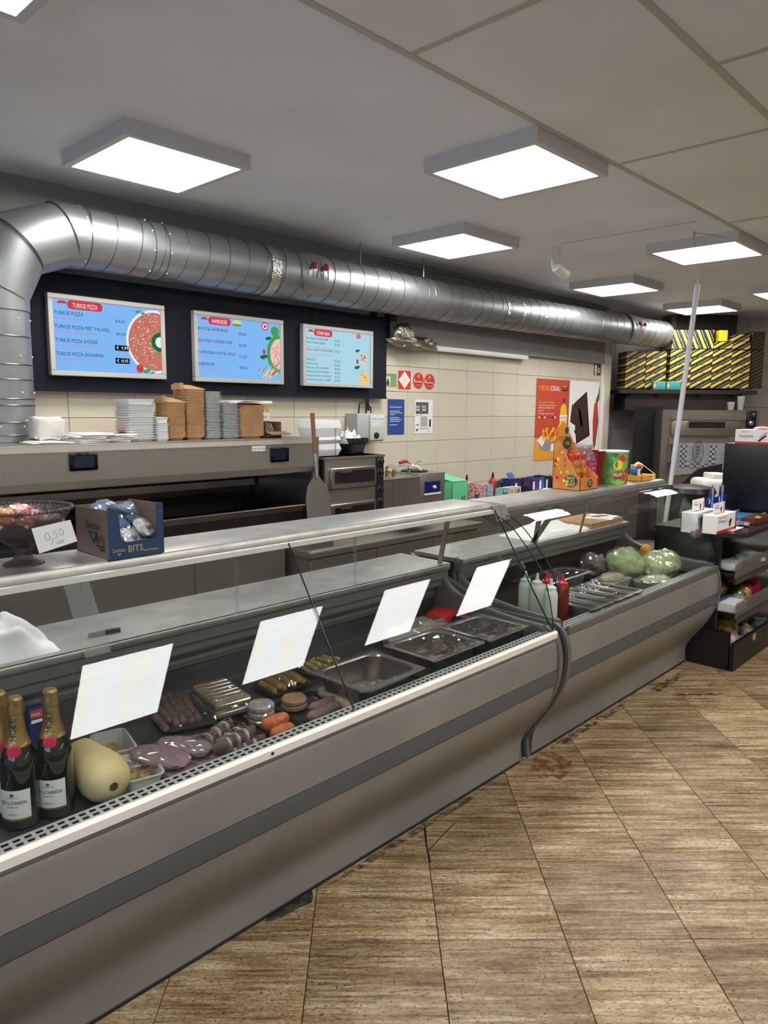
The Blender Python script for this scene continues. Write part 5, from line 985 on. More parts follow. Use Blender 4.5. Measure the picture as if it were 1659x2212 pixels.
t=thing('candy_wrapper','small white candy bar with pink print lying on the Kinder bueno box','candy',(5.70,1.68,1.473)); b=MB(); b.blob((0,0,.01),(.03,.06,.012),0,.2,4,1,14,8); b.build('wrapper',wrap('wr_white',(232,226,226),(200,60,120),20),t,50)
# small display boxes on the gondola top
def gbox(px0,px1,pyb,pyt,Y,label,mats,prints,dep=.09,rz=0,lean=False,nm='snack_box'):
    A=pt(px0,pyb,Y=Y);C=pt(px1,pyb,Y=Y);H=pt((px0+px1)/2,pyt,Y=Y).z-GZ; W=C.x-A.x; t=thing(nm,label,'box',(A.x,Y,GZ),rz); b=MB(); b.box(0,W,0,dep,0,H*.62); b.box(0,W,dep-.004,dep,0,H*.64); b.build('box',mats[0],t,0)
    b=MB(); b.prism([(dep*.5,H*.55),(dep*.55,H),(dep*.60,H),(dep*.56,H*.55)],'x',W*.2,W*.75); b.build('header_card',mats[0],t,0)
    b=MB(); prints(b,plane((0,-.0004,0)),W,H*.62); prints(b,plane((W*.22,dep*.5-.0025,H*.57),(1,0,0),(0,.1,1)),W*.5,H*.4); b.build('print',mats,t,0)
def kp(b,P,W,H):
    b.quad(0,0,W,H*.16,P,1); b.quad(W*.93,0,W,H,P,1); b.text('Kinder',W*.1,H*.82,H*.1,P,W*.36,1,lift=.0006); b.text('Maxi',W*.1,H*.56,H*.2,P,W*.38,2,lift=.0006); b.pl([(W*.62,H*.25),(W*.68,H*.22),(W*.76,H*.65),(W*.68,H*.7),(W*.6,H*.55)],P,3,.0006)
KM=[wpaper,mat('choc_red',(206,28,46),.4),mat('choc_blue',(40,120,170),.5),DB]
gbox(1503,1546,1122,1080,1.66,'left white and red Kinder Maxi chocolate box on the black unit',KM,kp)
gbox(1549,1590,1130,1088,1.55,'right lower Kinder Maxi chocolate box on the black unit',KM,kp)
t=thing('blue_display','blue cardboard lolly display with two yellow crowned lollies printed on it','display',(5.5,1.80,GZ)); A=pt(1527,1088,Y=1.84);C=pt(1568,1092,Y=1.84); b=MB(t); b.box(A.x,C.x,1.84,1.85,GZ,1.0); b.box(A.x,C.x,1.80,1.84,GZ,.90)
mid=(A.x+C.x)/2
for s in (-1,1): cx=mid+s*(C.x-A.x)*.25; b.prism([(cx-.045,1.0),(cx-.035,1.07),(cx-.02,1.05),(cx,1.09),(cx+.02,1.05),(cx+.035,1.07),(cx+.045,1.0)],'y',1.84,1.85)
b.build('card',mat('royal_blue',(24,54,150),.45),t,0); b=MB(t)
for s in (-1,1): cx=mid+s*(C.x-A.x)*.25; P=plane((cx,1.8395,.98)); b.disc(0,.06,.022,.022,P,0); b.pl([(-.02,.06),(-.025,.10),(-.008,.085),(0,.105),(.008,.085),(.025,.10),(.02,.06)],P,0,.0005); b.quad(-.012,-.06,-.004,.04,P,1); b.quad(.006,-.06,.014,.04,P,1); b.disc(-.05,.0,.012,.02,P,1)
b.build('print',[FR,inkw],t,0)
t=thing('blue_tray_box','low open blue and aqua candy tray by the foot of the black cabinet','box',(5.5,1.60,GZ)); b=MB(t); b.box(5.24,5.56,1.60,1.76,GZ,GZ+.02); b.box(5.24,5.56,1.75,1.76,GZ+.02,GZ+.04); b.build('tray',mat('aqua_tray',(40,120,170),.4),t,0)
t=thing('brown_tray_box','open brown and dark red carton tray on the black unit','box',(5.35,1.50,GZ)); b=MB(t); b.box(5.10,5.40,1.50,1.503,GZ,GZ+.04); b.box(5.10,5.40,1.585,1.588,GZ,GZ+.045); b.box(5.10,5.103,1.5,1.588,GZ,GZ+.04); b.box(5.397,5.40,1.5,1.588,GZ,GZ+.045); b.box(5.1,5.4,1.5,1.588,GZ,GZ+.003); b.build('carton',mat('maroon_card',(100,40,36),.6),t,0); b=MB(t); b.box(5.10,5.40,1.583,1.585,GZ+.01,GZ+.045); b.build('inner_card',cardd,t,0)
def packet(label,px,py,rx,ry,rz_,m,z=GZ,h=.014,nm='candy_packet',cat='candy',group=None,seed=1,Y=None,P=None,tilt=0):
    P=P or pt(px,py,z=z); t=thing(nm,label,cat,(P.x,P.y,z),rz_,group); b=MB(); b.blob((0,0,h),(rx,ry,h),0,.22,3,seed,18,8,sq=.7,M=TR(rx=tilt)); b.build('wrapper',m,t,50); return t
packet('black and silver candy packet in front of the Kinder Maxi boxes',1598,1135,.05,.025,.4,wrap('wr_silver',(190,190,196),(30,30,32),25))
packet('small dark candy packet at the front edge of the black top',1612,1137,.05,.02,.2,wrap('wr_dark',(40,36,40),(170,160,160),22))
packet('long cream and yellow wafer packet on the black top',1637,1120,.09,.03,.2,wrap('wr_cream',(222,204,160),(200,180,90),10))
packet('brown striped wafer packet at the right edge of the black top',1655,1114,.05,.04,.3,wrap('wr_stripe',(150,110,80),(230,210,180),30))
t=thing('price_list','white paper price list lying at the front of the black top','paper',(4.95,1.52,GZ)); q4=[pt(p[0],p[1],z=GZ) for p in ((1524,1131),(1607,1139),(1583,1148),(1527,1140))]; b=MB(t); b.add([tuple(p) for p in q4]+[(p.x,p.y,GZ+.001) for p in q4],[(0,1,2,3),(4,5,6,7),(0,1,5,4),(1,2,6,5),(2,3,7,6),(3,0,4,7)]); b.build('sheet',wpaper,t,0)
t=thing('orange_packet','orange brown wrapped bar lying behind the left Kinder Maxi box','candy',(4.9,1.9,GZ)); P=pt(1480,1088,z=GZ); t.location=(4.82,1.80,GZ); b=MB(); b.rbox(-.1,.08,-.02,.02,0,.035,.006,M=TR(rz=.2)); b.build('wrapper',mat('orange_brown',(190,92,50),.5),t)
# goods on the gondola shelves
wr=lambda n,a,c,vs=18: wrap('wr_'+n,a,c,vs)
gd=[('white bag with green leaf print on the upper shelf',5.20,1.55,.598,.14,.10,.03,wr('leaf',(216,212,204),(40,120,80),9),.2),('yellow candy bag left of the leaf printed bag',5.0,1.60,.598,.10,.06,.02,wr('yel',(216,176,50),(150,60,30),25),.0),
('clear tub of pale sweets at the left end of the upper shelf',4.83,1.56,.598,.10,.08,.03,wr('pale',(150,170,180),(210,205,195),12),.1),
('yellow and black candy bag on the middle shelf',5.10,1.56,.353,.09,.06,.045,wr('yb',(206,172,70),(36,30,28),26),.6),('black candy bag with white letters on the middle shelf',4.98,1.54,.353,.07,.05,.03,wr('bl',(34,32,30),(210,205,190),30),.3),
('small yellow printed bag behind the black bag on the middle shelf',4.98,1.66,.353,.07,.05,.055,wr('ye2',(190,150,60),(60,40,30),30),.2),
('big yellow candy bag topmost in the bottom bin',4.98,1.60,.10,.11,.08,.07,wr('ye3',(226,190,30),(120,80,20),14),.3),('yellow crinkled candy bag in front in the bottom bin',5.08,1.50,.08,.12,.05,.05,wr('ye4',(230,196,40),(60,50,120),12),.5),
('green candy bag at the back of the bottom bin',5.30,1.66,.08,.12,.08,.075,wr('gr',(16,110,70),(10,60,40),10),.2),('dark green candy bag right in the bottom bin',5.42,1.52,.08,.09,.06,.04,wr('gr2',(20,96,60),(6,50,40),10),.1),
('red candy bag at the left end of the bottom bin',4.76,1.53,.08,.07,.07,.06,wr('rd',(196,30,52),(230,210,220),14),.3),('small red candy bag lowest in the bottom bin corner',4.72,1.47,.08,.05,.03,.03,wr('rd2',(186,26,46),(90,10,30),14),.1),
('blue and white candy bag in the bottom bin',4.92,1.49,.08,.08,.05,.035,wr('bu',(30,80,160),(210,220,230),13),.2)]
for i,(l,x,y,z,rx,ry,h,m,rz_) in enumerate(gd): packet(l,0,0,rx,ry,rz_,m,z=z,h=h,P=V((x,y,z)),seed=i,nm='candy_bag',cat='candy bag')
t=thing('red_carton','open dark red carton on the middle shelf','carton',(5.28,1.60,.353)); b=MB(); b.box(-.10,.10,-.08,-.077,0,.07); b.box(-.10,.10,.07,.073,0,.10); b.box(-.10,-.097,-.08,.07,0,.09); b.box(.097,.1,-.08,.07,0,.09); b.box(-.1,.1,-.08,.07,0,.003); b.build('carton',mat('crimson_card',(150,24,44),.5),t,0)
t=thing('blue_carton','low white and blue carton at the left of the middle shelf','carton',(4.82,1.52,.353)); b=MB(); b.box(-.11,.09,-.06,.05,0,.05); b.build('carton',wpaper,t,0); b=MB(); b.box(-.11,.09,.045,.05,.05,.07); b.build('flap',mat('carton_blue',(28,70,150),.5),t,0)
# ================================================================ THINGS ON THE SLAB OF THE FIRST CASE
S1=ZS
t=thing('glass_bowl','footed glass bowl heaped with small wrapped snacks at the left end of the counter','bowl',(.70,2.03,S1)); bc=pt(48,1218,z=S1); t.location=(bc.x+.005,bc.y,S1)
bg=clear('bowl_glass',(176,162,156),.10,haze=.05,bump=.6,bs=60,rough=.05)
b=MB(); n=36; prof=[(.052,0),(.05,.004),(.03,.012),(.018,.03),(.022,.045),(.07,.075),(.10,.10),(.118,.135),(.128,.15)]; b.lathe(prof,n,cap1=False); b.lathe([(.126,.15),(.114,.135),(.096,.104),(.06,.08),(.001,.07)],n,cap0=False,cap1=False)
b.build('bowl',bg,t)
b=MB()
for k in range(n*2): a=2*PI*k/(n*2); b.blob((.127*math.cos(a),.127*math.sin(a),.151),(.006,.006,.005),nu=6,nv=4,amp=0)
b.build('beaded_rim',bg,t); 
cols_=[((204,40,46),(236,200,190),'red'),((204,50,40),(240,180,60),'red'),((90,120,200),(230,230,240),'blue'),((150,30,60),(230,160,170),'crimson'),((190,150,110),(90,60,40),'tan'),((208,60,50),(240,210,150),'bright red')]
for i,(x,y,z,ci,rz_) in enumerate(((-.06,-.05,.12,1,.3),(-.02,-.07,.118,0,1.1),(.02,-.04,.125,0,.4),(.05,-.06,.12,2,.2),(.06,-.02,.118,2,.9),(-.05,.0,.14,5,2.0),(.0,.01,.145,0,.7),(.03,.03,.13,3,1.8),(-.05,.05,.135,4,.2),(.0,.06,.13,4,1.2),(-.085,-.01,.13,1,2.6))):
    c=cols_[ci]; P=V((t.location.x+x,t.location.y+y,S1+z-.01)); packet('small %s wrapped snack in the footed glass bowl, %s'%(c[2],('left front','front middle','middle','right front','right side behind the price card','left of centre, on top','topmost in the middle','back right','back left','far back','leftmost')[i]),0,0,.034,.022,rz_,wrap('snack_%d'%ci,c[0],c[1],30),z=P.z,h=.012,P=P,seed=i,nm='wrapped_snack',cat='snack',group='wrapped snacks in the glass bowl',tilt=.25)
# card 0,50
t=thing('price_card','white handwritten 0,50 price card hanging from the rim of the glass bowl','card',(.80,1.93,S1+.09)); YY=1.90
q4=[pt(p[0],p[1],Y=YY) for p in ((68,1142),(152,1123),(167,1169),(85,1196))]; b=MB(t); b.add([tuple(p) for p in q4]+[(p.x,p.y+.001,p.z) for p in q4],[(0,3,2,1),(4,5,6,7),(0,1,5,4),(1,2,6,5),(2,3,7,6),(3,0,4,7)]); b.build('card',wpaper,t,0)
P=plane(q4[3]+V((0,-.0006,0)),q4[2]-q4[3],q4[0]-q4[3]); b=MB(t); L_=(q4[2]-q4[3]).length; 
def stroke(pts): 
    b.tube([P@V((x,y,0)) for x,y in pts],.0007,4)
def ring2(cx,cy,rx,ry): stroke([(cx+rx*math.cos(a*.6),cy+ry*math.sin(a*.6)) for a in range(12)])
ring2(.030,.036,.006,.010); stroke([(.041,.028),(.036,.012)]); stroke([(.057,.045),(.048,.044),(.047,.037),(.053,.038),(.055,.031),(.050,.026),(.045,.027)]); ring2(.067,.037,.005,.009); stroke([(.052,.014),(.048,.015),(.049,.010),(.053,.010)]); ring2(.058,.012,.003,.003); stroke([(.063,.014),(.067,.015),(.066,.009)])
b.build('handwriting',mat('pencil_ink',(150,150,156),.7),t,0)
# blue snack box: front face towards the counter front
navy=mat('navy_card',(34,58,88),.5); taupe=mat('taupe_card',(112,94,84),.65); tanp=mat('tan_lettering',(196,164,130),.6)
A=pt(237,1211,z=S1);C=pt(355,1193,z=S1); Bk=pt(150,1185,z=S1); W=(C-A).length; Hb=.150; an=math.atan2(C.y-A.y,C.x-A.x); Dp=.20
t=thing('snack_carton','open blue carton marked Doritos BITS filled with small blue snack bags','carton',(A.x,A.y,S1),an)
b=MB(); b.prism([(0,0),(W,0),(W,Hb*.98),(W-.022,Hb*.98),(W-.022,Hb*.36),(W-.028,Hb*.31),(.05,Hb*.30),(.036,Hb*.34),(.03,Hb*.90),(.03,Hb*.93),(0,Hb*.93)],'y',-.0005,.0025); b.build('front_panel',navy,t,0)
b=MB(); b.prism([(0.0025,0),(Dp,0),(Dp,Hb*.90),(0.0025,Hb*.92)],'x',0,.0025); b.prism([(0.0025,0),(Dp,0),(Dp,Hb*.93),(0.0025,Hb*.97)],'x',W-.0025,W); b.box(0,W,Dp-.0025,Dp,0,Hb*.90); b.box(0,W,0.003,Dp,0,.003); b.build('carton_body',taupe,t,0)
b=MB(); P=plane((0,-.0009,0)); b.text('Doritos',.010,.020,.010,P,.036,0,lift=.0004); b.pl([(.022,.016),(.034,.016),(.028,.009)],P,0); b.pl([(.024,.018),(.032,.018),(.028,.013)],P,1,.0006); b.text('BITS',.056,.016,.019,P,.044,0,lift=.0004); b.text('TWISTY PAPRIKA',.10,.012,.006,P,.05,0); b.text('Doritos',W-.018,Hb*.80,.005,P,.014,2); 
P2=plane((-.0004,Dp,0),(0,-1,0),(0,0,1)); b.text('Doritos',.065,.078,.022,P2,.085,3,lift=.0004); b.pl([(.08,.07),(.14,.07),(.11,.035)],P2,3); b.pl([(.095,.066),(.125,.066),(.11,.046)],P2,4,.0006); b.text('BITS',.128,.04,.022,P2,.048,3); b.quad(.125,.03,.175,.035,P2,3); b.quad(.145,.02,.178,.026,P2,3); b.build('print',[tanp,navy,mat('faint_print',(120,140,160),.6),mat('dark_print',(36,34,40),.7),taupe],t,0)
m1=wrap('bag_blue',(30,90,140),(16,40,70),20,60); m2=wrap('bag_blackblue',(20,24,40),(220,220,225),26,60); m3=wrap('bag_grey',(120,122,116),(40,60,110),20,60)
Mw=Matrix.Translation(t.location)@Matrix.Rotation(an,4,'Z'); spots=[(.04,.14,.135,m1,'blue, back left on top'),(.08,.17,.14,m1,'blue, sticking up at the back'),(.11,.13,.128,m1,'blue, back right on top'),(.06,.10,.05,m2,'black, left inside the cut out front'),(.09,.11,.095,m1,'blue, in the middle of the heap'),(.105,.085,.07,m3,'grey and blue, leaning in the middle'),(.12,.06,.06,m2,'black, right inside the cut out front'),(.08,.045,.062,m2,'black with red print, lowest at the front'),(.14,.10,.10,m1,'blue, right at mid height'),(.15,.13,.125,m1,'dark blue, back right corner'),(.13,.05,.085,m2,'black, leaning on the right wall'),(.07,.09,.10,m1,'blue, left behind the front flap')]
for i,(x,y,z,m,l) in enumerate(spots):
    P=Mw@V((min(x,W-.04),y,0)); packet('small snack bag in the blue carton: '+l,0,0,.024,.034,an+.4*(i%3)-.3,m,z=S1+z-.02,h=.011,P=V((P.x,P.y,S1+z-.02)),seed=i+20,nm='snack_bag',cat='snack bag',group='snack bags in the blue carton',tilt=.7 if i>2 else .2)
# ================================================================ THINGS ON THE SLAB OF THE SECOND CASE
S2=ZS-.012
def on2(px,py): return pt(px,py,z=S2)
kidm=mat('orange_cartoon_card',(222,112,56),.5,var=.4,vs=14,rgb2=(206,150,70))
A=on2(1252,1061); L_=on2(1190,1053); C=on2(1305,1049); an=math.atan2(C.y-A.y,C.x-A.x)
t=thing('candy_carton','orange GIANT XXL candy carton with red capped squeeze candies inside','carton',(A.x,A.y,S2),0); dy=.17; W=.20
b=MB(); b.prism([(0,0),(dy,0),(dy,.24),(dy*.8,.27),(dy*.55,.19),(dy*.3,.14),(dy*.12,.08),(0,.07)],'x',0,.003); b.prism([(0,0),(dy,0),(dy,.27),(dy*.75,.20),(dy*.4,.12),(0,.07)],'x',W-.003,W); b.prism([(0,0),(W,0),(W,.06),(0,.07)],'y',0,.003); b.prism([(0,0),(W,0),(W,.27),(W*.8,.31),(W*.3,.31),(0,.27)],'y',dy-.003,dy); b.box(0,W,0,dy,0,.003); b.build('carton_body',kidm,t,0)
PP=[mat('p_green_dark',(24,70,50),.5),inkw,mat('p_yellow',(236,206,60),.5),mat('p_blue',(40,100,190),.5),mat('p_red',(214,40,60),.5),mat('p_pink',(220,50,120),.5),mat('p_lime',(130,200,70),.5)]
b=MB(); P2=plane((-.0004,dy,0),(0,-1,0),(0,0,1))
def star(P,x,y,r,n=14,m=0): b.pl([(x+r*(1 if k%2 else .82)*math.cos(PI*k/n),y+r*.8*(1 if k%2 else .82)*math.sin(PI*k/n)) for k in range(2*n)],P,m,.0005)
star(P2,.115,.05,.045); b.text('GIANT',.115,.062,.012,P2,.05,1,'C',.001); b.text('XXL',.115,.038,.022,P2,.06,2,'C',.001); b.text('CANDY',.115,.024,.012,P2,.05,1,'C',.001)
P1=plane((0,-.0004,0)); star(P1,.11,.035,.032); b.text('GIANT',.11,.042,.008,P1,.036,1,'C',.001); b.text('XXL',.11,.024,.015,P1,.042,2,'C',.001)
rn=random.Random(9)
for k in range(16): x=rn.uniform(.01,.1);y=rn.uniform(.02,.22); b.disc(x,y,rn.uniform(.006,.012),rn.uniform(.006,.012),P2,rn.choice((2,3,4,5,6)),.0004+.00002*k,8)
P3=plane((0,dy-.0034,0)); 
for k in range(26): x=rn.uniform(.01,W-.01);y=rn.uniform(.14,.26); b.disc(x,y,rn.uniform(.006,.014),rn.uniform(.006,.02),P3,rn.choice((0,3,4,6,2)),.0003+.00002*k,8)
b.disc(W*.7,.25,.045,.035,P3,0,.001); b.text('XXL',W*.7,.24,.02,P3,.05,2,'C',.0014); b.build('print',PP,t,0)
t=bk_=thing('yellow_topper','yellow and blue cardboard topper on the back of the orange candy carton','card',(A.x+.11,A.y+dy-.004,S2+.29)); b=MB(); b.disc(-.045,.045,.035,.03,plane((0,0,0))); b.prism([(-.08,.0),(-.085,.05),(-.04,.085),(.0,.06),(.04,.05),(.045,.0)],'y',-.004,-.001); b.build('card',YO,t,0); b=MB(); b.disc(.01,.03,.02,.02,plane((0,-.0044,0)),0); b.build('print',BL,t,0)
rc=mat('cap_red',(206,30,50),.35); jm=mat('candy_red_gel',(150,24,36),.2,var=.5,vs=30,rgb2=(230,160,60))
for i in range(4):
    x=A.x+.035+.042*i; y=A.y+.085-.012*(i%2); t=thing('squeeze_candy','red capped squeeze candy in the orange carton, %s from the left'%('first','second','third','fourth')[i],'candy',(x,y,S2+.01),0,'squeeze candies'); b=MB(); b.lathe([(.012,0),(.018,.02),(.018,.12),(.008,.15),(.007,.155)],12); b.build('pouch',jm,t); b=MB(); b.lathe([(.011,.155),(.013,.157),(.012,.18),(.0095,.181)],12); b.build('cap',rc,t)
P=on2(1276,1052); t=thing('candy_jar','clear plastic jar with a pink Candyman label, half full','jar',(P.x+.03,P.y+.07,S2)); b=MB(); Rj=.062; b.loft([rr(2*Rj*k,2*Rj*k,.03*k,z) for k,z in ((.9,0),(1,.01),(1,.145),(.95,.16),(.68,.195),(.62,.20),(.62,.222),(.66,.223),(.66,.235)) ],0,True,False); b.build('jar',cpl,t); b=MB(); b.loft([rr(2*Rj*k,2*Rj*k,.03*k,z) for k,z in ((.70,.222),(.70,.24),(.6,.242))],0,False,False); b.build('screw_rim',clear('rim_clear',(225,225,225),.2,haze=.35),t)
b=MB(); b.loft([rr(2*Rj*1.01,2*Rj*1.01,.03,z) for z in (.055,.15)],0,False,False); b.build('label_band',mat('pink_label',(196,50,124),.4,var=.35,vs=18,rgb2=(150,30,90)),t); b=MB(); P_=plane((-Rj,-Rj*1.012-.0005,0)); b.text('Candyman',.015,.125,.016,P_,.085,0); b.text('frizz',.05,.10,.010,P_,.04,1); b.build('label_print',[YO,inkw],t,0); b=MB(); b.heap(-.05,.05,-.05,.05,.012,.05,0,12,6,3); b.build('sweets',mat('dark_sweets',(110,76,70),.4,var=.5,vs=50,rgb2=(220,210,200)),t,50)['kind']='stuff'
P=on2(1302,1048); t=thing('red_bucket','plain dark red tin bucket behind the green candy tin','bucket',(P.x+.02,P.y+.10,S2)); b=MB(); b.lathe([(.07,0),(.085,.19),(.088,.192),(.088,.198),(.083,.198),(.07,.02)],30,cap1=False); b.build('bucket',mat('bucket_red',(132,20,32),.3,.2),t); b=MB(); b.tube([(-.088,-.02,.165),(-.10,-.04,.175),(-.08,-.06,.19),(-.06,-.075,.172)],.003,6); b.build('handle',steelv,t)
P=on2(1347,1046); t=thing('candy_tin','green fruit lolly tin with white rim','tin',(P.x+.02,P.y+.085,S2)); Rc=.088; b=MB(); b.lathe([(Rc-.004,0),(Rc,.003),(Rc,.19)],36,cap1=False); b.build('tin_body',mat('tin_green',(46,124,60),.35,var=.5,vs=22,rgb2=(150,190,90)),t); b=MB(); b.lathe([(Rc+.003,.188),(Rc+.004,.196),(Rc-.004,.198),(Rc-.006,.185),(Rc-.01,.14),(.001,.13)],36,cap0=False,cap1=False); b.build('rim',wt,t)
b=MB()
def cyl(x0,x1,z0,z1,m,l=.0008,n=6):
    vs=[];fs=[]
    for i in range(n+1):
        a=(x0+(x1-x0)*i/n)/Rc-PI/2; vs+=[((Rc+l)*math.cos(a),(Rc+l)*math.sin(a),z0),((Rc+l)*math.cos(a),(Rc+l)*math.sin(a),z1)]
    for i in range(n): fs.append((2*i,2*i+2,2*i+3,2*i+1))
    b.add(vs,fs,m)
def cdisc(x,z,r,m,l): 
    pts=[]
    for k in range(14): a=2*PI*k/14; q=(x+r*math.cos(a))/Rc-PI/2; pts.append(((Rc+l)*math.cos(q),(Rc+l)*math.sin(q),z+r*math.sin(a)))
    b.add(pts,[list(range(14))],m)
cyl(-.10,-.03,.045,.07,4,.001); cdisc(-.065,.115,.03,2,.0012); cdisc(-.03,.04,.02,4,.0014); cdisc(.0,.08,.018,4,.0015); cdisc(.035,.10,.02,0,.001); cdisc(.05,.15,.016,4,.0012); cdisc(-.06,.01,.022,6,.001); cdisc(-.04,.155,.02,4,.0012); cdisc(.02,.03,.016,5,.0012); cdisc(.07,.12,.014,5,.0012)
b.text('FRUIT',-.0,0,.018,Matrix.Translation((-.062*1.0,-.0655,.048))@Matrix.Rotation(-.75,4,'Z')@plane((-.03,0,0)),.055,1,lift=.004); b.build('tin_print',PP,t,0)
P=on2(1392,1040); t=thing('toy_carton','low yellow open carton of small cartoon toys at the far end of the slab','carton',(P.x+.03,P.y+.06,S2)); b=MB(); b.box(-.07,.07,-.06,-.057,0,.035); b.box(-.07,.07,.057,.06,0,.035); b.box(-.07,-.067,-.06,.06,0,.035); b.box(.067,.07,-.06,.06,0,.035); b.box(-.07,.07,-.06,.06,0,.003); b.build('carton',YO,t,0)
for i,(x,y,z,r,c,l) in enumerate(((-.04,0,.06,.03,(50,110,170),'blue round toy lolly in the low yellow carton'),(.0,.0,.085,.028,(232,210,120),'pale yellow toy lolly in the low yellow carton'),(.04,.01,.08,.022,(226,186,60),'yellow ball lolly standing highest in the low yellow carton'),(-.05,-.03,.09,.016,(200,60,70),'small red toy lolly in the low yellow carton'))):
    q_=thing('toy_lolly',l,'toy',(t.location.x+x,t.location.y+y,S2+.003)); b=MB(); b.lathe([(.008,0),(.008,z-r+.01)],8); b.build('stick',white,q_); b=MB(); b.blob((0,0,z),(r,r,r),0,.15,3,i,12,8); b.build('head',mat('toy_%d'%i,c,.4),q_)
P=on2(1425,1038); t=thing('candy_display','pale yellow and black candy display box at the very end of the slab','box',(4.52,2.02,S2)); A=on2(1402,1041); b=MB(); b.box(-.08,.07,-.05,.05,0,.03); b.box(-.08,.07,.045,.05,.03,.095); b.prism([(-.05,.03),(-.048,.03),(.05,.095),(.048,.095)],'x',.06,.07); b.build('box',mat('pale_yellow_card',(232,206,120),.5),t,0); b=MB(); b.box(-.075,.02,.02,.044,.03,.085); b.build('black_inlay',ink,t,0)
# ================================================================ INSIDE THE FIRST CASE
WF=.5835
def Wp(px,py,z=.6): return pt(px,py,z=z)
# champagne style bottles
bgm=mat('bottle_green_glass',(10,18,12),.06,coat=1); goldf=mat('gold_foil',(178,146,92),.32,.75,bump=.25,bs=70); lab=mat('bottle_label',(226,222,208),.6); sealr=mat('seal_red',(220,50,80),.35)
def bottle(P,label,tilt=0,rz=0):
    t=thing('champagne_bottle',label,'bottle',(P.x,P.y,WF),rz,'champagne bottles'); b=MB(); b.lathe([(.036,0),(.0425,.006),(.0435,.02),(.0435,.15),(.042,.168),(.036,.19),(.026,.215),(.020,.235),(.0165,.26)],32); b.build('glass_body',bgm,t)
    b=MB(); pr=[(.031,.205),(.027,.216),(.0205,.238),(.0175,.262),(.0165,.282),(.0185,.284),(.0185,.298),(.017,.306),(.0175,.318),(.013,.324),(.004,.326)]; b.lathe(pr,24); b.build('foil_capsule',goldf,t)
    def wrapq(z0,z1,a0,a1,r,name,m,n=12):
        b=MB(); vs=[];fs=[]
        for i in range(n+1): a=a0+(a1-a0)*i/n; vs+=[(r*math.cos(a),r*math.sin(a),z0),(r*math.cos(a),r*math.sin(a),z1)]
        for i in range(n): fs.append((2*i,2*i+2,2*i+3,2*i+1))
        b.add(vs,fs); return b.build(name,m,t)
    F0=-2.36; wrapq(.028,.105,F0-.95,F0+.95,.0439,'label',lab); wrapq(.028,.033,F0-.95,F0+.95,.0441,'gold_edge',goldf)
    # lettering bent round the label
    b=MB()
    def ct(s,z,h,w,r,m,aoff=0):
        k=MB(); k.text(s,-w/2,0,h,Matrix.Identity(4),w,0); 
        b.add([(r*math.cos(F0+aoff+v[0]/r),r*math.sin(F0+aoff+v[0]/r),z+v[1]) for v in k.v],k.f,m)
    ct('MOËT & CHANDON',.070,.0085,.066,.0446,0); ct('CHAMPAGNE',.062,.003,.026,.0446,0); ct('IMPÉRIAL',.043,.0035,.022,.0446,0); ct('MAISON 1743',.086,.003,.03,.0446,0)
    k=MB(); k.disc(0,0,.005,.004,Matrix.Identity(4)); b.add([(.0446*math.cos(F0+v[0]/.0446),.0446*math.sin(F0+v[0]/.0446),.094+v[1]) for v in k.v],k.f,1)
    # MOET running up the neck
    k=MB(); k.text('MOËT',0,-.006,.0125,Matrix.Identity(4),.052,0)
    for v in k.v: pass
    b.add([((.0215+ (1-(v[0]/.052))*.0045)*math.cos(F0+.1-v[1]/.022),(.0215+(1-(v[0]/.052))*.0045)*math.sin(F0+.1-v[1]/.022),.222+v[0]) for v in k.v],k.f,0)
    b.build('label_print',[ink,goldf],t,0)
    b=MB(); c=(.0335*math.cos(F0+.2),.0335*math.sin(F0+.2),.199); b.lathe([(.016,0),(.016,.002),(.0125,.0035),(.012,.003)],20,M=plane(c,(-math.sin(F0+.2),math.cos(F0+.2),0),(0,0,1))@TR(0,0,0)); b.build('seal',sealr,t)
    b=MB(); 
    for s in (-1,1):
        pts=[]
        for i in range(7): a=F0+s*(1.1-i*.18)+.2*0; z=.19-.007*i; r=.037+ (0.19-z)*.12; pts.append((r*math.cos(a),r*math.sin(a),z))
        b.tube(pts,.0009,4)
    pts=[(.0435*math.cos(F0-.1*i),.0435*math.sin(F0-.1*i),.148-.012*i) for i in range(4)]; b.tube(pts,.0009,4); b.build('gold_cord',goldf,t)
    return t
zt_b=WF+.326
bottle(pt(31,1503,z=zt_b),'front champagne bottle with gold foil neck and white Moët label'); bottle(pt(108,1486,z=zt_b),'champagne bottle right beside the pale squash, with a small white tag'); bottle(pt(-4,1492,z=zt_b),'champagne bottle cut by the left edge of the photo')
# small printed card between the bottles
P=Wp(77,1625,.62); t=thing('small_packet','small blue and orange printed packet standing between the champagne bottles','packet',(P.x+.04,P.y+.10,WF)); b=MB(); b.rbox(-.022,.022,-.012,.012,0,.135,.004); b.build('packet',mat('pk_blue',(34,44,100),.4),t); b=MB(); P_=plane((-.022,-.0125,0)); b.quad(.004,.10,.04,.125,P_,0); b.quad(.006,.085,.038,.095,P_,1); b.text('MIX',.008,.106,.010,P_,.026,1,lift=.0006); b.build('print',[OR,inkw],t,0)
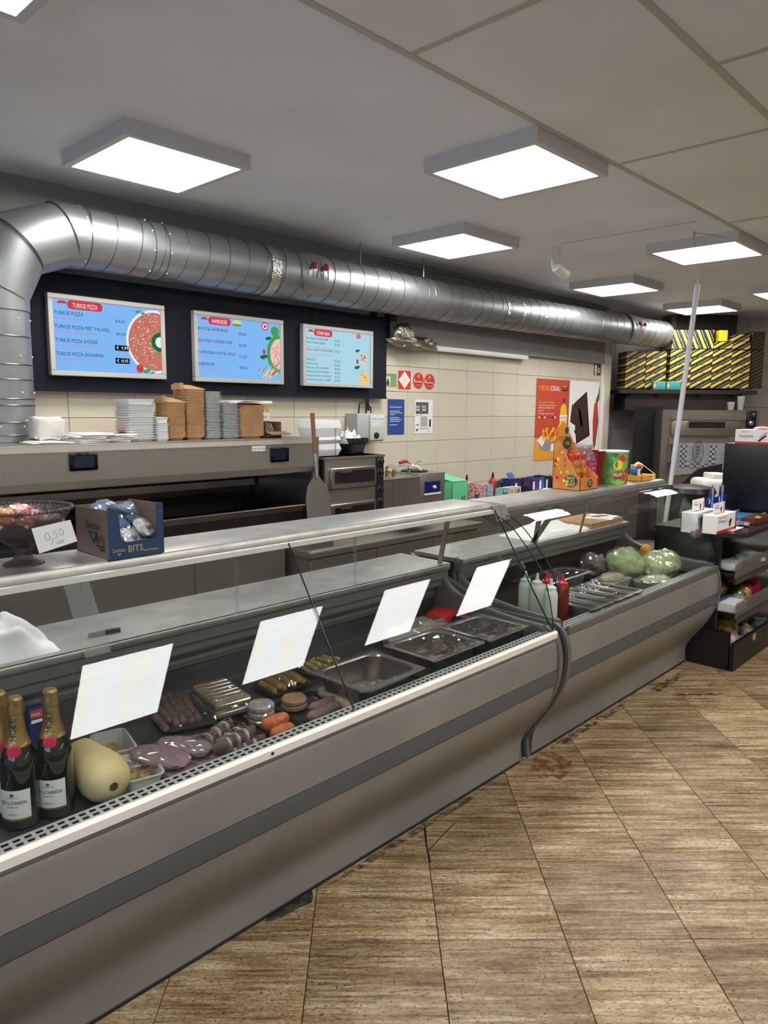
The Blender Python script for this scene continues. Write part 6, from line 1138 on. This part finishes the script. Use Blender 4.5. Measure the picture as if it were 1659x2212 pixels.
# squash
t=thing('squash','large pale yellow butternut squash lying beside the bottles','squash',(.85,1.80,WF)); E_=pt(245,1698,z=WF+.062); dr=(pt(150,1600,z=WF+.062)-E_); dr.z=0; dr.normalize()
M_=plane(E_,dr.cross(V((0,0,1))),(0,0,1)); M_=Matrix.Translation(V((0,0,0)))@M_; prof=[(.0,.0),(.012,-.002),(.03,.004),(.048,.016),(.0595,.04),(.064,.07),(.061,.10),(.058,.13),(.054,.16),(.051,.20),(.049,.235),(.040,.255),(.018,.262)]
u_=dr; s_=u_.cross(V((0,0,1))).normalized(); w_=V((0,0,1)); R3=Matrix(((s_.x,w_.x,u_.x,E_.x),(s_.y,w_.y,u_.y,E_.y),(s_.z,w_.z,u_.z,E_.z),(0,0,0,1)))
b=MB(t); L_=[]
for r_,z_ in prof: L_.append([(r_*(1+.02*math.cos(5*2*PI*j/32))*math.cos(2*PI*j/32),r_*(1+.02*math.cos(5*2*PI*j/32))*math.sin(2*PI*j/32)-( .0 if z_<.1 else (z_-.1)*.06),z_) for j in range(32)])
b.loft(L_,0,True,True,M=R3); b.build('squash_body',mat('squash_skin',(226,202,148),.45,var=.22,vs=9,rgb2=(206,182,126)),t,60); b=MB(t); b.lathe([(.011,-.0035),(.009,-.004),(.004,-.002)],12,M=R3); b.build('blossom_scar',mat('scar_brown',(84,60,36),.8),t)
# ---- trays
def otray(cx,cy,L1,W1,rz,label,m=blackp,h=.014,nm='foam_tray',group='black trays in the first case',cat='tray'):
    t=thing(nm,label,cat,(cx,cy,WF),rz,group); b=MB(); b.loft([rr(L1-.03,W1-.03,.015,0),rr(L1-.008,W1-.008,.02,h),rr(L1,W1,.022,h),rr(L1,W1,.022,h+.002),rr(L1-.012,W1-.012,.02,h+.002),rr(L1-.034,W1-.034,.014,.003)],0,True,True); b.build('tray',m,t,30); return t
def sweave(t,L1,W1,z,m=filmf):   # crinkled wrap sheet over a thing
    b=MB(); n=26; vs=[];fs=[]
    for i in range(n+1):
        for j in range(n+1):
            u=i/n*2-1; v=j/n*2-1; e=max(0,(1-abs(u)**3)*(1-abs(v)**3)); vs.append((u*L1/2,v*W1/2,.012+z*e**.6+.005*noise.noise(V((u*11,v*4,L1*9)))+.002*noise.noise(V((u*30,v*30,L1)))))
    for i in range(n):
        for j in range(n): a=i*(n+1)+j; fs.append((a,a+n+1,a+n+2,a+1))
    b.add(vs,fs); return b.build('cling_film',m,t,0)
TZ=WF+.0045
t=otray(1.20,2.055,.25,.16,math.radians(74),'black tray of raw sausages under cling film'); sweave(t,.25,.16,.045); sg=wrap('raw_sausage',(136,104,92),(100,72,64),25,60)
S0=[((332,1545),(360,1578)),((334,1518),(366,1560)),((348,1505),(382,1565)),((362,1500),(397,1560)),((380,1507),(414,1560)),((398,1508),(430,1556))]
for i,(a,c) in enumerate(S0):
    A=pt(*a,z=TZ+.013);C=pt(*c,z=TZ+.013); s=thing('sausage','raw sausage in the film wrapped tray, %s from the left'%('first','second','third','fourth','fifth','sixth')[i],'sausage',(A.x,A.y,TZ),0,'raw sausages in the black tray'); b=MB(s); b.caps(A,C,.0125,12); b.build('sausage',sg,s)
t=otray(1.335,2.04,.24,.16,math.radians(80),'black tray under the block of minced meat rolls'); rm=wrap('mince_roll',(150,122,92),(120,92,66),45,60)
an=math.radians(80)
for k in range(7):
    for l in range(2):
        ox=-.092+.0305*k; P=V((1.335,2.04,0))+V((math.cos(an)*ox,math.sin(an)*ox,0)); s=thing('meat_roll','minced meat roll in the pale block, %s row, %s from the front'%(('lower','upper')[l],('first','second','third','fourth','fifth','sixth','seventh')[k]),'meat roll',(P.x,P.y,TZ+.029*l),an,'minced meat rolls in one block'); b=MB(); b.rbox(-.0148,.0148,-.066,.066,0,.029,.010,seg=3); b.build('roll',rm,s,60)
sweave(t,.24,.16,.066)
# wrapped meat slabs
wm=wrap('wrapped_mince',(148,116,116),(116,88,92),30,55)
def slab(px,py,L1,W1,h,rz,label,z=WF,seed=0,m=wm,group=None,nm='wrapped_meat',cat='wrapped meat',fl=None):
    P=pt(px,py,z=z+h/2); t=thing(nm,label,cat,(P.x,P.y,z),rz,group); b=MB(); b.blob((0,0,h/2),(L1/2,W1/2,h/2),0,.14,3,seed,24,14,sq=.62); b.build('slab',m,t,60); return t
slab(365,1660,.17,.085,.028,1.9,'lowest film wrapped mince slab in front, right of the plastic tub',seed=1,group='film wrapped mince slabs'); slab(345,1635,.19,.09,.026,1.95,'film wrapped mince slab on top at the left',WF+.028,2,group='film wrapped mince slabs'); slab(425,1640,.15,.08,.026,1.95,'film wrapped mince slab at the right by the skewers',WF,3,group='film wrapped mince slabs'); slab(398,1612,.17,.08,.026,1.98,'topmost film wrapped mince slab, near the skewers',WF+.028,4,group='film wrapped mince slabs')
# skewers tray
t=otray(1.195,1.80,.20,.16,.1,'black tray under the bacon wrapped meat skewers'); dk=wrap('skewer_meat',(92,66,60),(70,46,42),30,50); bc_=wrap('bacon_band',(196,186,172),(150,120,100),30,50)
for i,(a,c,z) in enumerate((((428,1612),(500,1560),.02),((455,1625),(530,1572),.02),((470,1618),(545,1580),.052),((482,1636),(566,1600),.022))):
    A=pt(*a,z=TZ+z);C=pt(*c,z=TZ+z); s=thing('meat_skewer','bacon banded meat skewer, %s in the black tray'%('farthest left','second from the left','lying on top','nearest the glass')[i],'skewer',(A.x,A.y,TZ),0,'bacon banded skewers'); d=(C-A)/4.0
    for k in range(4):
        b=MB(s); b.caps(A+d*k+d*.02,A+d*(k+1)-d*.02,.0225,12); b.build('meat_piece',dk,s)
        if k<3: b=MB(s); q=A+d*(k+1); e=d.normalized(); b.tube([q-e*.005,q-e*.003,q+e*.003,q+e*.005],[.018,.0215,.0215,.018],12); b.build('bacon_band',bc_,s)
    b=MB(s); b.tube([A-d*.5,A],.0018,5); b.build('stick',MC['worn_wood'],s)
# patties and croquettes tray
t=otray(1.375,1.80,.21,.13,1.45,'black tray under the pale patties and orange croquettes'); gp=wrap('pale_patty',(176,164,158),(146,132,128),40,50)
P0=pt(556,1565,z=TZ)
for k in range(3):
    P=V((1.352,1.835,TZ+.022*k)); s=thing('burger_patty','%s pale film wrapped burger patty of the stack in the tray'%('lowest','middle','topmost')[k],'patty',tuple(P),.2*k,'pale burger patties'); b=MB(); b.lathe([(.036,0),(.042,.004),(.043,.016),(.038,.0215),(.002,.0218)],22); b.build('patty',gp,s)
oc=wrap('orange_croquette',(206,104,30),(166,70,16),50,40)
for i,(a,c) in enumerate((((566,1570),(622,1548),),((585,1590),(634,1570)))):
    A=pt(*a,z=TZ+.024);C=pt(*c,z=TZ+.024); s=thing('croquette','%s bright orange croquette in cling film'%('rear','front')[i],'croquette',(A.x,A.y,TZ),0,'orange croquettes'); b=MB(s); b.caps(A,C,.0225,14); b.build('croquette',oc,s)
# burger tray
t=otray(1.535,1.81,.20,.20,0,'black tray under the golden burgers and brown sausages'); gold=wrap('golden_patty',(176,128,74),(140,92,44),60,40); pk=wrap('pink_patty',(172,128,108),(150,104,86),40,40)
P=pt(647,1530,z=TZ); 
for k,(m,l) in enumerate(((pk,'pink burger patty under the golden one'),(gold,'golden crumbed burger patty on top of the pink one'))):
    s=thing('burger_patty',l,'patty',(1.502,1.852,TZ+.019*k),0); b=MB(); b.lathe([(.038,0),(.044,.004),(.0445,.014),(.040,.0185),(.002,.0188)],22); b.build('patty',m,s)
bs_=wrap('brown_sausage',(124,98,78),(100,66,66),35,45); pl_=wrap('pale_log',(176,156,128),(150,130,96),30,45)
for i,(a,c,r_,m,l,z) in enumerate((((664,1552),(735,1522),.0185,bs_,'brown film wrapped sausage in front on the burger tray',.018),((668,1532),(728,1510),.0175,bs_,'brown film wrapped sausage behind on the burger tray',.02),((690,1492),(760,1530),.019,pl_,'long pale film wrapped roll beside the empty steel pan',.018))):
    A=pt(*a,z=TZ+z);C=pt(*c,z=TZ+z); s=thing('wrapped_sausage',l,'sausage',(A.x,A.y,TZ),0); b=MB(s); b.caps(A,C,r_,14); b.build('sausage',m,s)
# gold rolls and yellow sticks
t=otray(1.585,2.03,.17,.14,.0,'black tray of golden brown rolls under the second reflection'); gr=wrap('golden_roll',(178,136,64),(140,98,36),30,40)
for i in range(7):
    s=thing('golden_roll','golden brown roll in the film wrapped tray, %s from the left'%('first','second','third','fourth','fifth','sixth','seventh')[i],'snack roll',(1.52+.022*i,2.03,TZ),0,'golden rolls under film'); b=MB(); b.caps((0,-.055,.014+.012*(i%2)),(.012,.055,.016+.012*(i%2)),.0125,10); b.build('roll',gr,s)
sweave(t,.18,.15,.045)
t=otray(1.80,2.07,.17,.13,.1,'black tray of pale yellow snack sticks behind the empty steel pan'); ys=wrap('yellow_stick',(196,176,104),(164,140,70),30,40)
for i in range(9):
    s=thing('snack_stick','pale yellow snack stick under film, %s from the left'%('first','second','third','fourth','fifth','sixth','seventh','eighth','ninth')[i],'snack stick',(1.735+.0165*i,2.07,TZ),0,'yellow snack sticks under film'); b=MB(); b.caps((0,-.05,.011+.014*(i%3)),(.02,.05,.013+.012*(i%2)),.009,8); b.build('stick',ys,s)
sweave(t,.18,.14,.04)
# plastic tubs with dumplings
def tub(cx,cy,rz,label,group=None):
    t=thing('plastic_tub',label,'tub',(cx,cy,WF),rz); b=MB(); b.loft([rr(.13,.075,.012,0),rr(.15,.092,.016,.042),rr(.162,.104,.02,.042),rr(.162,.104,.02,.045),rr(.150,.092,.016,.045),rr(.128,.073,.012,.002)],0,True,True); b.build('tub',clear('tub_white',(240,240,238),.08,haze=.45,rough=.1),t,30)
    b=MB(); b.heap(-.06,.06,-.034,.034,.003,.034,0,16,5,cx*10); b.build('food',wrap('yellow_food',(192,160,90),(120,90,40),45,40),t,50)['kind']='stuff'
    b=MB(); n=10; vs=[];fs=[]
    for i in range(n+1):
        for j in range(n+1): u=i/n*2-1; v=j/n*2-1; vs.append((u*.078,v*.049,.046-.006*(1-u*u)*(1-v*v)+.002*noise.noise(V((u*5,v*5,cx)))))
    for i in range(n):
        for j in range(n): a=i*(n+1)+j; fs.append((a,a+n+1,a+n+2,a+1))
    b.add(vs,fs); b.build('film_lid',film,t,60)
tub(.895,1.775,1.35,'white plastic tub of dumplings right in front of the squash end'); tub(.915,1.965,1.35,'white plastic tub of brown snacks behind the squash under the reflection')
# steel pans
panm=mat('pan_steel',(166,164,158),.26,.95,rv=.05,vs=10)
def gn(cx,cy,L1,W1,h,label,rz=0,z=WF,cat='pan',nm='steel_pan',group='gastronorm pans'):
    t=thing(nm,label,cat,(cx,cy,z),rz,group); b=MB(); r=.045 if L1>.2 else .02; ir=r
    b.loft([rr(L1-.07,W1-.07,ir,0),rr(L1-.052,W1-.052,ir+.005,.008),rr(L1-.038,W1-.038,ir+.01,h-.004),rr(L1-.006,W1-.006,.012,h-.006),rr(L1,W1,.012,h-.004),rr(L1,W1,.012,h),rr(L1-.008,W1-.008,.012,h+.001),rr(L1-.036,W1-.036,ir+.01,h+.001),rr(L1-.044,W1-.044,ir+.008,h-.004),rr(L1-.056,W1-.056,ir+.004,.010),rr(L1-.075,W1-.075,ir,.003)],0,True,True); b.build('pan',panm,t,30); return t
t=gn(1.755,1.748,.325,.265,.10,'nearest steel pan with a little pink mince at the bottom'); b=MB(); b.heap(-.05,.11,-.09,.05,.004,.03,0,20,9,2); b.build('mince',wrap('mince_tan',(190,150,130),(160,110,96),70,50),t,50)['kind']='stuff'; b=MB(); b.heap(-.12,-.02,-.085,.02,.004,.026,0,16,9,3); b.build('pink_mince',wrap('mince_pink',(196,110,124),(150,70,84),80,50),t,50)['kind']='stuff'
t=gn(2.145,1.768,.325,.265,.10,'middle steel pan with red brown sliced meat under film'); b=MB(); b.heap(-.11,.11,-.095,.07,.004,.06,0,24,8,5); b.build('sliced_meat',wrap('doner_meat',(170,92,66),(186,140,112),30,50),t,50)['kind']='stuff'
def panfilm(t,L1,W1,h): 
    b=MB(); n=24; vs=[];fs=[]
    for i in range(n+1):
        for j in range(n+1): u=i/n*2-1; v=j/n*2-1; vs.append((u*L1/2,v*W1/2,h+.0025-.012*(1-u*u)*(1-v*v)+.0025*(1-u**6)*(1-v**6)*noise.noise(V((u*4,v*14,L1*7)))))
    for i in range(n):
        for j in range(n): a=i*(n+1)+j; fs.append((a,a+n+1,a+n+2,a+1))
    b.add(vs,fs); b.build('cling_film',filmf,t,0)
panfilm(t,.325,.265,.10)
t=gn(2.475,1.765,.30,.265,.10,'far steel pan of grey brown meatballs under film'); panfilm(t,.30,.265,.10); mb_=wrap('meatball',(150,116,98),(112,84,70),30,45)
for i in range(9):
    x=2.475-.07+.058*(i%3)+.01*(i%2); y=1.765-.055+.05*(i//3); s=thing('meatball','meatball in the far steel pan, row %s, %s'%(('front','middle','back')[i//3],('left','centre','right')[i%3]),'meatball',(x,y,WF+.004),0,'meatballs in the far pan'); b=MB(); b.blob((0,0,.024),(.026,.024,.024),0,.08,3,i,14,10); b.build('meatball',mb_,s,60)
# bag, red tub, orange pack, sign strip
P=pt(918,1352,z=.60); t=thing('plastic_bag','big clear plastic bag of pale food behind the middle pan','bag',(2.36,2.05,WF)); b=MB(); b.blob((0,0,.036),(.19,.10,.045),0,.32,2.4,6,30,16,flat=.036); b.build('bag',wrap('bag_food',(158,140,122),(186,176,164),8,24),t,60); b=MB(); b.blob((0,0,.040),(.20,.108,.05),0,.4,3,8,26,14,flat=.04); b.build('bag_film',filmf,t,0)
t=thing('red_tub','bright red plastic tub with lid at the end of the first case','tub',(2.60,2.10,WF)); b=MB(); b.loft([rr(.11,.09,.012,0),rr(.125,.105,.014,.055)],0,True,True); b.build('tub',redm,t,30); b=MB(); b.loft([rr(.135,.115,.014,.055),rr(.135,.115,.014,.068),rr(.115,.095,.012,.078)],0,True,True); b.build('lid',redm,t,30); t.rotation_euler=(0,0,.3)
t=thing('flat_pack','flat yellow snack bag under the far pan rim','bag',(2.58,1.98,WF)); b=MB(); b.rbox(-.07,.07,-.10,.05,0,.03,.01,M=TR(rz=.1)); b.build('bag',wrap('yellow_pack',(196,150,50),(60,50,40),18),t,50)
t=thing('printed_box','flat box with repeated orange letters on blue behind the far pan','box',(2.66,1.90,WF)); A=pt(1043,1316,z=.645); C=pt(1150,1363,z=.645); b=MB(t); b.box(2.615,2.665,1.70,2.06,WF,.645); b.build('box',mat('print_navy',(34,50,96),.4),t,0)
P=plane((2.615,2.06,.6455),(0,-1,0),(1,0,0)); P=Matrix(((0,1,0,2.6155),(-1,0,0,2.058),(0,0,1,.6455),(0,0,0,1))); b=MB(t)
for k in range(8): b.text('XO'[k%2],.004+.044*k,.004,.042,P,.04 if k%2==0 else .03,k%2); b.pl([(.004+.044*k,.0),(.03+.044*k,.02),(.01+.044*k,.045)],P,2,.0002)
b.build('print',[mat('orange_letters',(236,130,50),.5),mat('yellow_letters',(240,196,90),.5),mat('red_shape',(200,60,50),.5)],t,0)
# napkins and paper on the rear worktop
t=thing('paper_heap','crumpled white paper lying on the worktop behind the left glass','paper',(.76,2.28,.87)); b=MB(); b.heap(-.26,.10,-.12,.14,0,.16,0,34,5,5,None,1.1); b.build('paper',mat('tissue',(226,224,220),.8),t,60)
t=thing('dark_spatula','small dark scraper lying on the worktop beside the crumpled paper','scraper',(1.02,2.22,.871)); b=MB(); b.prism([(-.05,-.004),(.05,-.012),(.055,0),(.03,.008),(-.05,.006)],'z',0,.012); b.build('blade',mat('dark_plastic',(40,38,36),.4),t,0)
# ================================================================ INSIDE THE SECOND CASE
b=c2p(); b.strip([(2.248,.60),(2.17,.835)],2.83,4.57); b.build('dark_back',mat('back_dark',(34,30,29),.35),c2,0)
sb=mat('sauce_white',(226,226,208),.35); nz_=mat('nozzle_white',(228,228,220),.35); nr=mat('nozzle_red',(206,40,38),.35); kt=mat('ketchup_bottle',(120,30,26),.3)
for i,(px,py,m,n_m,l) in enumerate(((1136,1241,sb,nz_,'leftmost white squeeze bottle with a clear nozzle'),(1161,1246,sb,nz_,'second white squeeze bottle behind the glass edge'),(1182,1243,sb,nr,'rear white squeeze bottle with a red nozzle'),(1191,1258,sb,nz_,'front white squeeze bottle nearest the glass'),(1216,1248,kt,nr,'dark red ketchup squeeze bottle with a red nozzle'))):
    P=pt(px,py,z=WF+.215); t=thing('sauce_bottle',l,'bottle',(P.x,P.y,WF),0,'squeeze sauce bottles'); b=MB(); b.lathe([(.030,0),(.033,.006),(.033,.15),(.032,.165),(.024,.178)],22); b.build('bottle_body',m,t); b=MB(); b.lathe([(.025,.176),(.025,.192),(.016,.196),(.009,.202),(.005,.232),(.003,.233)],16); b.build('nozzle',n_m,t)
P=pt(1106,1305,z=WF+.03); t=thing('small_cup','small clear lidded cup beside the white squeeze bottles','cup',(2.90,1.90,WF)); b=MB(); b.lathe([(.022,0),(.028,.04),(.031,.041),(.031,.046),(.002,.047)],20); b.build('cup',clear('cup_clear',(240,240,236),.08,haze=.5),t)
for k in range(5):
    x=3.10+.0+.112*k; t=gn(x+.05,1.735,.108,.30,.085,'narrow steel pan of the row of five, %s from the left'%('first','second','third','fourth','fifth')[k],group='narrow pans in the second case'); b=MB(); b.heap(-.035,.035,-.12,.12,.004,.05,0,14,5,k); b.build('food',wrap('garnish%d'%k,((80,84,72),(92,88,70),(96,84,74),(90,78,70),(130,72,58))[k],((50,56,48),(60,60,50),(70,60,50),(60,50,46),(90,44,36))[k],30,40),t,50)['kind']='stuff'; panfilm(t,.108,.30,.085)
t=gn(3.45,2.02,.53,.20,.12,'long dark pan of red meat under shiny film behind the narrow pans'); b=MB(); b.heap(-.24,.24,-.08,.08,.03,.13,0,24,7,4); b.build('meat',wrap('dark_meat',(96,50,44),(70,34,30),18,30),t,50)['kind']='stuff'; panfilm(t,.53,.20,.125)
t=thing('wrapped_bowl','pale dish of sliced food in film behind the last narrow pan','dish',(3.86,1.88,WF)); b=MB(); b.loft([rr(.20,.12,.02,0),rr(.24,.15,.02,.06)],0,True,True); b.build('dish',clear('dish_clear',(226,226,222),.08,haze=.3),t,30); b=MB(); b.blob((0,0,.065),(.11,.06,.03),0,.2,3,2); b.build('food',wrap('pale_slices',(176,170,130),(140,130,90),14,24),t,60)
t=thing('dark_bag','dark plastic bag of food left of the lettuce','bag',(4.02,2.08,WF)); b=MB(); b.blob((0,0,.08),(.12,.08,.08),0,.35,2.5,12,26,16,flat=.08); b.build('bag',wrap('dark_bag_m',(70,60,56),(110,98,90),8,16),t,60)
t=thing('flat_container','clear lidded container of greens in front of the lettuce','container',(4.05,1.70,WF)); b=MB(); b.loft([rr(.22,.13,.02,0),rr(.25,.16,.02,.05)],0,True,True); b.build('container',clear('cont_clear',(232,236,232),.08,haze=.2),t,30); b=MB(); b.blob((0,0,.055),(.12,.07,.022),0,.3,3,22); b.build('greens',wrap('green_mix',(150,170,120),(200,196,170),12,24),t,60)
t=thing('steel_tray','flat empty steel tray in front of the greens container','tray',(3.78,1.68,WF)); b=MB(); b.loft([rr(.14,.12,.02,0),rr(.16,.14,.02,.03),rr(.15,.13,.02,.03),rr(.13,.11,.02,.004)],0,True,True); b.build('tray',panm,t,30)
let=wrap('lettuce_m',(160,186,112),(214,222,168),26,26)
for i,(x,y,rx,ry,rz_,l) in enumerate(((4.13,1.93,.125,.11,.098,'left plastic bag of shredded lettuce'),(4.34,1.80,.17,.11,.085,'right larger plastic bag of shredded lettuce at the case end'))):
    t=thing('lettuce_bag',l,'lettuce',(x,y,WF),0,'bags of lettuce'); b=MB(); b.blob((0,0,rz_),(rx,ry,rz_),0,.16,3,30+i,30,18); b.build('lettuce',let,t,60); b=MB(); b.blob((0,0,rz_+.002),(rx*1.07,ry*1.07,rz_*1.05),0,.22,3.4,33+i,30,18,flat=rz_); b.build('bag_film',filmf,t,0)
P=pt(1455,1196,z=.75); t=thing('orange','whole orange resting on the right lettuce bag','fruit',(4.40,1.92,WF+.115)); b=MB(); b.blob((0,0,.036),(.036,.036,.035),0,.03,2,1,20,14); b.build('peel',mat('orange_peel',(222,150,34),.45,bump=.2,bs=150),t,60); b=MB(); b.lathe([(.004,0),(.003,.002)],8,c=(0,-.0,.0705)); b.build('stem_end',mat('stem_brown',(110,70,20),.8),t)
t=thing('white_paper','heap of white paper bags on the worktop of the second case','paper',(3.85,2.30,.87)); b=MB(); b.heap(-.36,.30,-.13,.12,0,.075,0,30,4,9); b.build('paper',MC['tissue'],t,60)
t=thing('cardboard_sheet','brown cardboard sheet lying at the far end of the worktop','cardboard',(4.32,2.30,.87)); b=MB(); b.box(-.19,.24,-.14,.12,0,.03); b.build('cardboard',cardb,t,0)
t=thing('papers','loose printed papers on the brown cardboard sheet','paper',(4.46,2.27,.90)); b=MB(); b.box(-.12,.10,-.09,.08,0,.003,M=TR(rz=.3)); b.box(-.08,.10,-.08,.06,.003,.006,M=TR(rz=-.2)); b.build('sheet',wpaper,t,0); b=MB(); b.box(-.08,.06,-.03,.03,.0062,.0068,M=TR(rz=-.2)); b.build('print',dred,t,0)
for o in list(COL.objects):
    if o.parent is None and o.type=='EMPTY':
        n_=o.name.split('.')[0]
        if n_ in ('sausage','meat_roll','golden_roll','snack_stick'): filmify(o,.0012,.002)
        if n_ in ('wrapped_meat','meat_skewer','burger_patty','croquette','wrapped_sausage'): filmify(o,.002,.004)
        if n_ in ('lettuce_bag','plastic_bag','dark_bag','flat_container','candy_bag','wrapped_snack','snack_bag','candy_packet'): filmify(o,.002,.006)
# fix kinds on plain-structure names
for o in COL.objects:
    if o.parent is None and o.type!='CAMERA' and 'label' not in o.keys() and 'kind' not in o.keys(): print('UNTAGGED',o.name)
